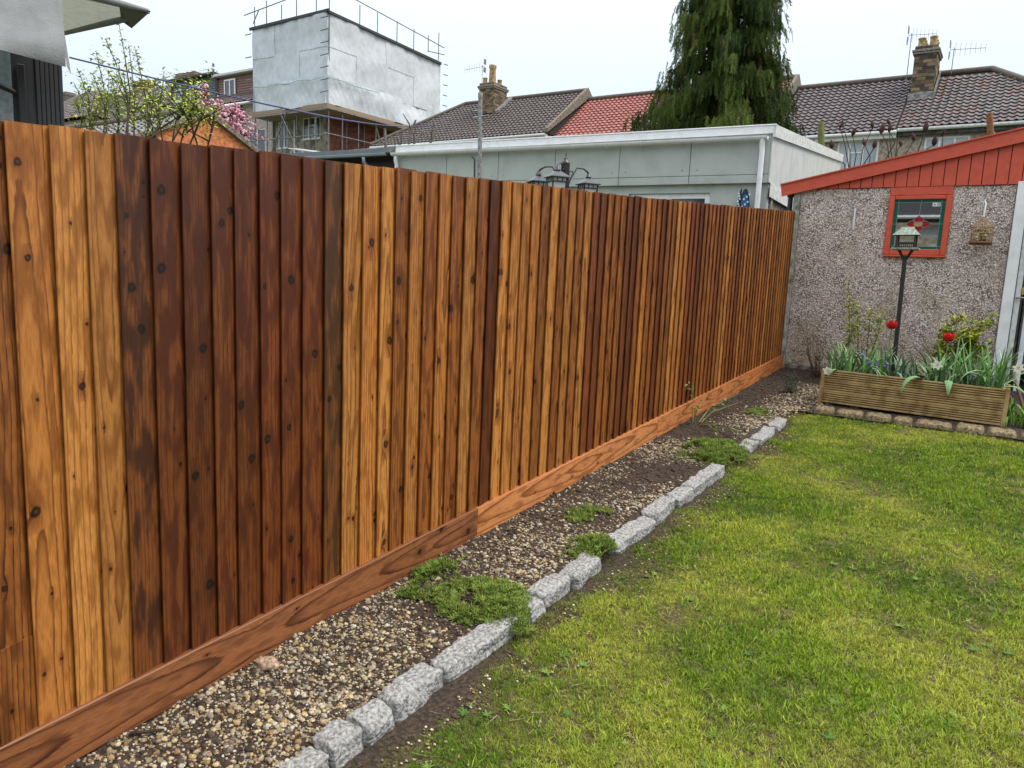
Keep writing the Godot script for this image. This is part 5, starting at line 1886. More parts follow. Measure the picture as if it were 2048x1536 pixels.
func build_left_houses() -> void:
	var brown := func(_x: float, _t: float) -> Color: return Color(0.135, 0.10, 0.09) * rr(0.82, 1.2)
	var brick := [Color(0.26, 0.075, 0.045), Color(0.20, 0.06, 0.04), Color(0.30, 0.09, 0.055)]
	# pink rendered house joined to the scaffolded one, with clad dormers
	var p := thing("dormer_house", "pale rendered house with dark grey and brown clad dormers next to the scaffold", "house")
	var wl := MB.new()
	pierced_wall(wl, -54.0, -37.5, 0.5, 11.6, -31.5, -31.8, [[-43.0, 8.2, -40.9, 10.2], [-39.9, 8.2, -38.2, 9.9], [-47.5, 8.2, -45.7, 10.0]])
	part("wall", wl, M.render_pink, p)
	window(p, -43.0, 8.2, -40.9, 10.2, -31.5, [0.33, 0.67], [], 0.09)
	window(p, -39.9, 8.2, -38.2, 9.9, -31.5, [0.5], [], 0.09)
	window(p, -47.5, 8.2, -45.7, 10.0, -31.5, [0.5], [], 0.09)
	var rf := MB.new()
	rf.prism([Vector3(-54.0, 11.6, -31.2), Vector3(-54.0, 11.6, -39.5), Vector3(-54.0, 14.6, -35.4)], Vector3(16.5, 0, 0))
	part("roof", rf, M.roof_deck, p)
	tile_slope(p, 11.6, -31.2, 14.6, -35.4, func(_t): return -54.0, func(_t): return -37.6, brown, 0, 0.30, 0.34)
	for e in [[-49.7, -44.45, 13.95, M.clad_grey, -32.4], [-44.35, -38.6, 13.72, M.clad_brown, -32.4]]:
		var d := MB.new()
		d.box(Vector3(e[0], 11.7, -36.5), Vector3(e[1], e[2], e[4] - 0.06))
		part("dormer", d, e[3], p)
		var n := int((e[2] - 12.0) / 0.16)
		for k in n:
			var q := MB.new()
			q.prism([Vector3(e[0], 12.0 + k * 0.16, e[4] - 0.06), Vector3(e[0], 12.0 + k * 0.16, e[4] + 0.01), Vector3(e[0], 12.15 + k * 0.16, e[4] - 0.02), Vector3(e[0], 12.15 + k * 0.16, e[4] - 0.06)], Vector3(e[1] - e[0], 0, 0))
			part("cladding_board", q, e[3], p)
		var r := MB.new()
		r.box(Vector3(e[0] - 0.25, e[2] + 0.005, -36.6), Vector3(e[1] + (0.02 if e[0] < -45.0 else 0.2), e[2] + 0.17, e[4] + 0.3), 0.02)
		part("dormer_roof", r, M.charcoal if e[0] < -45.0 else M.white_old, p)
		var c := MB.new()
		c.box(Vector3(e[0] - 0.06, 11.75, e[4] - 0.3), Vector3(e[0] + 0.1, e[2], e[4] + 0.05), 0.01)
		c.box(Vector3(e[1] - 0.1, 11.75, e[4] - 0.3), Vector3(e[1] + 0.04, e[2], e[4] + 0.05), 0.01)
		part("corner_trim", c, M.charcoal, p)
	window(p, -47.4, 12.0, -45.5, 13.5, -32.26, [0.5], [], 0.10)
	window(p, -43.5, 12.35, -42.3, 13.5, -32.26, [0.5], [], 0.10)
	window(p, -49.2, 12.5, -48.4, 13.4, -32.26, [], [], 0.10)
	var gt := MB.new()
	gt.tube([Vector3(-54, 11.45, -31.1), Vector3(-37.7, 11.45, -31.1)], [0.09], 8)
	part("gutter", gt, M.white, p)
	for x in [-44.2, -40.3]:
		var dp := MB.new()
		dp.tube([Vector3(x, 11.4, -31.3), Vector3(x, 1.0, -31.35)], [0.07], 8)
		part("downpipe", dp, M.black, p)
	chimney(p, Vector3(-51.2, 13.6, -37.6), Vector3(-48.6, 15.35, -36.8), M.brick_red, brick, [[-50.7, -37.2, 0.16, 0.45], [-50.1, -37.2, 0.16, 0.4], [-49.5, -37.2, 0.16, 0.45], [-49.0, -37.2, 0.16, 0.4]], M.pot_red)
	aerial(Vector3(-51.5, 13.9, -36.9), 2.4, -1.1, "thin television aerial above the dark grey dormer", 7)
	# brown tiled house further left with sloping party walls
	var l := thing("brown_roof_house", "house with plain brown tiled roof and red chimney behind the flowering shrubs", "house")
	var w2 := MB.new()
	pierced_wall(w2, -76.0, -54.2, 0.5, 12.0, -31.6, -31.9, [[-62.0, 9.0, -60.0, 10.8]])
	part("wall", w2, M.render_cream, l)
	window(l, -62.0, 9.0, -60.0, 10.8, -31.6, [0.5], [], 0.1)
	var r2 := MB.new()
	r2.prism([Vector3(-76.0, 12.0, -31.3), Vector3(-76.0, 12.0, -40.2), Vector3(-76.0, 15.1, -35.8)], Vector3(21.8, 0, 0))
	part("roof", r2, M.roof_deck, l)
	tile_slope(l, 12.0, -31.3, 15.1, -35.8, func(_t): return -76.0, func(_t): return -54.2, brown, 0, 0.32, 0.36)
	for x in [-54.2, -60.2]:
		var pv := MB.new()
		pv.prism([Vector3(x, 11.9, -31.2), Vector3(x, 12.3, -31.2), Vector3(x, 15.4, -35.8), Vector3(x, 15.0, -35.8)], Vector3(0.45, 0, 0))
		part("party_wall", pv, M.lead_sheet, l)
	chimney(l, Vector3(-54.3, 14.2, -36.4), Vector3(-51.8, 15.75, -35.6), M.brick_red, brick, [[-53.8, -36.0, 0.14, 0.16], [-53.2, -36.0, 0.14, 0.16], [-52.4, -36.0, 0.14, 0.16]], M.pot_red)
	chimney(l, Vector3(-63.0, 14.5, -38.0), Vector3(-61.0, 16.4, -37.0), M.brick_red, brick, [[-62.4, -37.5, 0.15, 0.3]], M.pot_red)
	chimney(l, Vector3(-71.0, 13.6, -35.5), Vector3(-69.4, 15.7, -34.6), M.brick_yellow, [Color(0.2, 0.17, 0.12), Color(0.15, 0.13, 0.1)], [], M.pot)
	# hipped house at the far left
	var hh := thing("hipped_house", "cream house with purple hipped roof beside the black post", "house")
	var w3 := MB.new()
	w3.box(Vector3(-64.0, 0.5, -36.0), Vector3(-52.6, 11.0, -28.3))
	part("wall", w3, M.render_cream, hh)
	var r3 := MB.new()
	var c := [Vector3(-64.5, 11.05, -27.9), Vector3(-52.0, 11.05, -27.9), Vector3(-52.0, 11.05, -36.4), Vector3(-64.5, 11.05, -36.4)]
	var t0 := Vector3(-61.0, 14.3, -32.1)
	var t1 := Vector3(-58.9, 14.3, -32.1)
	r3.quad(c[0], c[1], t1, t0)
	r3.tri(c[1], c[2], t1)
	r3.quad(c[2], c[3], t0, t1)
	r3.tri(c[3], c[0], t0)
	part("roof", r3, M.roof_deck, hh)
	tile_slope(hh, 11.05, -27.9, 14.3, -32.1, func(t): return lerpf(-64.5, -61.0, t), func(t): return lerpf(-52.0, -58.9, t), func(_x, _t): return Color(0.15, 0.11, 0.115) * rr(0.85, 1.15), 0, 0.32, 0.36)
	ridge_row(hh, t1 + Vector3(0, 0.1, 0), c[1] + Vector3(0, 0.1, 0))
	# orange outbuilding: gable end towards the garden, grey tiled slope
	var o := thing("orange_outbuilding", "outbuilding with orange rendered gable end and grey tiled roof above the fence", "outbuilding")
	var ga := MB.new()
	ga.prism([Vector3(-15.0, 0.5, -9.5), Vector3(-15.0, 0.5, -13.7), Vector3(-15.0, 4.08, -13.7), Vector3(-15.0, 5.08, -11.61), Vector3(-15.0, 4.08, -9.5)], Vector3(-0.2, 0, 0))
	part("gable_wall", ga, M.render_orange, o)
	var bw2 := MB.new()
	bw2.box(Vector3(-27.0, 0.5, -13.6), Vector3(-15.2, 4.0, -9.6))
	part("wall", bw2, M.render_orange, o)
	for e in [Vector3(0, 4.02, -9.35), Vector3(0, 4.02, -13.87)]:
		var vb := MB.new()
		vb.bar(Vector3(-14.95, e.y, e.z), Vector3(-14.95, 5.14, -11.61), 0.11, 0.13, 0.01)
		part("verge", vb, M.concrete_brown, o)
	var orf := MB.new()
	orf.quad(Vector3(-27.0, 4.02, -9.35), Vector3(-14.95, 4.02, -9.35), Vector3(-14.95, 5.12, -11.61), Vector3(-27.0, 5.12, -11.61))
	orf.quad(Vector3(-14.95, 4.02, -13.87), Vector3(-27.0, 4.02, -13.87), Vector3(-27.0, 5.12, -11.61), Vector3(-14.95, 5.12, -11.61))
	part("roof", orf, M.roof_deck, o)
	tile_slope(o, 4.02, -9.35, 5.12, -11.61, func(_t): return -27.0, func(_t): return -15.05, func(_x, _t): return Color(0.20, 0.195, 0.20) * rr(0.8, 1.2), 0, 0.27, 0.26)
	ridge_row(o, Vector3(-27.0, 5.20, -11.61), Vector3(-15.0, 5.20, -11.61), 0.09)
	var br := thing("low_brown_roof_shed", "low shed with brown tiled roof under the scaffold", "shed")
	var bw := MB.new()
	bw.box(Vector3(-18.2, 0.3, -16.8), Vector3(-13.2, 4.0, -14.3))
	part("wall", bw, M.render_cream, br)
	var brf := MB.new()
	brf.prism([Vector3(-18.4, 4.02, -14.1), Vector3(-18.4, 4.02, -17.0), Vector3(-18.4, 4.80, -15.8)], Vector3(5.4, 0, 0))
	part("roof", brf, M.roof_deck, br)
	tile_slope(br, 4.02, -14.1, 4.80, -15.8, func(_t): return -18.4, func(_t): return -13.0, func(_x, _t): return Color(0.16, 0.125, 0.11) * rr(0.8, 1.2), 0, 0.25, 0.26)

# ---------------------------------------------------------------- stems of the shrubs and trees behind the fence
const STEMS_TALL := [
	[Vector3(-3.91, 2.35, -3.37), Vector3(-3.87, 2.78, -3.41), Vector3(-3.90, 3.08, -3.39), Vector3(-3.92, 3.33, -3.36)],
	[Vector3(-3.70, 2.32, -3.28), Vector3(-3.77, 2.71, -3.33), Vector3(-3.75, 2.95, -3.24), Vector3(-3.78, 3.13, -3.18)],
	[Vector3(-4.65, 2.42, -3.58), Vector3(-4.66, 2.85, -3.64), Vector3(-4.64, 3.05, -3.59), Vector3(-4.67, 3.23, -3.57)],
	[Vector3(-3.90, 2.32, -3.23), Vector3(-3.93, 2.67, -3.23), Vector3(-3.93, 2.88, -3.15)],
	[Vector3(-4.48, 2.38, -3.39), Vector3(-4.43, 2.78, -3.37), Vector3(-4.52, 3.01, -3.34)],
	[Vector3(-4.29, 2.36, -3.35), Vector3(-4.30, 2.67, -3.29), Vector3(-4.41, 2.89, -3.24)],
	[Vector3(-4.16, 2.37, -3.45), Vector3(-4.16, 2.74, -3.47), Vector3(-4.17, 2.97, -3.42)],
	[Vector3(-4.39, 2.45, -3.87), Vector3(-4.43, 2.82, -3.88), Vector3(-4.43, 3.08, -3.83), Vector3(-4.49, 3.33, -3.81)],
	[Vector3(-4.31, 2.45, -3.87), Vector3(-4.29, 2.81, -3.91), Vector3(-4.27, 3.13, -3.95)],
	[Vector3(-4.50, 2.44, -3.78), Vector3(-4.51, 2.92, -3.81), Vector3(-4.49, 3.33, -3.76)],
	[Vector3(-4.17, 2.37, -3.41), Vector3(-4.14, 2.61, -3.47), Vector3(-4.18, 2.85, -3.44)],
	[Vector3(-4.18, 2.41, -3.67), Vector3(-4.12, 2.66, -3.72), Vector3(-4.12, 2.98, -3.77)],
	[Vector3(-4.67, 2.38, -3.36), Vector3(-4.61, 2.64, -3.40), Vector3(-4.58, 2.76, -3.33)],
	[Vector3(-4.63, 2.39, -3.42), Vector3(-4.59, 2.61, -3.49), Vector3(-4.59, 2.82, -3.41)],
]
const STEMS_LOW := [
	[Vector3(-5.27, 2.57, -4.69), Vector3(-5.27, 2.95, -4.80), Vector3(-5.19, 3.21, -4.88)],
	[Vector3(-4.95, 2.51, -4.35), Vector3(-5.05, 2.85, -4.36), Vector3(-5.08, 3.08, -4.32)],
	[Vector3(-4.75, 2.51, -4.45), Vector3(-4.66, 2.80, -4.52), Vector3(-4.59, 2.99, -4.57)],
	[Vector3(-4.82, 2.55, -4.71), Vector3(-4.79, 2.83, -4.78), Vector3(-4.71, 2.94, -4.75)],
	[Vector3(-5.21, 2.55, -4.57), Vector3(-5.24, 2.87, -4.65), Vector3(-5.17, 3.11, -4.68)],
	[Vector3(-5.59, 2.58, -4.64), Vector3(-5.56, 2.88, -4.59), Vector3(-5.63, 3.06, -4.56)],
	[Vector3(-4.80, 2.54, -4.64), Vector3(-4.88, 2.81, -4.61), Vector3(-4.87, 2.94, -4.54)],
]
const BLOSSOM := [
	[Vector3(-23.56, 5.29, -17.98), Vector3(-23.48, 6.42, -18.16), Vector3(-23.70, 7.26, -17.68), Vector3(-23.87, 7.66, -17.39)],
	[Vector3(-24.53, 5.47, -18.89), Vector3(-24.57, 6.84, -19.05), Vector3(-24.72, 7.48, -18.82)],
	[Vector3(-23.55, 5.38, -18.63), Vector3(-23.55, 6.42, -18.65), Vector3(-23.75, 7.13, -18.41)],
	[Vector3(-23.80, 5.46, -19.05), Vector3(-23.83, 6.41, -19.04), Vector3(-23.99, 6.97, -18.93)],
	[Vector3(-24.17, 5.54, -18.19), Vector3(-24.26, 6.66, -18.16), Vector3(-24.32, 7.54, -17.90)],
	[Vector3(-23.40, 5.58, -18.75), Vector3(-23.26, 6.14, -18.78), Vector3(-23.19, 6.34, -18.88)],
]
const SUMAC := [
	[Vector3(-1.78, 4.46, -21.85), Vector3(-1.98, 5.25, -21.84), Vector3(-2.13, 5.68, -21.72)],
	[Vector3(-1.96, 4.60, -22.84), Vector3(-2.01, 5.26, -22.74), Vector3(-2.28, 5.95, -22.78)],
	[Vector3(-1.68, 4.63, -22.65), Vector3(-1.67, 5.22, -22.60), Vector3(-1.49, 5.81, -22.69)],
	[Vector3(-1.54, 4.67, -23.01), Vector3(-1.52, 5.08, -23.02), Vector3(-1.70, 5.43, -23.09)],
	[Vector3(-1.98, 4.66, -23.34), Vector3(-1.95, 5.22, -23.38), Vector3(-2.10, 5.77, -23.37)],
	[Vector3(-0.93, 4.77, -22.48), Vector3(-1.04, 5.29, -22.46), Vector3(-1.23, 5.62, -22.44)],
	[Vector3(-0.92, 4.83, -22.91), Vector3(-1.06, 5.50, -22.91), Vector3(-1.13, 5.93, -22.96)],
	[Vector3(-0.75, 4.71, -22.06), Vector3(-0.74, 5.09, -22.09), Vector3(-0.66, 5.20, -22.03)],
	[Vector3(-0.68, 4.76, -22.43), Vector3(-0.58, 4.99, -22.35), Vector3(-0.41, 5.37, -22.36)],
	[Vector3(-0.38, 4.92, -22.79), Vector3(-0.29, 5.29, -22.70), Vector3(-0.22, 5.65, -22.74)],
	[Vector3(-0.31, 4.90, -22.65), Vector3(-0.15, 5.14, -22.61), Vector3(0.03, 5.27, -22.69)],
	[Vector3(-0.10, 4.84, -22.33), Vector3(0.25, 5.21, -22.41), Vector3(0.22, 5.47, -22.45)],
	[Vector3(-2.05, 4.82, -22.49), Vector3(-2.36, 5.23, -22.41), Vector3(-2.43, 5.30, -22.46)],
	[Vector3(-1.61, 4.64, -22.24), Vector3(-1.36, 5.15, -22.28), Vector3(-1.32, 5.20, -22.18)],
	[Vector3(-1.15, 4.65, -22.45), Vector3(-0.87, 5.35, -22.47), Vector3(-1.04, 5.65, -22.47)],
]
const BARE := [
	[Vector3(-8.06, 3.52, -10.72), Vector3(-8.06, 3.80, -10.74), Vector3(-8.11, 4.11, -10.76)],
	[Vector3(-7.71, 3.55, -10.97), Vector3(-7.70, 3.82, -10.99), Vector3(-7.67, 4.08, -11.01), Vector3(-7.61, 4.29, -11.07)],
	[Vector3(-8.02, 3.64, -11.54), Vector3(-8.03, 3.97, -11.51), Vector3(-7.96, 4.22, -11.69)],
	[Vector3(-7.86, 3.66, -11.73), Vector3(-7.78, 4.04, -11.73), Vector3(-7.74, 4.30, -11.83)],
	[Vector3(-8.43, 3.66, -11.18), Vector3(-8.36, 3.82, -11.32), Vector3(-8.29, 3.92, -11.39)],
	[Vector3(-8.06, 3.64, -11.21), Vector3(-8.08, 3.83, -11.16), Vector3(-8.12, 4.01, -11.12)],
]

# ---------------------------------------------------------------- neighbour's yard

func build_neighbour_yard() -> void:
	# three-armed lamp post
	var lp := thing("lamp_post", "black ornate garden lamp post with three lanterns behind the fence", "lamp post", Vector3(-1.62, 0.42, -6.5))
	var H := 2.175
	var sh := MB.new()
	sh.tube([Vector3(0, 0, 0), Vector3(0, H, 0)], [0.038], 16)
	for k in 14:
		var a := TAU * k / 14
		sh.tube([Vector3(cos(a) * 0.037, 0.3, sin(a) * 0.037), Vector3(cos(a) * 0.037, H - 0.02, sin(a) * 0.037)], [0.005], 4)
	part("shaft", sh, M.black, lp)
	var cp := MB.new()
	cp.lathe(Vector3(0, H, 0), [Vector2(0.042, -0.02), Vector2(0.045, 0.0), Vector2(0.024, 0.012), Vector2(0.022, 0.035), Vector2(0.012, 0.05), Vector2(0.005, 0.055), Vector2(0.009, 0.065), Vector2(0.004, 0.075), Vector2(0.004, 0.09), Vector2(0.0, 0.105)], 14)
	part("finial", cp, M.black_gloss, lp)
	var d := Vector3(-0.503, 0, -0.864)
	var r := Vector3(0.864, 0, -0.503)
	for e in [r * 0.235 + d * 0.17, r * -0.075 + d * -0.285, r * -0.265 + d * 0.115]:
		var u: Vector3 = e.normalized()
		var L: float = e.length()
		var top := H - 0.06
		var arm := MB.new()
		arm.tube([u * 0.02 + Vector3(0, H - 0.40, 0), u * 0.075 + Vector3(0, H - 0.34, 0), u * 0.045 + Vector3(0, H - 0.22, 0), u * 0.07 + Vector3(0, H - 0.15, 0), u * 0.14 + Vector3(0, top + 0.02, 0), u * 0.22 + Vector3(0, top + 0.022, 0), u * (L - 0.02) + Vector3(0, top, 0), u * L + Vector3(0, top - 0.02, 0)], [0.010, 0.009, 0.008, 0.008, 0.008, 0.008, 0.009, 0.012], 7)
		part("arm", arm, M.black, lp)
		var sc := MB.new()
		var pts := []
		for k in 10:
			var a := -0.4 + k * 0.55
			var rd := 0.030 - 0.0015 * k
			pts.append(u * (0.075 + cos(a + PI) * rd) + Vector3(0, H - 0.10 + sin(a) * rd, 0))
		sc.tube(pts, [0.006], 5)
		part("scroll", sc, M.black, lp)
		var la := Node3D.new()
		la.name = "lantern"
		lp.add_child(la, true)
		la.position = u * L + Vector3(0, top - 0.015, 0)
		la.rotation.y = 0.95
		var cap := MB.new()
		cap.lathe(Vector3.ZERO, [Vector2(0.036, -0.040), Vector2(0.030, -0.034), Vector2(0.020, -0.020), Vector2(0.013, 0.0), Vector2(0.0, 0.008)], 12)
		cap.lathe(Vector3.ZERO, [Vector2(0.030, -0.058), Vector2(0.025, -0.048), Vector2(0.025, -0.038)], 12)
		part("cap", cap, M.black_gloss, la)
		var rf := MB.new()
		var a0 := 0.030
		var a1 := 0.098
		var c0 := [Vector3(-a1, -0.105, -a1), Vector3(a1, -0.105, -a1), Vector3(a1, -0.105, a1), Vector3(-a1, -0.105, a1)]
		var c1 := [Vector3(-a0, -0.052, -a0), Vector3(a0, -0.052, -a0), Vector3(a0, -0.052, a0), Vector3(-a0, -0.052, a0)]
		for k in 4:
			var q := (k + 1) % 4
			rf.quad(c0[q], c0[k], c1[k], c1[q])
			rf.quad(c0[k] - Vector3(0, 0.008, 0), c0[q] - Vector3(0, 0.008, 0), c0[q], c0[k])
			rf.quad(c0[k] - Vector3(0, 0.008, 0), c0[q] - Vector3(0, 0.008, 0), c1[q] - Vector3(0, 0.01, 0), c1[k] - Vector3(0, 0.01, 0))
		rf.quad(c1[3], c1[2], c1[1], c1[0])
		part("roof", rf, mat(lin(0.05, 0.053, 0.058), 0.35), la)
		var fr := MB.new()
		for k in 4:
			var sx := -1.0 if k % 2 == 0 else 1.0
			var sz := -1.0 if k < 2 else 1.0
			fr.bar(Vector3(0.055 * sx, -0.37, 0.052 * sz), Vector3(0.074 * sx, -0.113, 0.074 * sz), 0.011, 0.011)
		for y in [[-0.150, 0.0715], [-0.362, 0.0545]]:
			for k in 4:
				var a := TAU * k / 4 + PI / 4
				var b := a + TAU / 4
				var rad: float = y[1] * 1.414
				fr.bar(Vector3(cos(a) * rad, y[0], sin(a) * rad), Vector3(cos(b) * rad, y[0], sin(b) * rad), 0.010, 0.010)
		for k in 4:
			for j in [-0.026, 0.026]:
				var t := Basis(Vector3.UP, TAU * k / 4)
				fr.bar(t * Vector3(0.072, -0.148, j), t * Vector3(0.075, -0.113, j), 0.006, 0.006)
		part("frame", fr, M.black, la)
		for k in 4:
			var t := Basis(Vector3.UP, TAU * k / 4)
			var gl := MB.new()
			gl.quad(t * Vector3(0.051, -0.36, 0.051), t * Vector3(0.051, -0.36, -0.051), t * Vector3(0.070, -0.115, -0.070), t * Vector3(0.070, -0.115, 0.070))
			part("glass", gl, M.lamp_glass, la)
	# galvanised pole with a cable
	var po := thing("metal_pole", "tall thin galvanised pole with clamps and black cable in front of the grey garage", "pole", Vector3(-3.81, 0.5, -8.0))
	var pm := MB.new()
	pm.tube([Vector3.ZERO, Vector3(0.03, 2.2, 0), Vector3(0.0, 3.25, 0)], [0.028], 8)
	part("pole", pm, mat(lin(0.36, 0.37, 0.38), 0.5, 0.5, M.dirt_tex, 3.0), po)
	var pc := MB.new()
	pc.lathe(Vector3(0, 3.25, 0), [Vector2(0.031, -0.05), Vector2(0.033, 0.02), Vector2(0.0, 0.035)], 8)
	part("cap", pc, M.concrete_brown, po)
	for e in [[2.97, -0.09, 0.12], [3.05, -0.10, 0.03]]:
		var cl := MB.new()
		cl.tube([Vector3(e[1], e[0], 0.01), Vector3(e[2], e[0] + 0.02, -0.03)], [0.012], 6)
		part("clamp", cl, M.steel, po)
	var pb := MB.new()
	pb.tube([Vector3(-0.08, 2.48, 0.03), Vector3(-0.03, 2.44, 0.04), Vector3(-0.01, 1.9, 0.04), Vector3(0.04, 1.3, 0.04), Vector3(0.09, 0.4, 0.03)], [0.012], 5)
	part("cable", pb, M.black, po)
	# butterfly on the garage wall
	var bf := thing("butterfly_ornament", "blue, black and white metal butterfly ornament on the grey garage wall", "ornament", Vector3(-0.93, 2.50, -9.94))
	bf.rotation = Vector3(0, deg_to_rad(4.5), deg_to_rad(-4))
	bf.scale = Vector3.ONE * 1.25
	for s in [1.0, -0.35]:
		var w := MB.new()
		w.col = Color(0.015, 0.025, 0.05)
		var pl := []
		for p in [[0.0, -0.12], [0.075, -0.13], [0.10, -0.06], [0.095, 0.02], [0.075, 0.12], [0.045, 0.175], [0.015, 0.165], [-0.005, 0.08]]:
			pl.append(Vector3(p[0] * s + 0.0, p[1], 0.03 if s > 0 else 0.02))
		w.prism(pl, Vector3(0, 0, 0.008))
		w.col = Color(0.02, 0.12, 0.30)
		var in_ := []
		for p in pl:
			in_.append(Vector3((p.x - 0.05 * s) * 0.72 + 0.05 * s, (p.y - 0.01) * 0.72, p.z + 0.0085))
		w.prism(in_, Vector3(0, 0, 0.004))
		w.col = Color(0.75, 0.78, 0.8)
		for k in 9:
			var q := Vector3((0.02 + 0.065 * fmod(k * 0.37, 1.0)) * s, -0.09 + k * 0.026, 0.045)
			var oc := []
			for j in 8:
				oc.append(q + Vector3(cos(TAU * j / 8) * 0.010, sin(TAU * j / 8) * 0.011, 0))
			w.prism(oc, Vector3(0, 0, 0.003))
		part("wing", w, M.plain, bf)
	var bb := MB.new()
	bb.col = Color(0.03, 0.02, 0.02)
	bb.lathe(Vector3(-0.02, -0.12, 0.035), [Vector2(0.0, 0), Vector2(0.012, 0.05), Vector2(0.012, 0.16), Vector2(0.0, 0.22)], 8)
	part("body", bb, M.plain, bf)
	var hd := MB.new()
	hd.col = Color(0.7, 0.68, 0.6)
	hd.lathe(Vector3(-0.055, -0.05, 0.04), [Vector2(0.0, -0.018), Vector2(0.016, 0), Vector2(0.0, 0.018)], 8)
	part("knob", hd, M.plain, bf)
	# black post of the summerhouse with grooved boards
	var sp := thing("summerhouse_corner", "black timber corner post with grooved boards under the grey canopy", "summerhouse", Vector3(-2.40, 0.1, -2.05))
	sp.rotation.y = atan2(0.909, 0.417)
	var core := MB.new()
	core.box(Vector3(-0.11, 0, -0.17), Vector3(0.127, 2.75, -0.012), 0.004)
	part("post", core, M.charcoal, sp)
	for k in 6:
		var b := MB.new()
		b.box(Vector3(0.0 + k * 0.0215, 0, -0.0115), Vector3(0.0195 + k * 0.0215, 2.75, 0.0), 0.003)
		part("grooved_board", b, M.charcoal, sp)
	var bx := MB.new()
	bx.box(Vector3(-0.085, 1.95, -0.0115), Vector3(-0.045, 2.40, 0.02), 0.006)
	part("hinge_box", bx, M.black, sp)
	var bar := MB.new()
	bar.tube([Vector3(-0.9, 2.52, 0.25), Vector3(-0.05, 2.235, -0.02)], [0.016], 8)
	part("brace", bar, M.black, sp)
	# pale curtain behind
	var cu := MB.new()
	var p := []
	for rr_ in 8:
		for q in 40:
			var t := q / 39.0
			var pos := Vector3(-2.99, 1.0 + rr_ * 0.25, -2.21).lerp(Vector3(-2.75, 1.0 + rr_ * 0.25, -0.9), t)
			pos += Vector3(0.9, 0, 0.2) * (0.035 * sin(t * 38.0) + 0.02 * sin(t * 61.0 + rr_ * 0.2))
			p.append(pos)
	cu.grid(p, 8, 40, true)
	tag(part("curtain", cu, mat(lin(0.40, 0.47, 0.52), 0.8, 0.0, M.paint_tex, 2.0)), "pale blue grey curtain hanging behind the black summerhouse post", "curtain")
	# grey canopy
	var cn := thing("canopy", "grey fabric canopy with hanging valance and pointed corner", "canopy")
	var va := MB.new()
	p = []
	for i in 14:
		for q in 40:
			var t := q / 39.0
			var y := lerpf(2.46, 3.35, i / 13.0)
			var bot := Vector3(-1.975, 0, -2.005).lerp(Vector3(-2.62, 0, -0.60), t)
			y += (0.045 * sin(t * PI) + 0.02 * t) * (1.0 - i / 13.0) - 0.02 * (1.0 - i / 13.0)
			bot += Vector3(0.9, 0, 0.41) * (0.030 * sin(i * 0.9 + t * 3.0) * (1.0 - i / 16.0) + 0.016 * sin(i * 1.7 + t * 7.0) + 0.010 * sin(i * 3.1 - t * 15.0)) + Vector3(0.0, 0, 0.0)
			bot += Vector3(-0.18, 0, -0.08) * (i / 13.0)
			p.append(Vector3(bot.x, y, bot.z))
	va.grid(p, 14, 40, true)
	part("valance", va, M.fabric, cn)
	var v2 := MB.new()
	p = []
	for i in 10:
		for q in 6:
			var t := q / 5.0
			var y := lerpf(2.445, 3.3, i / 9.0)
			var wdt := lerpf(0.075, 0.006, i / 9.0)
			p.append(Vector3(-1.985 - wdt * 2.0 * t - 0.02 * i, y, -2.015 - wdt * 1.25 * t))
	v2.grid(p, 10, 6, true)
	part("valance_return", v2, M.fabric, cn)
	var T := Vector3(-2.32, 2.945, -2.64)
	var A := Vector3(-3.086, 2.90, -2.543)
	var A2 := Vector3(-4.2, 3.0, -1.9)
	var B := Vector3(-2.426, 2.95, -2.388)
	var B2 := T + (B - T) * 5.0
	var tip := MB.new()
	tip.quad(T, B, B2, A2)
	tip.tri(T, A2, A)
	part("roof", tip, M.fabric_under, cn)
	var hem := MB.new()
	hem.tube([A2, A, T.lerp(A, 0.2) + Vector3(0, -0.012, 0), T + Vector3(0.02, 0, -0.01)], [0.016, 0.016, 0.02, 0.012], 6)
	hem.tube([T + Vector3(0.02, 0.005, -0.01), T.lerp(B, 0.4) + Vector3(0, 0.012, 0), B + Vector3(0, 0.02, 0), B2 + Vector3(0, 0.02, 0)], [0.012, 0.022, 0.026, 0.026], 6)
	part("hem", hem, M.fabric, cn)
	var pk := MB.new()
	pk.tri(T + Vector3(0.015, -0.012, 0), T.lerp(A, 0.28) + Vector3(0, -0.02, 0), T.lerp(B, 0.5) + Vector3(0, -0.005, 0))
	pk.tri(T + Vector3(0.03, 0.005, -0.02), T.lerp(A, 0.22) + Vector3(0.02, -0.065, -0.02), T.lerp(A, 0.28) + Vector3(0, -0.018, 0))
	pk.tri(T + Vector3(0.03, 0.005, -0.02), T.lerp(B, 0.5) + Vector3(0, -0.004, 0), T.lerp(A, 0.22) + Vector3(0.02, -0.065, -0.02))
	part("corner_pocket", pk, mat(lin(0.16, 0.17, 0.17), 0.85), cn)
	var cb := MB.new()
	var cpts := []
	for k in 25:
		var t := k / 24.0
		cpts.append(Vector3(-3.227, 2.792, -2.642).lerp(Vector3(-21.9, 8.72, -29.3), t) - Vector3(0, 0.35 * 4.0 * t * (1.0 - t), 0))
	cb.tube(cpts, [0.006, 0.007, 0.008, 0.010, 0.012, 0.014], 5)
	tag(part("overhead_cable", cb, M.cable), "thin blue overhead cable strung from the canopy to the terrace roof", "cable")

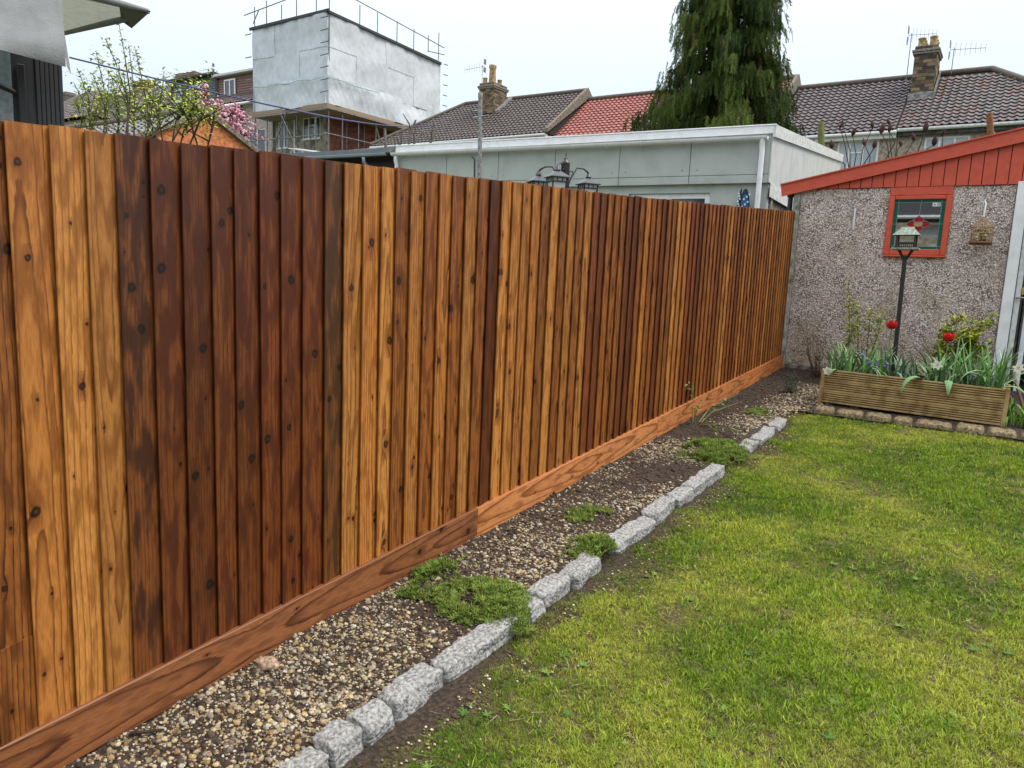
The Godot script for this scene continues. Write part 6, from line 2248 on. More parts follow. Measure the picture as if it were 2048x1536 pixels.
# the house the photographer stands in front of; the stained glass window mirrors it
func build_own_house() -> void:
	var h := thing("own_house", "single storey house with white window and dark roof facing the garden", "house")
	var w := MB.new()
	pierced_wall(w, -5.0, 8.0, -1.2, 3.40, 6.5, 6.75, [[1.9, 3.00, 3.43, 3.38], [-2.6, -0.4, -0.4, 1.7]])
	# the wall looks towards -z
	for k in w.v.size():
		w.v[k] = Vector3(3.0 - w.v[k].x, w.v[k].y, 13.0 - w.v[k].z)
		w.n[k] = Vector3(-w.n[k].x, w.n[k].y, -w.n[k].z)
	part("wall", w, M.render_cream, h)
	var wn := window(h, 1.9, 3.00, 3.43, 3.38, 6.5, [0.5], [], 0.08, "", M.curtain)
	wn.transform = Transform3D(Basis(Vector3.UP, PI), Vector3(3.0, 0, 13.0))
	var w2 := window(h, -2.6, -0.4, -0.4, 1.7, 6.5, [0.5], [], 0.08)
	w2.transform = Transform3D(Basis(Vector3.UP, PI), Vector3(3.0, 0, 13.0))
	var g := MB.new()
	g.tube([Vector3(-5.2, 3.56, 6.30), Vector3(8.2, 3.56, 6.30)], [0.05], 8)
	part("gutter", g, M.white, h)
	var f := MB.new()
	f.box(Vector3(-5.1, 3.42, 6.36), Vector3(8.1, 3.60, 6.6), 0.01)
	part("fascia", f, M.slate_black, h)
	var r := MB.new()
	r.quad(Vector3(8.2, 3.60, 6.3), Vector3(-5.2, 3.60, 6.3), Vector3(-5.2, 6.0, 10.0), Vector3(8.2, 6.0, 10.0))
	r.quad(Vector3(-5.2, 3.60, 13.6), Vector3(8.2, 3.60, 13.6), Vector3(8.2, 6.0, 10.0), Vector3(-5.2, 6.0, 10.0))
	part("roof", r, M.slate_black, h)
	var s := MB.new()
	s.prism([Vector3(-5.0, -1.2, 6.75), Vector3(-5.0, 3.4, 6.75), Vector3(-5.0, 5.8, 10.0), Vector3(-5.0, 3.4, 13.3), Vector3(-5.0, -1.2, 13.3)], Vector3(0.2, 0, 0))
	s.prism([Vector3(7.8, -1.2, 6.75), Vector3(7.8, 3.4, 6.75), Vector3(7.8, 5.8, 10.0), Vector3(7.8, 3.4, 13.3), Vector3(7.8, -1.2, 13.3)], Vector3(0.2, 0, 0))
	part("wall", s, M.render_beige, h)

# ---------------------------------------------------------------- planter and plants

func build_planter() -> void:
	var pl := thing("planter", "long wooden trough planter of grooved decking boards on the stone kerb", "planter", Vector3(1.52, 0.432, -7.2))
	pl.rotation.z = -0.012
	var X := 0.69
	var D := 0.40
	var bh := 0.099
	for k in 3:
		for s in 2:
			var b := MB.new()
			var y0 := 0.008 + k * 0.102
			var z := 0.0 if s == 0 else -D
			var sg := 1.0 if s == 0 else -1.0
			b.box(Vector3(-X, y0, minf(z, z - sg * 0.016)), Vector3(X, y0 + bh, maxf(z, z - sg * 0.016)))
			var o := part("deck_board", b, M.deck_groove, pl)
			# ribs left between the grooves, a flat band at the edges
			var rb := MB.new()
			for r in [[0.0, 0.018], [0.0255, 0.0375], [0.045, 0.057], [0.0645, 0.0765], [0.084, 0.099]]:
				rb.box(Vector3(-X, y0 + r[0], minf(z, z + sg * 0.010)), Vector3(X, y0 + r[1], maxf(z, z + sg * 0.010)), 0.0018)
			part("rib", rb, M.deck, o)
		for s in [-1, 1]:
			var b2 := MB.new()
			var y1 := 0.008 + k * 0.102
			b2.box(Vector3(X - 0.02 if s > 0 else -X, y1 + 0.001, -D + 0.021), Vector3(X if s > 0 else -X + 0.02, y1 + bh - 0.001, -0.021), 0.002)
			part("deck_board", b2, M.deck, pl)
	for sx in [-1, 1]:
		for sz in [0, 1]:
			var c := MB.new()
			var x: float = X * sx
			c.box(Vector3(x - 0.0 if sx > 0 else x - 0.035, -0.03, -D + 0.0 if sz else -0.045), Vector3(x + 0.035 if sx > 0 else x, 0.314, -D + 0.045 if sz else 0.0), 0.003)
			part("corner_post", c, M.deck, pl)
	for x in [-0.45, 0.1, 0.55]:
		var f := MB.new()
		f.box(Vector3(x, -0.03, -D + 0.02), Vector3(x + 0.07, 0.006, -0.02), 0.002)
		part("foot", f, M.rail, pl)
	var so := MB.new()
	so.box(Vector3(-X + 0.021, 0.2, -D + 0.022), Vector3(X - 0.021, 0.285, -0.022))
	part("compost", so, M.soil, pl)
	# clumps of strap leaves
	clump("daffodil_clump", "green clump of strappy leaves at the fence end of the planter", Vector3(1.06, 0.70, -7.40), Vector2(0.24, 0.14), 120, 0.34, [Color(0.20, 0.33, 0.15), Color(0.13, 0.27, 0.07), Color(0.27, 0.40, 0.24)])
	clump("daffodil_clump", "tall green clump of strappy leaves beside the door frame in the planter", Vector3(1.92, 0.69, -7.40), Vector2(0.28, 0.14), 170, 0.44, [Color(0.11, 0.24, 0.06), Color(0.20, 0.34, 0.13), Color(0.27, 0.40, 0.24)])
	clump("daffodil_clump", "sparse strappy leaves in the middle of the planter by the black post", Vector3(1.42, 0.70, -7.40), Vector2(0.14, 0.10), 34, 0.28, [Color(0.15, 0.24, 0.14), Color(0.2, 0.3, 0.2)])
	clump("daffodil_clump", "bright green low tuft of leaves between kerb and path beside the planter", Vector3(2.34, 0.43, -7.45), Vector2(0.12, 0.2), 70, 0.24, [Color(0.10, 0.22, 0.04), Color(0.16, 0.28, 0.06)])
	# tulips
	tulip(Vector3(1.28, 0.70, -7.40), Vector3(1.309, 1.175, -7.40), "red double tulip in the planter in front of the black post")
	tulip(Vector3(1.74, 0.70, -7.35), Vector3(1.759, 1.105, -7.35), "red double tulip in front of the yellow green shrub")
	# white daffodils
	for e in [[Vector3(1.70, 0.7, -7.33), Vector3(1.715, 0.885, -7.17), "white daffodil flower in the middle of the tall leafy clump"], [Vector3(2.16, 0.7, -7.25), Vector3(2.28, 0.92, -7.16), "white daffodil nodding on a bent stem past the planter's end"], [Vector3(0.90, 0.7, -7.26), Vector3(0.862, 0.742, -7.15), "white daffodil flopped over the planter's fence end corner"]]:
		var f := thing("daffodil", e[2], "flower", e[0])
		var s := MB.new()
		s.col = Color(0.12, 0.22, 0.09)
		var q: Vector3 = e[1] - e[0]
		var mid := q * 0.55 + Vector3(-0.02, 0.06 + 0.12 * q.length(), 0)
		s.tube([Vector3.ZERO, mid * 0.6, mid, q], [0.004, 0.004, 0.0035, 0.003], 5)
		part("stem", s, M.leaf, f)
		for k in 6:
			var b := MB.new()
			b.col = Color(0.74, 0.74, 0.66)
			var a := TAU * k / 6 + 0.3
			var t := Transform3D(Basis(Vector3(0, 0, 1), a) * Basis(Vector3.RIGHT, 0.25), q)
			blade(b, t, 0.046, 0.017, -0.3, 4, 0.2)
			part("petal", b, M.petal, f)
		var cp := MB.new()
		cp.col = Color(0.72, 0.66, 0.42)
		cp.lathe(Vector3.ZERO, [Vector2(0.006, 0), Vector2(0.011, 0.014)], 8)
		for k in cp.v.size():
			cp.v[k] = Basis(Vector3.RIGHT, PI / 2) * cp.v[k] + q
			cp.n[k] = Basis(Vector3.RIGHT, PI / 2) * cp.n[k]
		part("cup", cp, M.petal, f)
	# bluebells
	for e in [[1.17, 0.86], [1.25, 0.87], [1.31, 0.855], [1.12, 0.93], [1.97, 0.83], [2.13, 0.83]]:
		var f := thing("bluebell", "small violet blue flower spike among the planter leaves", "flower", Vector3(e[0], 0.70, -7.30), "bluebells in the planter")
		var s := MB.new()
		s.col = Color(0.10, 0.2, 0.08)
		s.tube([Vector3.ZERO, Vector3(0.004, e[1] - 0.70, 0.01)], [0.0025], 4)
		part("stem", s, M.leaf, f)
		for k in 5:
			var b := MB.new()
			b.col = Color(0.16, 0.15, 0.42) * rr(0.8, 1.2)
			b.lathe(Vector3.ZERO, [Vector2(0.010, -0.012), Vector2(0.006, 0.0), Vector2(0.0, 0.006)], 6)
			var o := part("bell", b, M.petal, f)
			o.position = Vector3(rr(-0.014, 0.014), e[1] - 0.70 - rr(-0.012, 0.045), rr(0.0, 0.024))
			o.rotation = Vector3(rr(-0.8, 0.8), 0, rr(-0.8, 0.8))
	# broad tulip leaves hanging over the front
	for e in [[Vector3(1.62, 0.715, -7.24), -0.55, 0.34, 0.026, "broad green leaf hanging diagonally over the planter front"], [Vector3(1.80, 0.72, -7.24), 0.12, 0.26, 0.030, "broad green leaf hanging straight down over the planter front"], [Vector3(2.17, 0.72, -7.22), 1.25, 0.27, 0.020, "broad pale green leaf reaching out past the planter's end"], [Vector3(0.93, 0.735, -7.22), -0.4, 0.16, 0.017, "broad green leaf over the planter's fence end corner"]]:
		var b := MB.new()
		b.col = Color(0.17, 0.30, 0.13)
		blade(b, Transform3D(Basis(Vector3.UP, e[1]) * Basis(Vector3.RIGHT, 0.75), Vector3.ZERO), e[2] * 1.15, e[3] * 1.15, 2.7, 9, 0.35)
		var o := part("tulip_leaf", b, M.leaf)
		o.position = e[0]
		tag(o, e[4], "leaf")
	# shrubs against the wall
	var st := []
	for k in 5:
		var bx: float = [0.82, 0.88, 0.96, 1.02, 0.74][k]
		var tp: float = [1.55, 1.36, 1.30, 1.24, 1.12][k]
		st.append([Vector3(bx + 0.03, 0.58, -8.45), Vector3(bx + rr(-0.03, 0.03), 0.85, -8.40), Vector3(bx + 0.03 * k - 0.03, (0.85 + tp) / 2, -8.38), Vector3(bx + 0.04 * k - 0.06 + rr(-0.02, 0.02), tp, -8.36)])
	leafy("shrub", "slender shrub with pale yellow green buds against the pebbledash wall", "shrub", st, 0.006, 620, 0.042, [Color(0.36, 0.43, 0.05), Color(0.22, 0.30, 0.04)], Color(0.07, 0.05, 0.045), 0.055, 0.3, 0.4)
	st = []
	for k in 16:
		st.append([Vector3(1.80 + rr(-0.1, 0.1), 0.6, -8.5), Vector3(1.80 + rr(-0.2, 0.22), 0.9, -8.4 + rr(-0.12, 0.12)), Vector3(1.80 + rr(-0.27, 0.30), rr(1.02, 1.32), -8.34 + rr(-0.14, 0.14))])
	leafy("shrub", "dense yellow green leafy shrub between the planter and the door frame", "shrub", st, 0.006, 1700, 0.058, [Color(0.34, 0.37, 0.03), Color(0.16, 0.22, 0.03), Color(0.38, 0.38, 0.05)], Color(0.07, 0.05, 0.04), 0.06, 0.25, 0.0)
	st = []
	for k in 26:
		var a := rr(-0.9, 0.7)
		st.append([Vector3(0.50 + rr(-0.05, 0.05), 0.50, -8.5), Vector3(0.51 + a * 0.10, 0.72, -8.4 + rr(-0.1, 0.1)), Vector3(0.52 + a * 0.2, rr(0.8, 1.12), -8.36 + rr(-0.15, 0.15))])
	leafy("shrub", "wispy brown and olive heather-like shrub in the corner by the fence end", "shrub", st, 0.0025, 700, 0.018, [Color(0.12, 0.10, 0.03), Color(0.16, 0.09, 0.045), Color(0.10, 0.12, 0.03)], Color(0.13, 0.07, 0.04), 0.025, 0.2, 0.0)
	st = []
	for k in 34:
		var a := rr(0, TAU)
		var e := rr(0.2, 1.4)
		var c := Vector3(0.46, bed_h(0.46, -7.55), -7.55)
		st.append([c, c + Vector3(cos(a) * cos(e) * 0.06, sin(e) * 0.10, sin(a) * cos(e) * 0.06), c + Vector3(cos(a) * cos(e) * 0.13, 0.03 + sin(e) * 0.19, sin(a) * cos(e) * 0.13)])
	leafy("shrub", "small rounded dark grey green shrub on the bare soil near the planter", "shrub", st, 0.002, 900, 0.014, [Color(0.05, 0.09, 0.05), Color(0.09, 0.13, 0.08), Color(0.13, 0.17, 0.12)], Color(0.06, 0.05, 0.03), 0.02, 0.05, 0.0)
	# floppy plant with strappy stems leaning from the fence
	st = []
	for e in [[Vector3(0.10, 0.30, -5.85), Vector3(0.08, 0.5, -5.88), Vector3(0.05, 0.66, -5.9)], [Vector3(0.12, 0.30, -5.85), Vector3(0.17, 0.45, -6.05), Vector3(0.32, 0.56, -6.35)], [Vector3(0.13, 0.30, -5.85), Vector3(0.20, 0.42, -6.0), Vector3(0.36, 0.5, -6.2)], [Vector3(0.12, 0.32, -5.85), Vector3(0.30, 0.36, -5.75), Vector3(0.56, 0.38, -5.6)], [Vector3(0.14, 0.32, -5.85), Vector3(0.28, 0.37, -5.7), Vector3(0.48, 0.345, -5.45)], [Vector3(0.12, 0.3, -5.85), Vector3(0.13, 0.42, -5.8), Vector3(0.18, 0.52, -5.75)]]:
		st.append(e)
	leafy("floppy_plant", "sprawling plant with pale yellow green stems leaning against the gravel board", "plant", st, 0.006, 60, 0.05, [Color(0.12, 0.16, 0.06), Color(0.2, 0.24, 0.08)], Color(0.30, 0.32, 0.10), 0.05, 0.45, 0.0)
	# creeping mats in the bed
	mat_plant(Vector3(0.50, 0, -2.42), Vector2(0.26, 0.20), 3600, "bright green feathery creeping mat spilling over the granite edging")
	mat_plant(Vector3(0.17, 0, -2.46), Vector2(0.15, 0.20), 2500, "green feathery creeping mat close to the dark gravel board")
	mat_plant(Vector3(0.60, 0, -3.15), Vector2(0.13, 0.16), 2400, "feathery creeping mat filling the gap in the granite edging")
	mat_plant(Vector3(0.53, 0, -5.12), Vector2(0.22, 0.34), 5200, "wide rounded green creeping mat where the granite edging breaks off")
	mat_plant(Vector3(0.36, 0, -3.55), Vector2(0.16, 0.14), 500, "sparse small green seedlings on the pebbled soil")
	mat_plant(Vector3(0.42, 0, -6.55), Vector2(0.10, 0.16), 420, "small green tuft among the cream pebbles near the round shrub")

func blade(b: MB, t: Transform3D, ln: float, wd: float, bend: float, n: int, fold := 0.25) -> void:
	# a leaf that grows along local y and bends towards local z
	var p := []
	var pos := Vector3.ZERO
	var ang := 0.0
	for k in n + 1:
		var s := float(k) / n
		var w := wd * (1.0 - pow(s, 2.5)) * (0.65 + 0.35 * sin(minf(1.0, s * 2.5) * PI * 0.5))
		var out := Vector3(0, -sin(ang), cos(ang))
		for q in [-1.0, 0.0, 1.0]:
			p.append(t * (pos + Vector3(q * w, 0, 0) + out * (absf(q) * w * fold)))
		pos += Vector3(0, cos(ang), sin(ang)) * ln / n
		ang += bend / n
	b.grid(p, n + 1, 3, true)

func clump(called: String, label: String, at: Vector3, spread: Vector2, n: int, h: float, cols: Array) -> void:
	var c := thing(called, label, "plant", at)
	for g in 3:
		var b := MB.new()
		for k in n / 3:
			b.col = cols[rng.randi() % cols.size()] * rr(0.75, 1.2)
			var a := rr(0, TAU)
			var ln := h * rr(0.55, 1.15)
			var t := Transform3D(Basis(Vector3.UP, a) * Basis(Vector3.RIGHT, rr(0.0, 0.45)), Vector3(rr(-spread.x, spread.x), 0, rr(-spread.y, spread.y)))
			blade(b, t, ln, rr(0.007, 0.0145), rr(0.2, 2.2) * (1.6 if rng.randf() < 0.3 else 0.8), 7)
		part("leaves", b, M.leaf, c)

func tulip(at: Vector3, head: Vector3, label: String) -> void:
	var t := thing("tulip", label, "flower", at)
	var q := head - at
	var s := MB.new()
	s.col = Color(0.13, 0.23, 0.10)
	s.tube([Vector3.ZERO, q * 0.5 + Vector3(0.01, 0, 0), q - Vector3(0, 0.02, 0)], [0.006, 0.005, 0.005], 6)
	part("stem", s, M.leaf, t)
	for r in 3:
		for k in 5:
			var b := MB.new()
			b.col = Color(0.62, 0.008, 0.012) * rr(0.75, 1.15)
			var tr := Transform3D(Basis(Vector3.UP, TAU * k / 5 + r * 0.6) * Basis(Vector3.RIGHT, 1.15 - r * 0.38), q + Vector3(0, -0.03, 0))
			blade(b, tr, 0.100 - r * 0.009, 0.040 - r * 0.004, -1.5, 6, -0.35)
			part("petal", b, M.petal, t)
	for k in 2:
		var b := MB.new()
		b.col = Color(0.16, 0.27, 0.14)
		blade(b, Transform3D(Basis(Vector3.UP, k * 2.6 + 0.5) * Basis(Vector3.RIGHT, 0.2), Vector3.ZERO), 0.30, 0.022, 0.9, 7, 0.4)
		part("leaf", b, M.leaf, t)

func leaf_mesh(m: Material, wd := 0.42, bend := 0.25) -> ArrayMesh:
	var b := MB.new()
	var p := [Vector3(0, 0, 0), Vector3(-wd * 0.5, 0.10 * bend, 0.4), Vector3(wd * 0.5, 0.10 * bend, 0.4), Vector3(0, -0.05, 0.45), Vector3(0, -bend, 1.0)]
	b.tri(p[0], p[1], p[3])
	b.tri(p[0], p[3], p[2])
	b.tri(p[1], p[4], p[3])
	b.tri(p[3], p[4], p[2])
	return b.mesh(m)

# stems with leaves set along their upper parts
func leafy(called: String, label: String, category: String, stems: Array, r0: float, n: int, size: float, cols: Array, barkc: Color, spread: float, from: float, cluster: float, group := "", lm: ArrayMesh = null) -> Node3D:
	var root: Vector3 = stems[0][0]
	var o := thing(called, label, category, root, group)
	for s in stems:
		var b := MB.new()
		b.col = barkc
		var pts := []
		var rad := []
		for k in s.size():
			pts.append(s[k] - root)
			rad.append(r0 * (1.0 - 0.75 * k / (s.size() - 1.0)))
		b.tube(pts, rad, 5)
		part("stem", b, M.bark, o)
	var ts := []
	var cs := []
	for k in n:
		var s: Array = stems[rng.randi() % stems.size()]
		var t := from + (1.0 - from) * (pow(rng.randf(), 0.7))
		if cluster > 0.0:
			t = clampf(roundf(t * 9.0) / 9.0 + rr(-0.02, 0.02), 0.0, 1.0)
		var f := t * (s.size() - 1)
		var i := mini(int(f), s.size() - 2)
		var p: Vector3 = s[i].lerp(s[i + 1], f - i) - root
		p += Vector3(rr(-1, 1), rr(-1, 1), rr(-1, 1)) * spread * rr(0.1, 1.0)
		var bs := Basis.from_euler(Vector3(rr(-0.9, 0.5), rr(0, TAU), rr(-0.6, 0.6)))
		ts.append(Transform3D(bs.scaled(Vector3.ONE * size * rr(0.6, 1.3)), p))
		cs.append(cols[rng.randi() % cols.size()] * rr(0.8, 1.2))
	many("foliage", lm if lm else leaf_mesh(M.leaf), ts, cs, o)
	return o

func mat_plant(c: Vector3, rad: Vector2, n: int, label: String) -> void:
	var b := MB.new()
	for k in 7:
		b.col = Color(1, 1, 1) * rr(0.75, 1.2)
		blade(b, Transform3D(Basis(Vector3.UP, TAU * k / 7 + rr(-0.3, 0.3)) * Basis(Vector3.RIGHT, rr(0.3, 1.0)), Vector3.ZERO), rr(0.6, 1.0), 0.06, rr(0.2, 0.9), 3)
	var am := b.mesh(M.leaf)
	c.y = bed_h(c.x, c.z)
	var o := thing("creeping_plant", label, "plant", c)
	var ts := []
	var cs := []
	var q := noise(int(c.z * -100), 4.2, 3)
	for k in n:
		var a := rr(0, TAU)
		var r := sqrt(rng.randf())
		if rng.randf() < 0.12:
			r *= rr(1.0, 1.45)
		var x := c.x + cos(a) * r * rad.x
		var z := c.z + sin(a) * r * rad.y
		var d := 1.9 * q.get_noise_2d(x, z) + 0.36 - r * r * 0.45
		if rng.randf() > d + 0.3:
			continue
		var h := 0.055 * maxf(0.1, 1.0 - r * r) * (1.0 if n > 1000 else 0.2)
		var gy := bed_h(x, z) if x < 0.70 else maxf(lawn_h(x, z), bed_h(x, z) - (x - 0.70) * 0.6)
		var s := rr(0.018, 0.040)
		ts.append(Transform3D(Basis.from_euler(Vector3(rr(-0.5, 0.5), rr(0, TAU), rr(-0.5, 0.5))).scaled(Vector3.ONE * s), Vector3(x, gy + h * rng.randf() + 0.002, z) - c))
		cs.append(Color(0.10, 0.17, 0.03).lerp(Color(0.27, 0.33, 0.07), rng.randf()) * rr(0.75, 1.2))
	many("foliage", am, ts, cs, o)

# ---------------------------------------------------------------- trees beyond the fence

func build_conifer() -> void:
	var o := Vector3(-3.72, 0.9, -17.0)
	var t := thing("conifer", "tall dark green weeping conifer behind the grey garage", "tree", o)
	var tk := MB.new()
	tk.col = Color(0.10, 0.065, 0.045)
	tk.tube([Vector3.ZERO, Vector3(0.03, 4, 0), Vector3(-0.03, 8, 0.02), Vector3(0, 11.5, 0)], [0.28, 0.22, 0.12, 0.02], 10)
	part("trunk", tk, M.bark, t)
	# hanging spray of scale leaves
	var sprays := []
	for v in 3:
		var b := MB.new()
		for k in 13:
			var s := k / 12.0
			for side in [-1.0, 1.0]:
				b.col = Color.WHITE * rr(0.7, 1.15)
				var tr := Transform3D(Basis(Vector3.UP, rr(-0.5, 0.5)) * Basis(Vector3.FORWARD, side * rr(0.3, 0.95) + PI), Vector3(side * 0.01, -s * 0.86, 0.03 * sin(s * 5.0 + v)))
				blade(b, tr, rr(0.16, 0.30) * (1.15 - 0.5 * s), 0.024, rr(-0.4, 0.5), 2, 0.1)
		sprays.append(b.mesh(M.leaf))
	var ts := [[], [], []]
	var cs := [[], [], []]
	var lb := MB.new()
	var limbs := 150
	for k in limbs:
		var y := lerpf(1.6, 11.2, pow(float(k) / limbs, 0.9))
		var yy := y + o.y
		var R := 1.72
		if yy > 5.0:
			R = lerpf(1.72, 1.42, clampf((yy - 5.0) / 1.5, 0.0, 1.0))
		if yy > 6.5:
			R = lerpf(1.42, 0.12, clampf((yy - 6.5) / 4.6, 0.0, 1.0))
		var a := k * 2.399 + rr(-0.3, 0.3)
		R *= rr(0.72, 1.14)
		if cos(a) < -0.3 and rng.randf() < 0.5:
			R *= 1.15
		var dir := Vector3(cos(a), 0, sin(a))
		var rise := rr(0.05, 0.35)
		var pts := []
		for j in 6:
			var s := j / 5.0
			pts.append(Vector3(0, y, 0) + dir * R * s + Vector3(0, rise * sin(s * 2.2) - 0.55 * R * s * s * 0.6, 0))
		lb.col = Color(0.09, 0.06, 0.04)
		lb.tube(pts, [0.045, 0.035, 0.028, 0.02, 0.012, 0.006], 5)
		var tone := rr(0.0, 1.0)
		for j in 150:
			var s := pow(rng.randf(), 0.72) * 0.90 + 0.10
			var f := s * 5.0
			var i := mini(int(f), 4)
			var p: Vector3 = pts[i].lerp(pts[i + 1], f - i)
			p += Vector3(rr(-0.24, 0.24), rr(-0.12, 0.12), rr(-0.24, 0.24))
			var sc := rr(0.20, 0.50)
			var q := rng.randi() % 3
			var lean := Basis(dir.cross(Vector3.UP).normalized(), rr(-0.15, 0.55) * s)
			ts[q].append(Transform3D((lean * Basis(Vector3.UP, rr(0, TAU))).scaled(Vector3(sc * 0.85, sc, sc * 0.85)), p))
			var c := Color(0.022, 0.048, 0.014).lerp(Color(0.145, 0.185, 0.030), clampf(tone * 0.5 + rr(-0.1, 0.45) * (0.4 + 0.6 * s), 0.0, 1.0))
			if rng.randf() < 0.04:
				c = Color(0.12, 0.09, 0.035)
			cs[q].append(c)
	part("limbs", lb, M.bark, t)
	for q in 3:
		many("crown", sprays[q], ts[q], cs[q], t)

func build_bushes() -> void:
	var g1 := [Color(0.34, 0.42, 0.16), Color(0.26, 0.35, 0.12), Color(0.42, 0.48, 0.22)]
	var b1 := leafy("garden_shrub", "tall airy shrub with upright leafy wands beside the black post", "shrub", STEMS_TALL, 0.008, 1050, 0.036, g1, Color(0.13, 0.10, 0.07), 0.038, 0.12, 0.0)
	var side := []
	for s in STEMS_TALL:
		for k in 3:
			var a: Vector3 = s[0].lerp(s[1], rr(0.35, 0.95))
			side.append([a, a + Vector3(rr(-0.12, 0.12), rr(0.12, 0.25), rr(-0.12, 0.12)), a + Vector3(rr(-0.25, 0.25), rr(0.15, 0.38), rr(-0.25, 0.25))])
	leafy("garden_shrub", "low yellow green leafy growth round the foot of the tall wands", "shrub", side, 0.004, 800, 0.042, [Color(0.42, 0.50, 0.08), Color(0.32, 0.42, 0.07), Color(0.48, 0.54, 0.12)], Color(0.12, 0.09, 0.06), 0.10, 0.1, 0.0)
	var low := []
	for s in STEMS_LOW:
		low.append(s)
		for k in 5:
			var a: Vector3 = s[0].lerp(s[-1], rr(0.25, 0.9))
			low.append([a, a + Vector3(rr(-0.2, 0.2), rr(0.1, 0.25), rr(-0.2, 0.2)), a + Vector3(rr(-0.35, 0.35), rr(0.1, 0.4), rr(-0.3, 0.3))])
	leafy("garden_shrub", "open dark stemmed shrub with lime green new leaves before the orange gable", "shrub", low, 0.010, 850, 0.052, [Color(0.44, 0.52, 0.07), Color(0.33, 0.43, 0.06), Color(0.50, 0.55, 0.10)], Color(0.05, 0.04, 0.035), 0.12, 0.15, 0.0)
	# cherry blossom
	var tw := []
	for s in BLOSSOM:
		tw.append(s)
		for k in 5:
			var a: Vector3 = s[1].lerp(s[-1], rr(0.0, 1.0))
			tw.append([a, a + Vector3(rr(-0.4, 0.4), rr(0.0, 0.4), rr(-0.4, 0.4)), a + Vector3(rr(-0.8, 0.8), rr(-0.1, 0.7), rr(-0.8, 0.8))])
	var lm := lump(91, 4, 6, 0.6, 0.0, M.petal)
	leafy("blossom_tree", "pink blossoming cherry tree behind the orange gable", "tree", tw, 0.03, 800, 0.042, [Color(0.52, 0.20, 0.28), Color(0.62, 0.32, 0.40), Color(0.42, 0.13, 0.20), Color(0.70, 0.45, 0.50)], Color(0.07, 0.05, 0.05), 0.25, 0.15, 0.0, "", lm)
	# sumac with dark red seed heads
	var su := thing("sumac", "bare sumac with dark red upright seed heads above the red garage roof", "shrub", SUMAC[0][0])
	for s in SUMAC:
		var b := MB.new()
		b.col = Color(0.085, 0.065, 0.055)
		var pts := []
		for p in s:
			pts.append(p - SUMAC[0][0])
		pts.push_front(pts[0] + Vector3(0, -1.2, 0))
		b.tube(pts, [0.020, 0.017, 0.014, 0.010], 5)
		part("stem", b, M.bark, su)
		var h := MB.new()
		h.col = Color(0.10, 0.03, 0.03) * rr(0.5, 1.3)
		var hh := rr(0.15, 0.27)
		h.lathe(Vector3.ZERO, [Vector2(0.0, -0.05), Vector2(hh * 0.22, hh * 0.1), Vector2(hh * 0.28, hh * 0.35), Vector2(hh * 0.18, hh * 0.7), Vector2(0.0, hh)], 8)
		var o := part("seed_head", h, M.bark, su)
		o.position = pts[-1]
		o.rotation = Vector3(rr(-0.3, 0.3), 0, rr(-0.4, 0.4))
	# bare twigs
	var bt := thing("bare_tree", "pruned bare grey branches left of the grey garage roof", "tree", BARE[0][0])
	for s in BARE:
		var b := MB.new()
		b.col = Color(0.20, 0.17, 0.15)
		var pts := []
		for p in s:
			pts.append(p - BARE[0][0])
		b.tube(pts, [0.035, 0.03, 0.025, 0.018], 6)
		var e: Vector3 = pts[-2]
		b.tube([e, e + Vector3(rr(-0.15, 0.15), 0.12, 0.1), e + Vector3(rr(-0.2, 0.2), 0.3, 0.15)], [0.018, 0.014, 0.008], 5)
		part("branch", b, M.bark, bt)
	# two old trunks in front of the terrace
	var l1 := MB.new()
	l1.col = Color(0.22, 0.24, 0.08)
	l1.tube([Vector3(-3.14, 2.0, -24.43), Vector3(-3.12, 5.6, -24.43), Vector3(-3.18, 6.05, -24.4), Vector3(-3.21, 6.42, -24.42)], [0.10, 0.085, 0.10, 0.07], 8)
	tag(part("tree_stump", l1, M.bark), "lichen covered yellow green cut trunk in front of the beige house", "tree stump")
	var l2 := MB.new()
	l2.col = Color(0.32, 0.13, 0.05)
	l2.tube([Vector3(1.22, 2.0, -23.98), Vector3(1.22, 5.6, -23.98), Vector3(1.12, 6.22, -23.98)], [0.09, 0.085, 0.075], 8)
	tag(part("tree_stump", l2, M.bark), "rusty orange cut trunk above the red garage roof", "tree stump")

# ---------------------------------------------------------------- lawn

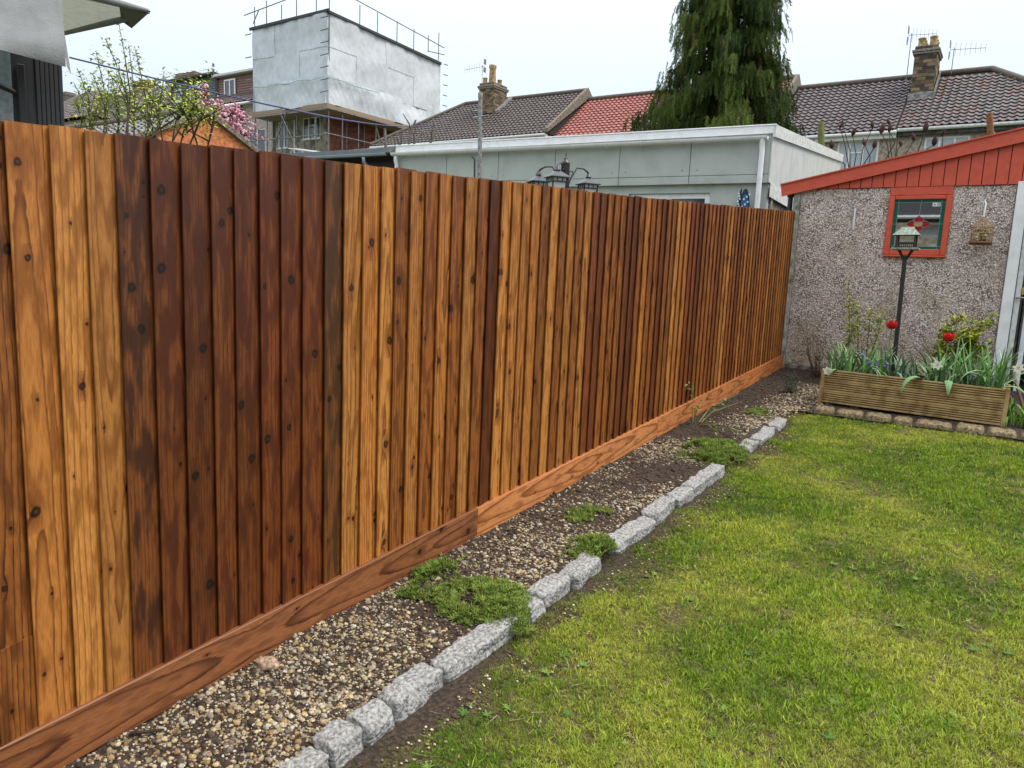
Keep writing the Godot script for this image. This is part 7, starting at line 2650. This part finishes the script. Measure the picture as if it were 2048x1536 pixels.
func build_lawn_grass() -> void:
	var tuft := []
	for v in 4:
		var b := MB.new()
		for k in 9:
			b.col = Color.WHITE * rr(0.6, 1.3)
			blade(b, Transform3D(Basis(Vector3.UP, rr(0, TAU)) * Basis(Vector3.RIGHT, rr(0.1, 0.9)), Vector3(rr(-0.6, 0.6), 0, rr(-0.6, 0.6))), rr(0.6, 1.25), 0.050, rr(0.2, 1.5), 3, 0.2)
		tuft.append(b.mesh(M.grass))
	var patch := noise(95, 1.15, 3)
	var fine := noise(96, 4.5, 2)
	var yel := noise(97, 0.75, 2)
	var bare := noise(98, 1.7, 3)
	var ts := [[], [], [], []]
	var cs := [[], [], [], []]
	for k in 330000:
		# more tufts where the lawn is near the house and the eye
		var u := rng.randf()
		var z := lerpf(0.3, -6.95, pow(u, 1.1))
		var x := 0.64 + 3.6 * pow(rng.randf(), 1.15)
		if x > 2.4 - z * 0.15 + 0.9:
			continue
		var edge := smoothstep(0.68, 0.90, x + 0.14 * fine.get_noise_2d(x, z) + 0.12 * bare.get_noise_2d(x, z))
		var d := 0.74 + 0.55 * bare.get_noise_2d(x * 1.6, z * 1.6) + 0.75 * fine.get_noise_2d(x * 1.6, z * 1.6)
		d *= 0.40 + 0.60 * edge
		d *= 1.0 - 0.55 * exp(-(pow(x - 1.58, 2.0) / 0.06 + pow(z + 6.35, 2.0) / 0.05))
		if rng.randf() > d:
			continue
		var p := patch.get_noise_2d(x, z)
		var straw := yel.get_noise_2d(x, z) * 1.2 + smoothstep(0.9, 2.3, x) * 0.35 - 0.12
		var c := Color(0.09, 0.165, 0.02).lerp(Color(0.23, 0.34, 0.03), clampf(0.5 + p * 1.1 + rr(-0.25, 0.25), 0.0, 1.0))
		c = c.lerp(Color(0.46, 0.475, 0.075), clampf(straw + 0.14 + fine.get_noise_2d(z, x) * 0.5 + rr(-0.2, 0.2), 0.0, 0.85))
		c = c.lerp(Color(0.15, 0.125, 0.055), clampf(0.75 - edge + bare.get_noise_2d(x + 9.0, z) * 0.5, 0.0, 0.7))
		if rng.randf() < 0.09:
			c = Color(0.30, 0.25, 0.13)
		var s := rr(0.017, 0.034) * (0.8 + 0.6 * p) * (0.7 + 0.3 * edge)
		var q := rng.randi() % 4
		ts[q].append(Transform3D(Basis.from_euler(Vector3(rr(-0.3, 0.3), rr(0, TAU), rr(-0.3, 0.3))).scaled(Vector3(s, s * rr(0.8, 1.2), s)), Vector3(x, lawn_h(x, z) - 0.001, z)))
		cs[q].append(c * rr(0.8, 1.2))
	var g := thing("grass", "short patchy lawn grass, green to yellowish, thin near the edging", "grass")
	g.set_meta("kind", "stuff")
	for q in 4:
		many("blades", tuft[q], ts[q], cs[q], g)
	# longer single blades that the mower missed
	var lb := MB.new()
	for k in 3:
		lb.col = Color.WHITE * rr(0.8, 1.2)
		blade(lb, Transform3D(Basis(Vector3.UP, k * 2.1) * Basis(Vector3.RIGHT, rr(0.3, 0.7)), Vector3(rr(-0.1, 0.1), 0, rr(-0.1, 0.1))), rr(0.7, 1.1), 0.045, rr(0.5, 1.4), 4, 0.2)
	var t3 := []
	var c3 := []
	for k in 26000:
		var x := 0.72 + 2.6 * rng.randf()
		var z := -6.9 * rng.randf()
		if fine.get_noise_2d(x * 1.3, z * 1.3) < 0.0 or x < 0.9 + 0.1 * rng.randf():
			continue
		var s := rr(0.024, 0.044)
		t3.append(Transform3D(Basis.from_euler(Vector3(rr(-0.4, 0.4), rr(0, TAU), rr(-0.4, 0.4))).scaled(Vector3.ONE * s), Vector3(x, lawn_h(x, z), z)))
		c3.append(Color(0.13, 0.24, 0.025).lerp(Color(0.42, 0.48, 0.07), rng.randf()))
	many("blades", lb.mesh(M.grass), t3, c3, g)
	# flat rosettes of weeds in the turf
	var wb := MB.new()
	for k in 7:
		wb.col = Color.WHITE * rr(0.75, 1.2)
		blade(wb, Transform3D(Basis(Vector3.UP, TAU * k / 7.0 + rr(-0.2, 0.2)) * Basis(Vector3.RIGHT, rr(1.0, 1.35)), Vector3(0, 0.08, 0)), rr(0.7, 1.1), 0.16, rr(0.1, 0.6), 4, 0.25)
	var t4 := []
	var c4 := []
	for k in 420:
		var x := 0.8 + 2.5 * rng.randf()
		var z := -6.8 * rng.randf()
		var s := rr(0.012, 0.032)
		t4.append(Transform3D(Basis(Vector3.UP, rr(0, TAU)).scaled(Vector3.ONE * s), Vector3(x, lawn_h(x, z) + 0.006, z)))
		c4.append(Color(0.07, 0.15, 0.03).lerp(Color(0.18, 0.27, 0.06), rng.randf()))
	many("weeds", wb.mesh(M.leaf), t4, c4, g)
	# dead twigs and straw on the lawn
	var sb := MB.new()
	sb.box(Vector3(-0.5, 0, -0.02), Vector3(0.5, 0.04, 0.02))
	var t2 := []
	var c2 := []
	for k in 900:
		var x := 0.7 + 2.4 * rng.randf()
		var z := -6.6 * rng.randf() - 0.1
		var s := rr(0.015, 0.06)
		t2.append(Transform3D(Basis.from_euler(Vector3(0, rr(0, TAU), rr(-0.2, 0.2))).scaled(Vector3(s, s * 0.6, s)), Vector3(x, lawn_h(x, z) + 0.006, z)))
		c2.append([Color(0.32, 0.25, 0.15), Color(0.10, 0.07, 0.05), Color(0.45, 0.38, 0.24)][rng.randi() % 3])
	var lt := many("lawn_litter", sb.mesh(M.plain), t2, c2)
	lt.set_meta("label", "bits of straw and twig strewn over the lawn")
	lt.set_meta("category", "litter")
